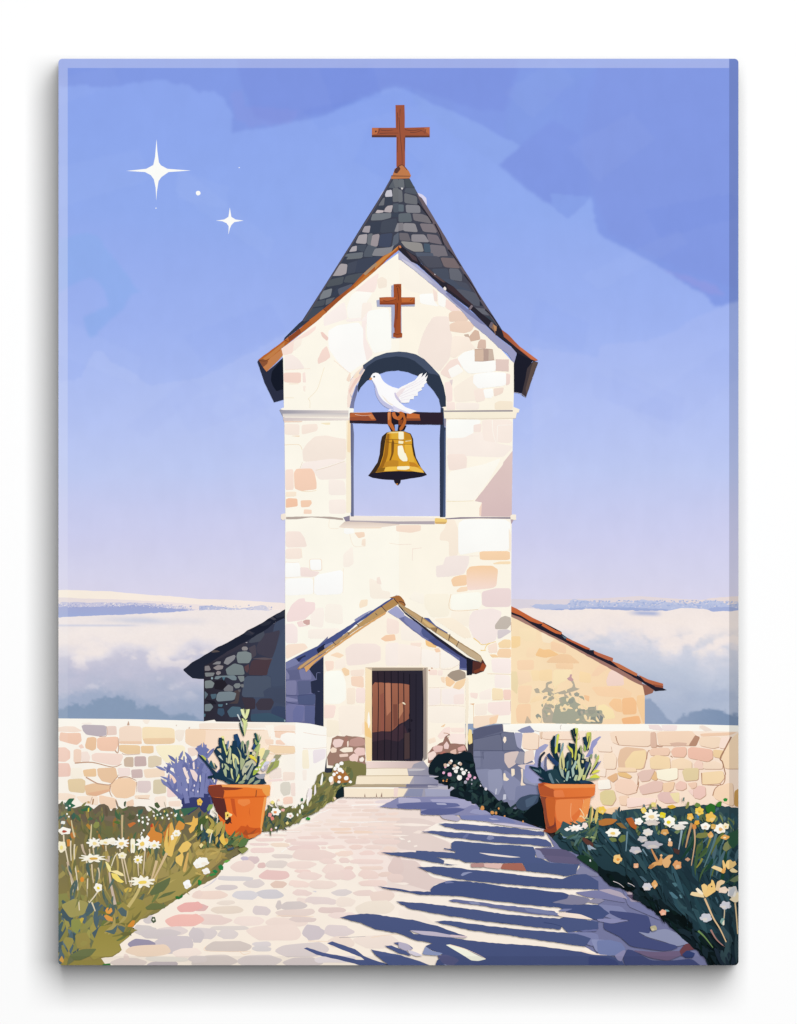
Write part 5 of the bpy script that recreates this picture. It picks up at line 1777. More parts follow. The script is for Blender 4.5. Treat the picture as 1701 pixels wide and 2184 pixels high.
p('4d5983', 'c3', '-22 1136 200 1150 560 1195 900 1245 1370 1285 1470 1262 1640 1300 1705 1312 1705 1370 1440 1400 1392 1350 1382 1378 1100 1350 700 1300 400 1255 100 1200', 0, 3)
p('4d5983', 'c3', '305 1310 390 1300 500 1310 800 1350 1100 1380 1300 1395 1500 1410 1642 1452 1610 1500 1590 1522 1300 1480 900 1420 600 1380', 0, 3)
p('4d5983>47527c', 'c3', '-500 1275 -430 1255 -270 1240 -100 1262 0 1278 150 1300 330 1345 590 1440 480 1430 300 1400 90 1385 130 1415 230 1420 470 1450 600 1470 830 1495 1100 1510 1400 1545 1705 1587 1800 1600 1900 1640 1950 1720 300 1720 330 1640 372 1590 228 1520 290 1495 140 1465 0 1410 -210 1370 -320 1320', 0, 3)
p('4f5b87', 'b3', '893 1540 920 1530 1060 1575 1200 1600 1340 1635 1500 1640 1440 1700 1300 1662 1000 1592', 0, 2)
p('4f5b87', 'b3', '1093 1495 1135 1478 1330 1545 1400 1600 1500 1640 1701 1700 1480 1700 1380 1612 1200 1542', 0, 2)
p('4f5b87', 'b3', '1463 1545 1530 1560 1701 1592 1860 1640 2020 1700 1640 1700 1500 1590', 0, 2)
p('505c88', 'b3', '1583 1515 1640 1513 1701 1538 1770 1562 1810 1602 1701 1580', 0, 2)
p('55618f', 'b3', '1655 1490 1701 1485 1780 1500 1830 1540 1760 1550 1701 1510', 1)
ps('c3', '''
efe3dc 678 721 800 731 1052 761 960 764 780 747
ba908c 615 813 730 811 732 845 620 846
e2beb5 730 811 892 814 866 862 732 846
a96a5b 888 815 1050 809 1072 840 1092 880 870 861
6a739f 545 590 580 560 606 555 585 590 560 602
838aaf 750 605 765 575 800 572 820 600 780 615
8f96b8 530 912 550 892 600 885 634 890 600 897 545 922
8d93b2 595 1140 680 1145 700 1165 620 1160
7c83a8 1070 1195 1180 1200 1370 1240 1340 1255 1100 1225
7d82a8 1360 1220 1400 1200 1490 1200 1420 1225
7a80a8 390 970 430 962 480 978 400 985
f6e4d6 1352 1246 1400 1230 1550 1246 1665 1292 1560 1286 1380 1266
c2b8c9 88 1383 300 1395 480 1430 592 1438 560 1449 400 1442 200 1422
d9c4c9 440 1420 590 1434 560 1448 440 1436
f4f3e2 403 1508 440 1504 560 1540 680 1600 750 1630 680 1646 620 1641 560 1602 450 1536
b9b2c6 0 1480 80 1500 120 1545 60 1560 0 1530
d6cfdc 80 1550 150 1570 210 1600 150 1605 90 1580
97a3c0 390 1660 440 1665 490 1700 400 1700
57597f 330 1600 400 1590 470 1610 520 1640 450 1700 370 1660
8d97bb 230 1520 290 1560 380 1580 340 1600 200 1590
''')
st('ead0ba', 'c3', '440 1506 560 1540 680 1592 745 1628', 6, 3)
st('f7e3d5', 'c3', '1560 1560 1660 1585 1780 1592', 14, 10)
st('38456f', 'c3', '830 1312 900 1322 960 1325;1240 1318 1320 1330 1390 1350', 8, 4)
ps('d3', '''
474f7b 98 1215 200 1225 300 1235 430 1260 455 1345 440 1412 340 1395 400 1440 500 1472 660 1510 684 1528 640 1550 560 1562 280 1522 190 1440 50 1372 48 1310 120 1330 250 1310 270 1300 180 1280 100 1240
8a8bb2 -10 1288 100 1284 272 1298 120 1328 0 1305
434b75 215 1620 250 1545 300 1555 450 1640 600 1645 800 1625 920 1720 240 1720
6e5f7c 288 1553 500 1570 702 1558 722 1592 600 1645 450 1620
6b424a 695 1560 742 1502 800 1490 900 1500 975 1540 965 1565 850 1540 760 1558 740 1602 710 1600
33406d 715 1592 760 1553 830 1580 810 1617 750 1618
3f4977 -80 1600 60 1612 150 1640 200 1700 -80 1720
7580ac -10 1470 100 1465 200 1490 240 1550 160 1600 0 1590
8d8aae 140 1600 220 1550 240 1560 200 1650 170 1640
5a4f66 240 1080 300 1080 350 1125 300 1130
''')
# ------------------------------------------------------------------ steps
STEPS = use('steps', None, 'three pale stone steps at the door, right half in shade')
SP = STEPS
p('c9bfbd/8f90aa', 'b3', '1238 162 1342 68 1425 5 1701 0 1960 -4 2042 66 2198 158 2150 244 1238 248')
p('f3dcd4/c5b2b0', 'b2', '1425 2128 1665 2128 1910 2124 1912 2184 1960 2190 1425 2192', 0, 1)
p('a3a0ad', 'c2', '130 2150 210 2120 240 2160 260 2184 110 2184', 0)
use('step', STEPS, 'top step')
p('fbf0dc/f9ead2', 'b3', '1425 6 1701 0 1776 5 1786 62 1701 63 1425 66', 0, 1)
p('a7a4b1/9593a6', 'c3', '75 5 255 0 262 60 85 62', 0, 1)
p('c7c3c8', 'c3', '80 8 240 5 200 22 85 25', 1)
use('step', STEPS, 'middle step')
p('f8e9d0/f6e5c9', 'b3', '1338 80 1345 66 1701 66 1831 68 1795 134 1701 136 1338 138', 0, 1)
p('b8a68a', 'b3', '1318 138 1701 137 1770 140 1760 160 1270 160', 0, 1)
p('a09eb2/8f8fa8', 'c3', '135 68 340 68 337 135 133 133', 0, 1)
p('74748f', 'c3', '70 138 338 136 330 158 60 160', 0)
p('cfcad0', 'c3', '262 66 340 66 340 78 265 76', 0)
use('step', STEPS, 'bottom step')
p('fbecd5/f8e7cc', 'b3', '1235 162 1500 160 1781 176 1740 242 1701 246 1238 249', 0, 1)
p('fffaee', 'b3', '1235 162 1420 160 1701 166 1700 178 1240 172', 0)
p('f3dbd3', 'b3', '1662 170 1701 168 1690 246 1660 246', 0)
p('8e92ae', 'c3', '92 178 212 178 200 242 48 242', 0, 1)
p('a4a6c0', 'c3', '225 178 470 162 455 242 230 242', 0, 1)
p('bcb8c4', 'c3', '250 148 497 158 480 186 250 178', 0, 1)
st('d9c3b3', 'b3', '1240 248 1500 250 1700 248', 5, 4)
st('cdb899', 'b3', '1342 67 1500 66 1790 64', 7, 6)
st('b39f86', 'b3', '1240 160 1500 160 1770 158', 8, 6)
st('cdb8a0', 'b3', '1428 4 1600 1 1776 3', 5, 4)
st('70708c', 'c3', '85 64 200 66 340 67;60 164 240 164 340 160', 6, 5)
ps('b3', '''
97796c 1408 246 1414 214 1420 246
97796c 1508 246 1513 210 1518 246
97796c 1548 246 1560 204 1563 246
''', 0)
# ------------------------------------------------------------------ flower beds
GREENS = ['6c6a42', '7d7646', '8d8148', '5b6a55', '55676f', '9a8d50', '49606a', 'a39555', '76704a']
BEDL = use('flower_bed', None, 'sunlit olive flower bed at lower left with white daisies')
p('6a624f>988b48', 'a3', '380 330 520 300 570 345 640 340 700 322 760 320 800 350 850 312 890 305 925 325 945 365 1000 350 1060 345 1100 325 1240 330 1260 370 1320 385 1400 340 1450 330 1540 380 1610 400 1701 330 1740 380 1830 420 1931 470 2031 545 2121 620 2091 670 2116 690 2031 745 1941 790 1901 830 1885 885 1845 935 1701 1005 1600 1062 1450 1162 1330 1242 1200 1292 1130 1362 1180 1382 1100 1432 1020 1502 1040 1552 990 1592 960 1612 860 1617 930 1700 380 1700', 0, 7)
ps('a3', '''
6d6150 590 395 650 360 700 350 790 360 850 310 895 305 940 355 920 400 860 470 840 480 720 460 620 430
7a6a58 880 440 900 405 1000 410 1034 420 1034 500 960 460
9c8c50 480 1250 700 1180 900 1200 1100 1180 1300 1080 1330 1200 1150 1330 1010 1480 960 1600 800 1640 620 1640 480 1500
a39752 700 1300 860 1330 1000 1400 1010 1500 940 1600 800 1620 760 1480
a5945a 1250 700 1500 780 1701 700 1760 800 1701 900 1560 960 1500 900 1350 950 1250 900
a59058 1701 600 1880 640 1960 700 1880 800 1760 900 1640 960 1580 900
6f7048 700 480 1000 500 1040 560 900 620 760 600
8b8a50 480 1080 620 1060 760 1100 700 1200 600 1300 480 1290
5a6d73 480 1240 560 1230 600 1290 590 1340 540 1370 480 1320
4d6068 480 1360 600 1350 640 1430 640 1480 560 1600 480 1560
''')
leaves('a3', '501 760 1200 700 1701 560 1701 950 1300 1150 900 1250 501 1250', 120, ['8d814b', '978a52', '837a48', 'a29455', '787248', '6b6e50', '938850', '9d8f51', '5f6b5a', 'b09c5a'], (110, 280), (16, 40), (50, 130), .5)
leaves('a3', '501 380 1000 380 1300 420 1580 440 1400 760 900 640 501 700', 100, ['6c6a45', '7a7248', '5f6a4c', '847a4a', '6f6450', '4e6b4a', '50655c', 'a5763e', '8b7a48'], (60, 180), (14, 32), (60, 125), .6)
leaves('a3', '501 1180 900 1200 960 1250 830 1500 600 1640 501 1640', 60, ['5c6f76', '4f636c', '8d8a50', '6c7050', '97904f', '4a5f62'], (90, 220), (30, 64), (60, 150), .9)
leaves('a3', '900 1180 1250 1050 1350 1180 1130 1340 1000 1480 860 1600', 14, ['93893f', '8a8143', '7a7a42', 'a09550', '5b6d6c', '6f7a44'], (80, 190), (20, 48), (-70, 60), .7)
ps('a3', '''
988b44>a3964f 850 1350 930 1340 1010 1420 1120 1425 1015 1510 1035 1555 955 1608 860 1612 800 1640 760 1590 800 1480
a59656 1340 980 1480 900 1640 840 1760 830 1740 940 1640 1020 1480 1120 1360 1160 1300 1100
9c8e4c 1000 1180 1120 1100 1230 1130 1260 1230 1140 1330 1020 1320
a39a5c 520 1170 640 1110 760 1150 720 1250 600 1280
b5a05e 1640 640 1800 600 1900 680 1840 780 1700 800
9a8d4e 640 1420 740 1400 780 1480 740 1540 660 1540
''')
leaves('a3', '860 1330 1340 960 1700 820 1700 980 1300 1200 1000 1520', 16, ['8a8044', '7f7a44', 'b0a060', '6f7a48'], (80, 200), (14, 30), (-60, -10), .5)
leaves('b3', '0 560 230 500 400 620 200 780 60 900 0 950', 40, ['a58f4e', 'b29a58', '8b8350', '77784e', 'c0a860'], (60, 150), (14, 36), (-70, 40), .6)
leaves('b3', '-20 380 100 420 240 480 330 560 200 600 60 620 -20 560', 44, ['2f4752', '3e5a58', '50684f', '6d7a4a', 'b7a353', '274050'], (60, 140), (14, 34), (-110, -40), .6)
ps('a3', '''
536b74 610 1310 660 1320 690 1390 640 1420 615 1380
8f9350 610 1290 690 1290 700 1330 660 1420 610 1380
9a9050 540 1480 560 1440 620 1450 635 1480 600 1540 590 1570 560 1510
9b9150 680 1500 710 1472 755 1480 740 1510 700 1525
98894a 660 1570 690 1540 790 1535 740 1560 690 1580
6c744c 590 1600 700 1545 830 1540 780 1600 690 1640 640 1640
54686c 1005 1210 1040 1185 1085 1220 1080 1270 1040 1260
566a6c 890 1390 960 1380 1010 1330 990 1400 975 1420
64704a 1280 1060 1330 990 1460 930 1445 990 1400 1050 1330 1080 1290 1085
6d7548 1240 1190 1300 1150 1420 1165 1410 1195 1330 1208 1255 1210
667048 1340 1118 1400 1070 1510 1045 1460 1080 1400 1100
6d6b3e 1025 1415 1060 1398 1130 1400 1120 1425 1060 1435
55614c 1290 1300 1300 1270 1325 1270 1335 1310 1310 1325
8d9152 797 487 815 458 848 460 852 492 825 517 802 508
54743a 965 460 1000 448 1030 465 1010 480
3f6a52 1500 355 1560 345 1700 330 1560 420 1580 470 1530 470 1501 430
35694f 560 300 590 260 640 258 610 300 650 320 600 345 570 400 540 420 530 350
3b6b4c 690 350 740 320 790 340 780 365 700 370
2f7a3c 1690 955 1710 950 1705 1010 1692 990
2f7238 1495 1098 1515 1090 1530 1100 1560 1072 1562 1100 1530 1120 1505 1115
3a7a3c 880 1672 945 1665 945 1690 870 1690
''')
bl('f3eee0', 'a3', '1312 1293 8 8')
ps('b3', '''
2d7f44 160 840 185 820 208 840 205 870 175 870
27804a 110 875 140 865 162 885 140 902
3c8f4a 85 910 120 895 150 908 100 925
6fae4c 205 805 230 785 270 785 235 808
7d9a55 90 905 60 920 70 935
2a8a42 -5 960 20 958 22 985 0 1000
52a345 285 580 320 550 370 550 400 580 380 615 330 630 300 610
85a558 65 350 85 310 118 310 115 340 75 372
3c6a52 230 510 250 480 290 485 305 505 280 530
''')
leaves('a3', '501 300 640 300 1000 340 1240 330 1500 350 1560 400 1500 430 501 430', 46, ['5d6a45', '4b6b4c', '6f6a4c', '3f6356', '7b7a4a', '6b5f4c'], (40, 100), (18, 36), (200, 340), .6)
# autumn-coloured leaves and thick pale stems
ps('a3', '''
d88b3f 1250 600 1262 560 1285 530 1290 480 1310 470 1325 540 1390 560 1380 640 1340 650 1290 640
c8793a 1400 560 1440 480 1465 460 1475 500 1430 600 1400 640
e3b45c 1440 640 1450 480 1470 460 1490 540 1530 450 1560 490 1530 560 1480 640 1440 740 1400 700
d99545 1500 500 1530 445 1580 480 1570 520 1520 545
ecbb5c 1570 470 1640 462 1652 405 1668 430 1692 425 1690 480 1670 500 1660 530 1625 560 1610 520 1640 490
e9c368 1400 650 1425 530 1440 500 1432 600 1440 680 1480 560 1545 540 1500 640 1470 760 1420 740
edc66c 1520 700 1560 640 1600 620 1640 650 1600 710 1560 720 1570 760 1550 845 1500 800 1500 760 1550 730
d8b066 1560 870 1600 720 1615 720 1590 880 1570 892
c07c3e 600 560 625 540 650 560 640 600 610 600
d38b3f 570 610 600 605 605 665 575 670
e3923c 685 945 700 925 722 940 715 970 692 972
e9a24a 900 1215 915 1190 955 1195 962 1222 940 1245 910 1240
de9a4a 888 1262 910 1250 965 1278 965 1310 915 1300
d98f3a 1095 1340 1130 1300 1155 1300 1145 1355 1090 1355
d6a150 530 1600 548 1640 540 1665 505 1640
c9b048 680 1290 700 1275 720 1280 700 1330
d9a94e 870 1050 890 1045 885 1065
ccb052 1057 1040 1090 1018 1130 1025 1120 1055 1070 1065
e8a85a 660 880 672 870 680 885 668 890
c9743c 1090 480 1140 460 1165 470 1110 510
c4472c 1285 490 1300 470 1308 500 1290 508
b5843c 735 490 750 470 780 500 770 530
''')
S1 = 'd9c6a6'
st('e4d6b8', 'a3', '545 570 550 640 575 760 600 900 630 1065;606 620 605 700 610 790;640 650 635 720 645 850 660 950 680 1215;740 785 750 900 748 1040 755 1142;840 1050 800 1105 762 1150;785 1145 800 1180 815 1222', 13, 9)
st(S1, 'a3', '785 820 790 900 800 980;1040 770 1060 880 1080 990;1060 770 1090 900 1118 1012;1180 820 1182 870 1186 920;1240 700 1232 800 1223 910;1130 930 1125 970 1122 1012;840 850 850 900 846 950;795 670 805 740;765 690 770 740;905 660 908 710;1025 690 1028 720', 13, 8)
st('cdb8a8', 'a3', '935 890 950 1000 985 1165', 14, 26)
st('cbb878', 'a3', '1205 1000 1160 1090 1095 1185', 22, 30)
st('d8bd92', 'a3', '1425 725 1370 840 1305 965;1340 790 1310 900 1290 960', 24, 12)
st('cbb48a', 'a3', '1046 400 1044 500 1046 600', 18, 12)
st('d6c79c', 'a3', '783 480 778 560 768 640;610 445 622 520 640 590', 9, 16)
st('e6dcc0', 'a3', '1008 725 985 750 965 800 950 850', 10, 8)
st('c9b49c', 'a3', '580 800 600 900 640 1010;700 650 715 710 735 740;905 780 930 800;930 750 932 800', 22, 12)
leaves('a3', '540 800 1000 850 1150 1150 900 1200 560 1120', 20, ['566a62', '4f6260', '7a7a4c', '8f8650'], (70, 170), (14, 30), (60, 120), .4)


def petals(x, y, rx, ry, c, cc=None, n=7, cr=.32):
    """a painted flower: many petals round a warm centre, or a loose clump of a few"""
    if n >= 8:
        a0 = R.uniform(0, 6.28)
        P = []
        for k in range(n * 4):
            a = a0 + 2 * math.pi * k / (n * 4)
            q = (0.66, 0.95, 1.08, 0.92)[k % 4] * R.uniform(.82, 1.1)
            P.append((x + rx * q * math.cos(a), y + ry * q * math.sin(a)))
        paint(catmull(P, True, 2), c)
    else:
        a0 = R.uniform(0, 6.28)
        P = []
        m = max(4, n - 1)
        for k in range(m * 6):
            a = a0 + 2 * math.pi * k / (m * 6)
            q = .9 + .1 * math.cos(m * (a - a0)) + R.uniform(-.07, .07)
            P.append((x + rx * q * math.cos(a), y + ry * q * math.sin(a)))
        paint(catmull(P, True, 2), c)
    if min(rx, ry) > 22:
        blob(x + rx * R.uniform(-.3, .3), y + ry * .35, rx * .45, ry * .35, mixc(c, 'f3e3c8', .4), .2, 9)
    if cc:
        blob(x + rx * R.uniform(-.15, .15), y + ry * .12, rx * cr, ry * cr, cc, .2, 9)


def flowers(parent, t, rows, label=None, name='flower'):
    ox, oy = OFF[t]
    for q in rows.strip().split('\n'):
        f = q.split()
        use(name, parent, label)
        petals(float(f[0]) + ox, float(f[1]) + oy, float(f[2]), float(f[3]), f[4], f[5] if len(f) > 5 and f[5] != '-' else None, int(f[6]) if len(f) > 6 else 7)


flowers(BEDL, 'a3', '''
552 537 60 34 fdfaf0 b0452f 6
528 672 44 52 f9f0d2 f6e58c 6
805 637 62 44 fefbf0 f5dfa0 8
900 632 56 28 fcf6e2 f3dc9c 6
955 625 44 32 fdf8ea - 6
1040 640 68 48 fffcf4 f6d684 9
1136 662 24 74 fcf6e0 f3e6a8 5
1222 642 62 60 fffcf4 f2d06c 8
1320 655 60 38 fdfaf0 f5e39a 8
790 768 106 36 fdf8e6 e0b050 9
1045 746 40 30 fbf3da f6e9a4 6
1181 780 40 42 fdf8e8 f2d44c 8
1217 968 104 50 fdf8e6 f4d768 9
840 1020 38 40 fcf8ea f4dc3c 6
1510 556 36 30 fdfaf0 f3df9c 7
1692 818 44 42 fffdf8 - 6
1600 992 36 42 ffffff - 5
540 465 22 16 eef0e8 - 5
1472 592 14 26 fdf8ea - 4
1260 600 20 26 fffdf4 - 5
''')
use('flower', BEDL, 'yellow drooping flower')
ps('a3', '''
f6e79a 900 798 915 802 945 840 952 880 935 890 915 850
f8e6a8 935 880 1000 872 1050 900 1062 922 1030 920 960 888
f4dc72 950 895 1000 905 1030 945 1062 970 1040 982 1000 968 962 935
''')
on(BEDL)
bl('fdfbf4', 'a3', '1174 402 7 8 1218 424 9 8 1258 420 10 9 1270 440 10 9 1187 450 9 12 1220 462 10 12 1262 475 10 12 1228 530 8 10 1211 555 6 10 1316 408 7 9 1345 400 7 8 1372 392 7 7 1388 425 9 11 1430 402 9 11 1443 433 9 9 1500 405 11 10 1466 382 8 7 1552 402 7 9 1510 392 6 7 1552 320 7 14 570 340 9 8 598 322 8 7 575 392 7 8 590 415 7 8 1205 570 4 8')
ps('a3', '''
4d5f3e 1320 300 1345 290 1370 330 1350 345 1325 325
c9bfae 1400 280 1412 300 1425 350 1408 320
8b7f70 985 270 1000 290 1015 345 1000 330
4f5f48 1060 290 1080 280 1072 335 1058 320
cda97a 745 285 765 280 770 300 750 302
b98f6a 795 260 805 265 800 300 785 320
5a5b40 1085 420 1110 402 1160 402 1150 430 1115 445
e6d24e 752 345 765 335 762 375 750 372
''')
bl('d9c36a', 'a3', '1330 430 8 14 1405 370 8 10')

# bed left of the steps
BEDS = use('flower_bed', None, 'narrow olive flower strip left of the steps')
p('827d4e>67653f', 'b3', '545 545 545 400 600 320 650 340 720 335 800 345 880 310 930 250 985 150 1010 60 1060 30 1090 40 1130 40 1160 -40 1250 -60 1330 -60 1420 -30 1425 60 1345 70 1335 140 1260 160 1215 160 1160 200 1170 262 1110 290 1060 325 1000 372 940 405 850 440 800 478 700 522 640 540', 0, 6)
leaves('b3', '700 350 900 320 1000 120 1100 40 1330 -20 1300 120 1160 260 950 400 760 480', 110, ['8a8450', '77784a', '959055', '67693f', '6f7a52', '50604a'], (40, 110), (14, 34), (-80, -20), .6)
leaves('b3', '560 330 700 340 820 400 700 520 560 540', 40, ['4f5f52', '3f5450', '5f6b48', '7a7a4c', '394a48'], (40, 110), (14, 30), (60, 130), .6)
p('16262b', 'b3', '1165 225 1180 190 1230 152 1238 248 1160 254', 1)
p('a86f3a', 'b3', '1135 80 1150 10 1200 -10 1240 20 1290 90 1280 120 1200 130 1160 120', 1)
p('e9c9ae', 'b3', '1120 80 1145 60 1150 130 1120 150', 1)
ps('b3', '''
fdfaf2 1035 110 1050 40 1060 60 1050 140 1035 150
f6ecec 920 230 940 170 965 180 960 250 930 300
f7eff2 985 150 995 140 1000 210 980 240
fdf8f0 920 250 938 240 930 330 915 300
f3d9b8 1145 250 1160 245 1172 262 1155 276
2f9a3a 905 435 925 415 950 425 945 445
2a6a44 868 260 885 252 888 280 870 285
f7d7c6 670 270 682 260 692 280 675 290
f6e98e 605 295 625 275 645 290 630 312
''')
bl('fffdf8', 'b3', '1150 55 15 15 1197 78 15 15 1255 85 20 18 1193 118 14 12 1175 40 10 10 1125 95 18 26 1200 15 22 20 1225 30 10 14 1160 5 16 16 1290 118 14 12 1180 -20 20 20 1215 -40 18 16')
flowers(BEDS, 'b3', '''
655 372 44 34 fffcf4 e9955a 7
775 405 32 26 fffaf2 e0b0a0 6
690 300 30 22 fdf6ea - 5
715 358 18 14 f0b6ae - 5
605 400 18 22 ef9d92 - 5
625 430 16 18 e8867a - 5
752 470 14 14 ecd98a - 5
617 525 9 14 f3b0b0 - 4
''')
bl('fffdf8', 'b3', '656 510 10 9 880 330 12 20 820 330 9 12 860 370 8 20 840 400 8 12')

# dark bed right of the steps
BEDD = use('flower_bed', None, 'shaded dark shrubs with pink blossom right of the steps')
p('15222b>101c22', 'c3', '258 0 290 -70 340 -120 420 -130 500 -120 560 -150 620 -130 640 -90 655 0 680 80 712 150 780 200 825 250 870 285 930 290 960 340 1000 350 1060 335 1130 260 1200 225 1240 340 1275 515 1100 472 950 428 800 398 700 342 640 292 580 270 500 250 440 240 438 200 500 165 342 132 342 68 262 58', 0, 5)
leaves('c3', '290 20 600 -80 700 150 860 290 1060 340 1220 300 1240 480 1000 420 760 370 560 240 360 120', 130, ['1c2d33', '14242a', '24383c', '0e1a1f', '2a3f3e', '1d3230'], (40, 100), (18, 44), (0, 360), .6)
p('3d4c62', 'c3', '1000 300 1040 250 1120 225 1200 225 1190 290 1120 350 1060 365 1010 340', 1)
p('4d5f76', 'c3', '1080 270 1160 235 1190 240 1150 310 1090 340', 1)
p('0e181d', 'c3', '1060 400 1130 330 1210 280 1240 380 1270 510 1150 480', 1)
bl('fbf8f2', 'c3', '490 28 17 16 520 82 20 22 556 42 19 18 500 -2 18 14 600 38 8 8 470 5 12 10 540 10 14 12 578 20 9 9 420 -25 14 12 520 -40 14 12 450 -60 12 12')
bl('efb3d2', 'c3', '436 56 17 17 606 64 16 18 650 82 12 12 590 92 14 12 385 40 12 12 400 -10 10 10')
bl('a9a7b4', 'c3', '572 120 14 16 625 100 8 10 625 135 6 7')
bl('d99a5a', 'c3', '382 108 8 8 410 112 7 6 415 98 5 5 716 345 17 14 715 330 12 9 800 380 17 14 832 384 10 14 855 345 7 9 905 410 8 7 1062 456 7 9')
bl('e3dde6', 'c3', '745 178 12 14 700 150 6 8')
bl('d7b9a4', 'c2', '400 2160 16 16 440 2140 16 14 480 2165 14 12 530 2150 12 14')

# dark bed, lower right
BEDR = use('flower_bed', None, 'dark teal flower bed at lower right dotted with pale blooms')
p('2b4650>16252b', 'c3', '1345 560 1360 500 1420 470 1560 430 1640 330 1701 370 1740 380 1840 400 1911 365 1980 370 2031 345 2101 370 2181 352 2321 330 2481 322 2601 312 2761 322 2901 340 3000 345 3000 1760 2700 1760 2601 1602 2481 1502 2401 1432 2221 1252 2001 1062 1891 1022 1801 1002 1701 892 1560 742 1400 692 1310 600', 0, 6)
p('101c1f>131f26', 'd3', '-180 720 -100 760 60 870 150 880 300 960 420 1100 560 1150 700 1260 850 1330 1000 1420 1100 1600 1000 1700 900 1605 780 1502 700 1432 520 1252 300 1062 190 1022 100 1002 0 892 -141 742', 0, 8)
ps('d3', '''
2f4a52 0 400 130 395 210 360 330 345 480 350 600 360 640 420 500 460 250 520 60 560 0 560
30484f 600 340 780 320 900 320 1050 330 1210 345 1210 560 1000 560 800 520 640 460
223a43 250 560 700 560 900 640 1200 700 1200 1000 900 900 600 800 250 700
1e333c 400 800 800 850 1000 1000 1200 1050 1200 1400 900 1200 600 1000
''')
leaves('d3', '0 400 300 360 700 350 1195 360 1195 560 700 560 0 600', 150, ['35565e', '2f4c57', '46605a', '4f6e78', '5c6c46', '27414a', '3c5a50', '6f7f52'], (40, 120), (14, 40), (50, 140), .6)
leaves('d3', '0 560 1195 560 1195 1500 900 1450 400 900 0 700', 190, ['27444e', '233a43', '2d4a55', '20333c', '314e58', '263d46', '213740', '35525a'], (140, 380), (18, 52), (25, 80), .4)
leaves('d3', '700 560 1195 560 1195 1000 760 850', 40, ['3b5a62', '4a6570', '2b4a40', '1f3f30', '46603c', '5d6a38'], (120, 280), (14, 34), (95, 130), .4)
leaves('d3', '0 890 300 980 600 1200 1000 1480 1150 1640 950 1620 500 1230 200 1010', 80, ['0f1a1c', '162429', '10201f', '1c2a33', '0c1516'], (60, 180), (20, 50), (10, 70), .5)
leaves('c3', '1340 560 1700 420 1701 860 1560 720', 70, ['22383f', '2c4750', '3d5a62', '1a2c30', '46584c', '314b3c'], (60, 170), (14, 36), (10, 80), .5)
ps('c3', '''
1f3a2c 1515 760 1545 738 1600 745 1680 800 1701 830 1701 890 1600 820
5c3a34 1540 580 1600 600 1660 640 1660 675 1600 650
7f98b4 1400 555 1430 545 1455 560 1440 590 1410 600 1395 580
8fa3b5 1608 655 1625 660 1645 700 1620 700
a2b0bd 1620 650 1660 675 1690 695 1640 690
dbe0e2 1628 780 1640 780 1642 798 1630 798
''')
ps('d3', '''
b9763a 0 450 60 430 110 430 170 440 120 480 0 500
b5612f 235 430 290 420 335 500 320 525 280 500
8a6a3a 150 470 200 465 250 520 200 510
2f6b2c 915 330 960 298 1000 315 1000 380 950 395 925 370
3f7f2c 1005 310 1030 285 1058 285 1050 330 1015 330
2f8f3c 1068 265 1085 255 1108 262 1100 285 1075 285
6f8b4a 820 320 840 292 870 305 880 330 840 335
8d8f54 745 340 765 285 780 290 775 330 755 350
5d7a72 720 280 728 250 740 250 735 280
7d8048 830 590 850 555 930 548 950 560 930 590 870 600
73804a 92 600 120 590 155 600 160 625 120 630
6d7a44 172 610 200 570 235 570 235 620 195 636
7d8258 1062 690 1080 640 1115 618 1142 650 1140 680 1090 712
6d7a5a 1120 960 1160 930 1200 910 1200 960 1160 975
2f5540 1110 560 1200 520 1200 640 1150 690 1110 640
4c707a 630 980 660 975 680 1000 660 1015
4f7482 605 1060 630 1055 685 1105 670 1120 640 1105
5a7f8a 690 1080 705 1078 722 1108 705 1110
3e5b68 995 1100 1010 1098 1030 1140 1020 1160
4a6470 350 920 380 925 420 960 400 975
6fa0a0 570 1205 600 1210 612 1222 580 1225
4d332f 640 680 700 700 690 740 650 720
3b7bb0 840 400 860 395 860 430 845 425
''')
st('8fa6b2', 'd3', '715 530 705 600 688 695', 20, 8)
st('6d8b98', 'd3', '250 540 245 620 238 710;380 690 420 750', 14, 8)
st('c9a584', 'd3', '822 520 826 640 796 832', 16, 7)
st('c0986e', 'd3', '800 470 770 580 748 678', 22, 9)
st('8c8a3e', 'd3', '890 770 870 810 840 850;960 600 930 680', 20, 10)
st('58767c', 'd3', '1010 560 980 660 905 845;1100 540 1060 650', 26, 8)
st('6e8b54', 'd3', '855 1388 910 1440 980 1530', 18, 6)
st('a37c74', 'd3', '962 1378 1010 1460 1078 1522', 16, 6)
st('e9dfe0', 'd3', '130 965 180 985 222 1018;255 980 290 995 312 1012', 5, 3)
st('0c1214', 'd3', '640 895 655 940 668 980;500 1030 525 1080 548 1120;440 490 438 515', 7, 5)
leaves('d3', '1080 1300 1200 1200 1200 1650 1050 1650', 16, ['2b4048', '1d2f38', '33484f', '202c38'], (120, 260), (30, 60), (60, 110), .4)
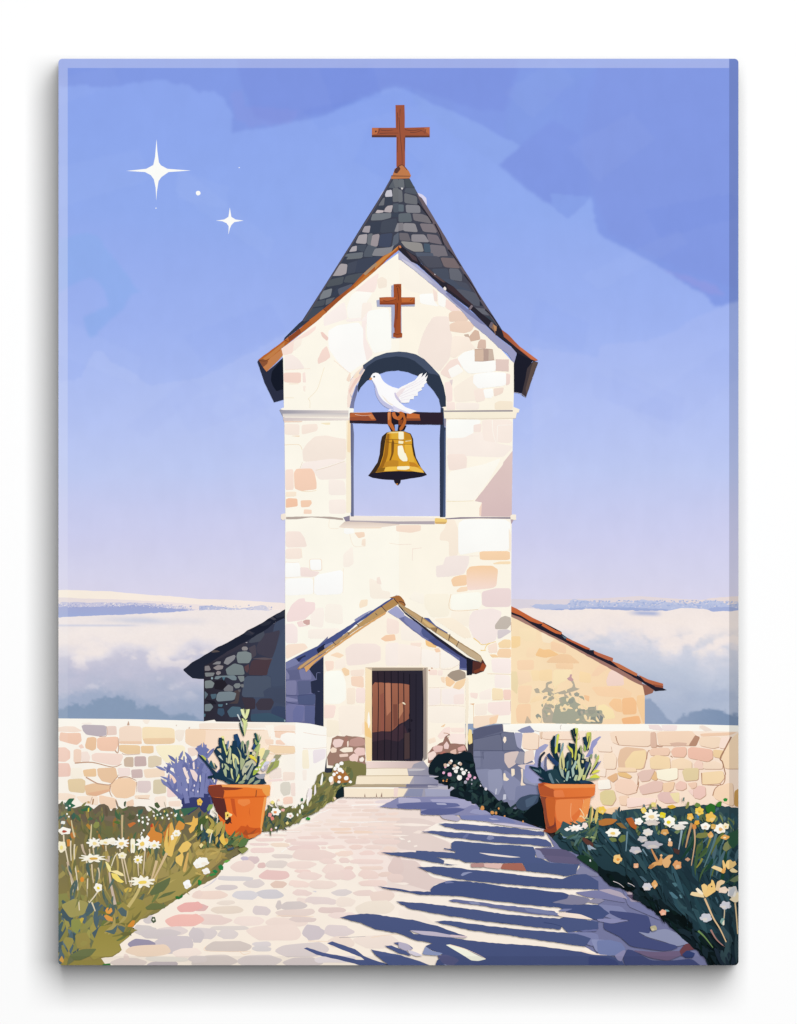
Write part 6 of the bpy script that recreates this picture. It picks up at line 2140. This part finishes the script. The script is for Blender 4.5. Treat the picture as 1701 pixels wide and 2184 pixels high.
flowers(BEDR, 'd3', '''
455 408 74 50 fdfaf0 f3d9a0 8
347 455 38 34 fdfcf6 - 6
460 466 70 26 d8cfc6 - 7
610 455 52 50 fdfbf0 f0dc3c 7
690 502 62 28 e9e3da - 7
727 468 48 14 f6f2ea - 5
916 496 44 32 fdfaf4 f1d8bc 6
1040 516 56 46 fdfaf0 e6b878 7
1090 496 30 30 f6eaca f0ce7a 6
130 550 64 40 fdfbf0 f3d27a 7
425 548 46 34 e4dfda - 7
380 606 44 28 c6c2c4 - 6
460 655 90 38 bab7be - 7
320 700 54 34 c2bfc6 - 6
865 368 40 38 f3cf58 e8b93c 7
787 416 30 34 efbd55 - 6
845 465 24 22 e9ab3e - 6
960 420 46 46 efc059 - 6
390 360 25 28 f2d768 - 5
475 312 24 24 ecd984 - 5
35 358 36 36 f3cd55 - 6
630 330 36 18 e0b53a - 5
552 402 30 28 e6d62c - 5
166 775 42 42 f3c87e e89a48 6
325 833 25 24 e8ae86 - 5
676 826 40 40 df9f68 - 6
616 645 22 26 e9b88a - 5
570 546 36 28 d8a05a - 6
765 779 22 16 c5987a - 5
420 1012 44 36 d4d2d8 - 7
484 992 26 36 e6ad6c - 5
555 1231 31 28 eeb092 - 6
475 1366 32 26 b7ae8c - 5
1088 1170 52 38 c8c8d0 - 6
921 1276 54 40 c9cad2 - 6
1150 1060 50 56 d9d4ce - 6
1070 1040 46 30 ead2be - 6
1085 590 40 22 e3a95a f6dfb0 5
960 570 26 30 e2ab66 - 5
540 745 12 12 e8b784 - 5
822 500 20 26 d98e48 - 5
985 500 24 26 d8ad5a - 5
612 612 12 16 f3ece0 - 4
''')
flowers(BEDR, 'c3', '''
1510 515 66 28 fdf8f2 - 8
1590 490 28 30 f6e4dc - 6
1440 522 26 18 fdf8f2 - 5
1650 428 10 8 f6e2a8 - 5
''')
use('flower', BEDR, 'large cream and gold daisy at the right edge')
ps('d3', '''
f0d6a6 785 1080 800 1055 850 1060 900 1082 910 1105 870 1100 820 1092
f6e8cc 832 1030 850 1020 885 1050 905 1080 880 1078 850 1060
f0cb86 880 1000 905 985 930 1000 950 1060 930 1095 900 1085
efc67c 935 1000 965 980 968 950 985 960 1000 1000 1005 1050 960 1080 930 1075
e6c79c 1000 1040 1015 970 1050 952 1085 965 1075 985 1045 1000 1030 1050
f0c880 900 1080 940 1040 990 1050 970 1075 920 1105
''')
bl('3a3a3a', 'd3', '970 1010 6 8')
st('dcbb90', 'd3', '910 1110 945 1190 985 1280 1040 1370 1094 1484', 17, 9)
use('flower', BEDR, 'cream flower cut by the right edge')
ps('d3', '''
f3e2bf 1120 1120 1150 1100 1185 1060 1210 1060 1210 1130 1170 1150
c9cbd0 1108 1060 1160 1010 1172 1040 1150 1090 1125 1092
f4efe6 1150 1090 1172 1040 1178 1080 1160 1105
''')
st('e2c79a', 'd3', '1170 1150 1182 1270 1192 1415', 13, 9)
use('flower', BEDR, 'gold lily-like flower')
ps('d3', '''
f2d49c 965 850 990 830 1050 850 1080 880 1060 892 1010 870
efc57e 1060 790 1070 782 1090 830 1090 870 1070 880
f0cb86 1085 830 1100 790 1130 780 1150 800 1170 792 1182 820 1150 850 1110 865
f4dca8 1120 870 1150 850 1195 880 1180 892 1140 890
e2a65c 1050 890 1060 860 1088 850 1085 890 1070 900
''')
on(BEDR)
st('cdbb9a', 'd3', '1080 1205 1078 1250 1074 1285', 8, 8)
ps('d3', '''
7fa29a 1040 1310 1055 1280 1080 1282 1070 1340 1055 1335
e6dcc6 1060 1320 1078 1290 1078 1338 1066 1342
''')
use('flower', BEDR, 'orange butterfly-shaped blossom')
ps('d3', '''
dca365 425 850 470 805 520 790 536 750 560 785 545 830 500 828 450 862
e2b078 545 790 600 742 640 738 636 758 612 775 625 800 600 848 570 850 550 820
b8804c 430 850 440 825 480 820 470 850 450 862
''')
st('cc925e', 'd3', '455 688 480 740 512 800', 10, 24)

# ------------------------------------------------------------------ potted rosemary
PLL = use('potted_plant', None, 'rosemary in a terracotta pot at the left of the path')
st('7079ad', 'pl', '140 755 190 830 250 910;190 718 215 790 245 890;272 750 262 820 250 885;332 775 300 820 265 885', 34, 16)
p('f0e79c', 'pl', '556 560 606 560 612 640 602 750 645 830 700 740 640 900 560 700', 1)
p('f7e9a8', 'pl', '1200 780 1290 760 1330 860 1260 940 1190 1000', 1)
p('1f384c', 'pl', '335 1272 440 1238 370 1130 300 1040 230 960 150 862 212 900 300 990 400 1110 495 1195 548 1090 530 990 470 890 428 815 478 740 542 724 600 770 650 870 700 905 760 900 800 820 870 820 900 900 960 960 1040 930 1100 1020 1160 1090 1120 1180 1200 1200 1280 1240 1302 1330 1337 1368 1240 1392 700 1392 590 1322 480 1292', 1)
st('1f3a50', 'pl', '541 588 556 700 620 900', 26, 60)
st('24456c', 'pl', '800 528 830 640 868 790', 34, 62)
st('1f3a52', 'pl', '785 640 795 820 870 960;905 700 900 800 955 965', 34, 70)
st('1d3b48', 'pl', '1126 596 1136 700 1100 790;735 720 735 800 735 900;640 700 650 800 690 900', 26, 34)
st('1d4a50', 'pl', '1130 508 1155 580 1182 670', 16, 24)
st('1f4040', 'pl', '888 330 900 430 946 560', 26, 12)
st('18303e', 'pl', '330 1266 440 1248', 18, 26)
st('3e6a34', 'pl', '585 605 595 680 612 760', 14, 26)
ps('pl', """
2b4a80 1098 706 1140 700 1135 780 1100 800
1f3a50 1040 830 1110 822 1130 880 1090 920 1040 900
2f5b66 348 1040 382 968 402 1000 424 1080 484 1145 400 1105
b9c25a 203 888 240 888 302 940 292 985
4a5d80 300 940 352 1000 310 1008
e9edb8 884 106 918 100 952 150 968 250 950 262 908 190
e3e8aa 1002 106 1042 100 1032 160 1002 250 958 290 964 200 984 130
c8d090 925 98 948 97 955 145 942 145
c4cc94 972 104 992 104 976 150
d9e29a 903 263 935 263 960 300 1002 278 992 350 972 400 966 480 952 572 934 420 938 350
d3dadb 822 193 846 188 892 288 868 282
cdd5ce 878 298 902 293 922 402 903 402
c9cfa0 980 338 1014 336 992 430 962 545 964 430
6c86a8 663 645 692 638 687 700 660 800 648 760
d5db8e 572 640 600 640 652 850 702 760 650 905 608 780
c7cba0 704 738 728 780 722 930 692 1034 658 1022 680 900
aeb78c 818 738 862 800 892 850 904 930 954 960 964 1000 932 1080 888 1155 878 1000 884 900 848 800
e0de9e 738 858 790 878 842 930 868 1042 838 1042 818 960 788 930 778 1000 790 1080 842 1130 818 1155 768 1080 752 980
8fa593 793 948 822 970 822 1080 854 1120 842 1200 813 1274 808 1160 783 1060
8fa07e 903 650 930 636 962 700 970 830 990 770 1000 648 1034 626 1034 700 990 852 970 905 938 830 930 720 898 810 892 720
dde0b4 933 675 962 760 972 890 934 780
6f8a72 985 660 1005 638 1030 640 1025 690 990 752
b8c08c 1030 778 1002 900 958 984 1012 962 1042 850
e9d84e 1028 888 1070 878 1110 910 1142 908 1184 1064 1150 1004 1108 962 1058 942
b5c07c 1108 812 1170 718 1228 688 1212 780 1172 900 1150 952 1128 932 1160 830
5e9a5a 1180 690 1242 543 1232 600 1192 704 1120 826 1160 740
7a8f5a 1158 498 1180 540 1190 622 1202 516 1208 560 1186 655 1168 600
9fb070 1126 600 1150 640 1180 690 1150 720 1130 680
d9d6b0 1088 828 1132 823 1122 892 1083 882
a9b290 1308 800 1350 793 1388 808 1372 860 1302 972 1252 942 1290 860
a9c04e 1093 1232 1108 1150 1180 1070 1260 1000 1334 952 1262 1080 1200 1152 1130 1224
c9d37a 1180 1080 1260 1010 1325 958 1240 1080 1170 1150
a4ac62 1318 1204 1370 1080 1480 918 1592 878 1502 990 1552 968 1532 1080 1440 1132 1360 1194
a39f7e 1458 920 1480 878 1594 878 1532 950 1480 982
8c8f6a 1330 1190 1390 1080 1470 980 1440 1080 1380 1150
d9d6e6 1228 1124 1300 1000 1382 988 1372 1040 1300 1062 1280 1112
e6e3ee 1388 1012 1440 948 1482 938 1472 992
c0b9c6 1230 1130 1290 1100 1310 1050 1360 1060 1330 1130 1270 1170
8a9a94 1200 898 1223 908 1216 1000 1190 1042 1178 990
9aa784 998 1392 1050 1290 1132 1248 1112 1320 1040 1374
93a28c 1098 1384 1140 1330 1232 1298 1212 1350 1150 1388
a9a9b4 1128 1242 1230 1208 1314 1198 1282 1292 1200 1292
c3c4a6 918 1112 980 1008 1082 958 1154 1060 1100 1082 1060 1100 1000 1204 950 1182 928 1246 908 1180
7f8a86 955 1070 1040 1060 1000 1115 970 1100
b4bb94 970 1208 1003 1260 960 1314 912 1322 930 1270
c6d07a 855 1198 873 1250 840 1320 797 1362 830 1270
cfd49c 718 1103 752 1130 747 1200 773 1316 738 1270 718 1180
aebb94 588 1140 600 1190 618 1240 648 1264 652 1180 640 1120 692 1152 692 1100 640 1038 598 1028 626 1080 608 1130
bcc8a0 568 1030 585 1030 590 1075 578 1115 565 1080
ccd6c8 503 903 545 888 592 980 568 962
d9c9a0 478 780 552 768 557 855 520 820
b9c49a 640 930 662 940 658 1015 640 1010
b3bd96 700 960 742 970 732 1044 698 1032
93a383 848 1352 920 1313 964 1335 930 1374 848 1374
2f5560 630 1325 700 1350 714 1392 650 1362
46606a 640 1270 760 1288 782 1342 720 1312
d6d0a0 400 1000 442 1030 474 1092 450 1100
2a4a5a 440 1010 470 1060 495 1080 480 1120 450 1090
""")
st('1f384c', 'pl', '1098 1030 1050 1110 990 1200;1190 900 1185 1000 1160 1090;955 700 965 780 968 860', 16, 20)
st('9aa69a', 'pl', '1110 1040 1070 1130 990 1300', 14, 26)
bl('f6eee6', 'b2', '517 2161 10 7 545 2181 8 12 490 2194 14 8 517 2194 6 10')
use('pot', PLL, 'orange terracotta pot')
p('e86e2e/ea7832', 'b3', '108 246 577 240 558 400 530 558 500 572 430 604 370 600 300 590 230 560 190 480 150 372', 0, 1)
p('5c2e2c', 'b3', '106 246 216 256 240 380 282 475 230 455 150 385', 0, 2)
p('f2a459', 'b3', '556 245 578 240 530 556 518 556 532 400', 0)
p('c85829', 'b3', '268 260 302 262 322 420 288 380', 0)
p('f08a48', 'b3', '330 268 430 264 438 300 380 330 330 300', 1)
p('ce5f2b', 'b3', '436 320 430 380 440 420 425 380', 1)
ps('b3', '''
cb5a27 280 560 330 525 360 490 400 500 410 480 430 505 480 512 524 508 528 556 480 580 430 602 380 598
a9502b 370 560 400 520 420 560 470 530 500 510 440 590
d97a3c 410 570 480 560 520 545 480 590 430 602
''')
use('pot_rim', PLL)
p('e9732f/ec7d33', 'b3', '80 152 100 144 190 140 600 142 609 160 602 235 570 247 400 254 210 258 106 246 78 200', 0, 1)
p('853d2c', 'b3', '80 152 194 142 217 200 207 256 106 246 78 200', 0, 2)
p('f4a55c', 'b3', '190 142 600 142 607 156 560 182 480 172 400 165 200 162', 0, 1)
p('8b3f2a', 'b3', '192 160 385 172 320 186 215 190', 1)
p('f1a352', 'b3', '535 175 607 156 602 235 575 242 545 205', 1)
p('d76428', 'b3', '210 246 400 240 575 236 570 247 400 256 210 259', 0)
p('8f4a2c', 'b3', '480 245 486 190 494 185 488 245', 0)
on(BEDL)
# blooms in front of the left pot
leaves('b3', '90 430 190 470 250 540 330 590 380 620 240 640 60 620 0 520', 34, ['2f4752', '3e5a58', '50684f', '6d7a4a', 'a9984f', '345048', '4a6a4e'], (60, 140), (16, 34), (-120, -50), .6)
leaves('b3', '300 560 380 590 430 610 330 650 220 640', 16, ['5c7a4a', '8a8f52', 'a5893f', '6d7a4a', '4c6a4a'], (50, 110), (14, 28), (-80, 20), .6)
st('f2e8d4', 'b3', '118 362 150 385 158 420 152 470;90 640 100 580 118 530', 10, 7)
ps('b3', '''
4c5f34 0 440 60 400 70 440 20 520 -20 560
b9a45c 150 470 200 450 205 490 170 560 140 590
f6dda0 222 440 228 395 240 370 262 385 285 395 275 412 250 415 245 445
3a2a26 228 445 270 415 275 450 245 480 220 470
e9c35a 170 600 210 550 215 600 250 605 245 640 215 662 190 640
e0a048 215 610 235 595 250 610 235 640
ecd98a 55 545 75 515 118 530 115 550 80 560
c6a95a 140 600 160 580 165 620 140 660
7f9a52 40 660 60 640 30 700
f3dfa0 0 660 20 640 38 655 15 685
5c7a4a 360 605 430 600 400 660 350 680 330 660
8a8f52 330 690 400 672 425 690 370 735
43566b 240 690 300 670 290 695 245 705
''')
flowers(BEDL, 'b3', '''
5 290 24 34 f0c252 d89a38 6
-10 -1 4 4 f0c252 - 4
30 800 60 44 fdfbf4 - 6
60 880 36 30 fbf8f2 - 5
240 398 22 28 f7d468 3a2a26 5
66 418 12 14 f0dc7c - 5
''')
on(BEDL)
bl('f6efe2', 'b3', '130 110 6 14 118 92 5 8 22 505 8 28 10 90 6 30')

PLR = use('potted_plant', None, 'rosemary in a terracotta pot at the right of the path')
p('16303e', 'pr', '440 1022 328 942 338 920 440 960 300 840 168 725 180 711 340 745 335 600 360 560 350 700 400 760 450 800 580 780 588 710 660 690 600 590 538 440 533 280 560 260 588 190 612 200 622 400 650 500 690 590 770 600 830 470 880 560 870 430 838 310 900 330 950 328 962 500 1062 346 1080 520 1120 600 1200 560 1242 700 1160 900 1120 960 1240 985 1292 1022', 1)
st('27406a', 'pr', '490 508 570 610 665 695', 30, 38)
st('1b3238', 'pr', '893 95 930 230 972 312;930 72 950 140 968 205', 20, 20)
st('1e3a50', 'pr', '1110 215 1140 330 1152 446', 30, 44)
st('1f3d48', 'pr', '672 348 684 480;705 350 665 352', 30, 20)
st('26303f', 'pr', '438 478 362 570 345 720', 16, 22)
st('6d7090', 'pr', '460 552 450 700 465 800', 14, 24)
ps('pr', """
24404a 470 790 640 760 700 900 780 1010 560 1010 500 900
2a3f62 700 760 760 800 780 860 740 860
d3d95a 634 170 687 168 662 330 647 480 608 506 614 330
8ea0b4 618 190 634 172 687 160 660 172 640 190 622 400 604 380
7fa0a6 740 318 764 318 752 420 720 560 678 624 700 480
d8cf90 680 620 720 488 740 440 772 590 777 720 752 790 740 760 700 760
a9b8a4 676 640 700 760 750 780 762 900 794 938 720 882 680 760
1d3a48 714 555 726 600 748 765 720 742
d6d65a 808 348 850 378 912 430 922 560 900 584 898 490 850 430
c6cc5e 988 63 1007 68 997 200 987 340 992 420 966 624 938 602 960 400 970 250
c9d65a 953 65 977 58 982 130 964 175
c8ca8e 848 498 882 560 914 660 880 736 863 640
c9ce98 998 498 1048 520 1032 640 1052 740 1072 780 1114 728 1092 850 1032 962 986 962 1020 850 998 700 978 640 1010 590
a9c0b4 958 618 988 640 962 720 930 760 947 850 908 914 888 760 930 690
a9b07c 1048 348 1078 400 1062 512 1033 450
9cb85e 1108 338 1144 400 1142 464 1098 452
d3d264 1148 142 1228 133 1232 250 1190 390 1158 446 1170 340 1150 220
b0b866 1200 140 1230 136 1232 250 1190 390 1180 380 1205 250
9fae8c 1093 488 1118 540 1090 594 1068 580
e3d9a0 1063 612 1103 618 1097 668 1068 662
c9c0a0 1158 568 1194 578 1182 644 1128 622
34456a 1140 640 1190 650 1200 740 1140 780 1110 720
c3cc6a 1362 512 1330 560 1280 690 1228 806 1272 762 1332 640 1364 580
8fa58c 1288 530 1312 498 1328 540 1300 594
8a9a7a 1218 508 1253 518 1242 594 1198 562
8b8ebc 1404 623 1370 638 1300 720 1238 794 1322 752
a9b88e 1212 628 1218 690 1182 780 1142 862 1108 944 1098 900 1150 790 1190 690
c9cb7e 1078 868 1144 868 1122 954 1078 954
b4c4a0 958 868 1004 868 972 974 928 952
9cbbae 818 810 858 788 852 880 822 974 788 962
5f8684 808 650 848 616 842 740 808 794
d3d96a 776 758 803 758 796 824
e3de5a 1238 820 1310 776 1390 788 1302 832 1238 848
d9da4e 1208 900 1300 848 1390 910 1300 922 1218 934
9aa87e 1128 942 1230 918 1384 918 1302 948 1158 968
24405a 1000 965 1120 955 1250 985 1160 1004 1060 1012
5f7a86 498 850 530 828 562 900 604 1012 558 1012 508 910
9fb0b4 618 925 660 970 694 1016 640 965
5c7a80 218 758 332 788 354 834 260 790
4c6c70 350 760 380 800 370 850 350 810
b4ccc0 858 898 876 893 884 912 870 924 858 918
b8c8b0 758 965 776 960 780 976 764 984
bcc878 970 700 990 690 1000 720 980 780 962 760
c8cf86 1220 690 1238 688 1236 730 1222 740
""")
st('1b3238', 'pr', '1192 205 1180 280 1163 360;1350 640 1290 740 1210 860', 7, 9)
st('2c4652', 'pr', '840 480 870 600 860 760', 22, 30)
use('pot', PLR, 'orange terracotta pot, darker on its left side')
p('dd6c36/e47a40', 'c3', '1208 234 1342 254 1640 250 1625 350 1600 452 1500 500 1380 512 1350 545 1300 552 1258 512 1228 300', 0, 1)
p('7a3a30', 'c3', '1206 232 1336 252 1332 400 1345 490 1332 535 1262 512 1240 352', 0, 2)
p('c8632f', 'c3', '1250 250 1340 254 1330 480 1290 500 1268 420', 1)
p('8a4733', 'c3', '1206 232 1250 240 1262 400 1290 500 1260 510 1236 350', 1)
p('f09a58', 'c3', '1580 268 1642 252 1602 458 1560 470 1490 478 1545 410', 1)
p('e9854a', 'c3', '1345 270 1470 262 1570 268 1565 330 1470 420 1480 470 1400 480 1350 440 1335 340', 1)
p('d9683a', 'c3', '1370 520 1395 450 1440 470 1470 500 1420 520', 1)
p('8a4028', 'c3', '1228 540 1262 515 1300 520 1345 490 1352 542 1300 556', 1)
st('f6b98a', 'c3', '1472 300 1470 420 1510 470;1575 265 1580 300;1590 330 1588 340', 4, 3)
use('pot_rim', PLR)
p('e07036/e67a3c', 'c3', '1190 132 1240 124 1310 136 1680 138 1676 200 1672 230 1640 250 1350 265 1210 236 1196 180', 0, 1)
p('b5562f', 'c3', '1190 132 1240 124 1332 190 1330 252 1210 236', 0, 1)
p('ef9250', 'c3', '1300 136 1680 139 1674 166 1400 172 1300 174 1235 140', 0, 1)
p('c9622f', 'c3', '1210 232 1350 252 1640 240 1640 251 1350 267 1210 238', 0)
p('e8804a', 'c3', '1322 192 1400 186 1420 248 1326 248', 1)
p('a94c2a', 'c3', '1200 135 1240 128 1238 150 1205 160', 1)
on(BEDR)
# grasses and blooms in front of the right pot
leaves('c3', '1380 500 1560 470 1701 420 1701 620 1500 640 1400 580', 50, ['3d5a5e', '2b474e', '52706e', '6d7f5a', '9fae78', '4a6450'], (60, 150), (12, 28), (-70, 40), .6)
ps('c3', '''
e9c77c 1640 360 1655 320 1665 380 1645 460 1620 500
d6c070 1670 420 1690 340 1705 330 1701 430 1680 480
7f8a56 1615 470 1630 400 1640 310 1650 340 1640 450 1630 520
3a565c 1370 540 1400 450 1440 470 1480 490 1600 460 1560 540 1420 590
''')
flowers(BEDR, 'c3', '''
1510 512 64 28 fdf8f2 - 8
1590 490 26 28 f6e4dc - 6
1438 522 24 16 fdf8f2 - 5
''')
on(BEDR)
st('f6dfb4', 'c3', '1545 345 1560 365 1580 400 1578 430;1545 415 1560 408 1580 430;1610 395 1600 420 1580 435', 8, 5)
# ------------------------------------------------------------------ the canvas print itself
root = bpy.data.objects.new("canvas_print", None)
sc.collection.objects.link(root)
root.location = (0, 0, ZC)
root.empty_display_size = 0.05
root["label"] = "canvas print of a stone bell tower with dove, bell and flower-lined path"
root["category"] = "canvas print"

# stretched canvas: rounded block whose edges carry on the printed colours
nE = len(EDGE)
ring = []
for i in range(nE):
    a, b = EDGE[i], EDGE[(i + 1) % nE]
    n = max(1, int(math.hypot(a[0] - b[0], a[1] - b[1]) / 160))
    for s in range(n):
        ring.append((a[0] + (b[0] - a[0]) * s / n, a[1] + (b[1] - a[1]) * s / n))
wrap = [(500, '2b3350'), (4400, '3a4058'), (6130, '443c3a'), (8300, '2c3036')]   # the sides are inked dark
me = bpy.data.meshes.new("canvas")
nr = len(ring)
vs = [((x - CX) * U, -DEPTH, (CY - y) * U) for x, y in ring] + [((x - CX) * U, -0.0005, (CY - y) * U) for x, y in ring]
fs = [tuple(range(nr))[::-1], tuple(range(nr, 2 * nr))] + [(i, (i + 1) % nr, nr + (i + 1) % nr, nr + i) for i in range(nr)]
me.from_pydata(vs, [], fs)
ca = me.color_attributes.new('Col', 'FLOAT_COLOR', 'POINT')
cols = []
for k in range(2):
    for x, y in ring:
        c = ramp(np.array([y]), wrap)[0]
        cols.append((*(c / GAIN), 1))
ca.data.foreach_set('color', np.array(cols, dtype=np.float32).ravel())
me.materials.append(PAINT)
body = bpy.data.objects.new("canvas", me)
sc.collection.objects.link(body)
body.parent = root

made = {}
for q in PARTS:
    me = bpy.data.meshes.new(q.name)
    if isinstance(q, Wash):
        nv, nf = len(q.co), len(q.q)
        me.vertices.add(nv)
        me.vertices.foreach_set('co', q.co.astype(np.float32).ravel())
        me.loops.add(nf * 4)
        me.loops.foreach_set('vertex_index', q.q.astype(np.int32).ravel())
        me.polygons.add(nf)
        me.polygons.foreach_set('loop_start', np.arange(0, nf * 4, 4, dtype=np.int32))
        me.update(calc_edges=True)
        col = q.col
    else:
        if not q.f:
            continue
        me.from_pydata(q.v, [], q.f)
        col = np.array(q.c)
    ca = me.color_attributes.new('Col', 'FLOAT_COLOR', 'POINT')
    rgba = np.ones((len(col), 4), dtype=np.float32)
    rgba[:, :3] = np.clip(col, 0, 1) / GAIN
    ca.data.foreach_set('color', rgba.ravel())
    me.materials.append(PAINT)
    o = bpy.data.objects.new(q.name, me)
    sc.collection.objects.link(o)
    o.parent = made.get(id(q.parent), root) if q.parent is not None else root
    if q.label:
        o["label"] = q.label
    made[id(q)] = o
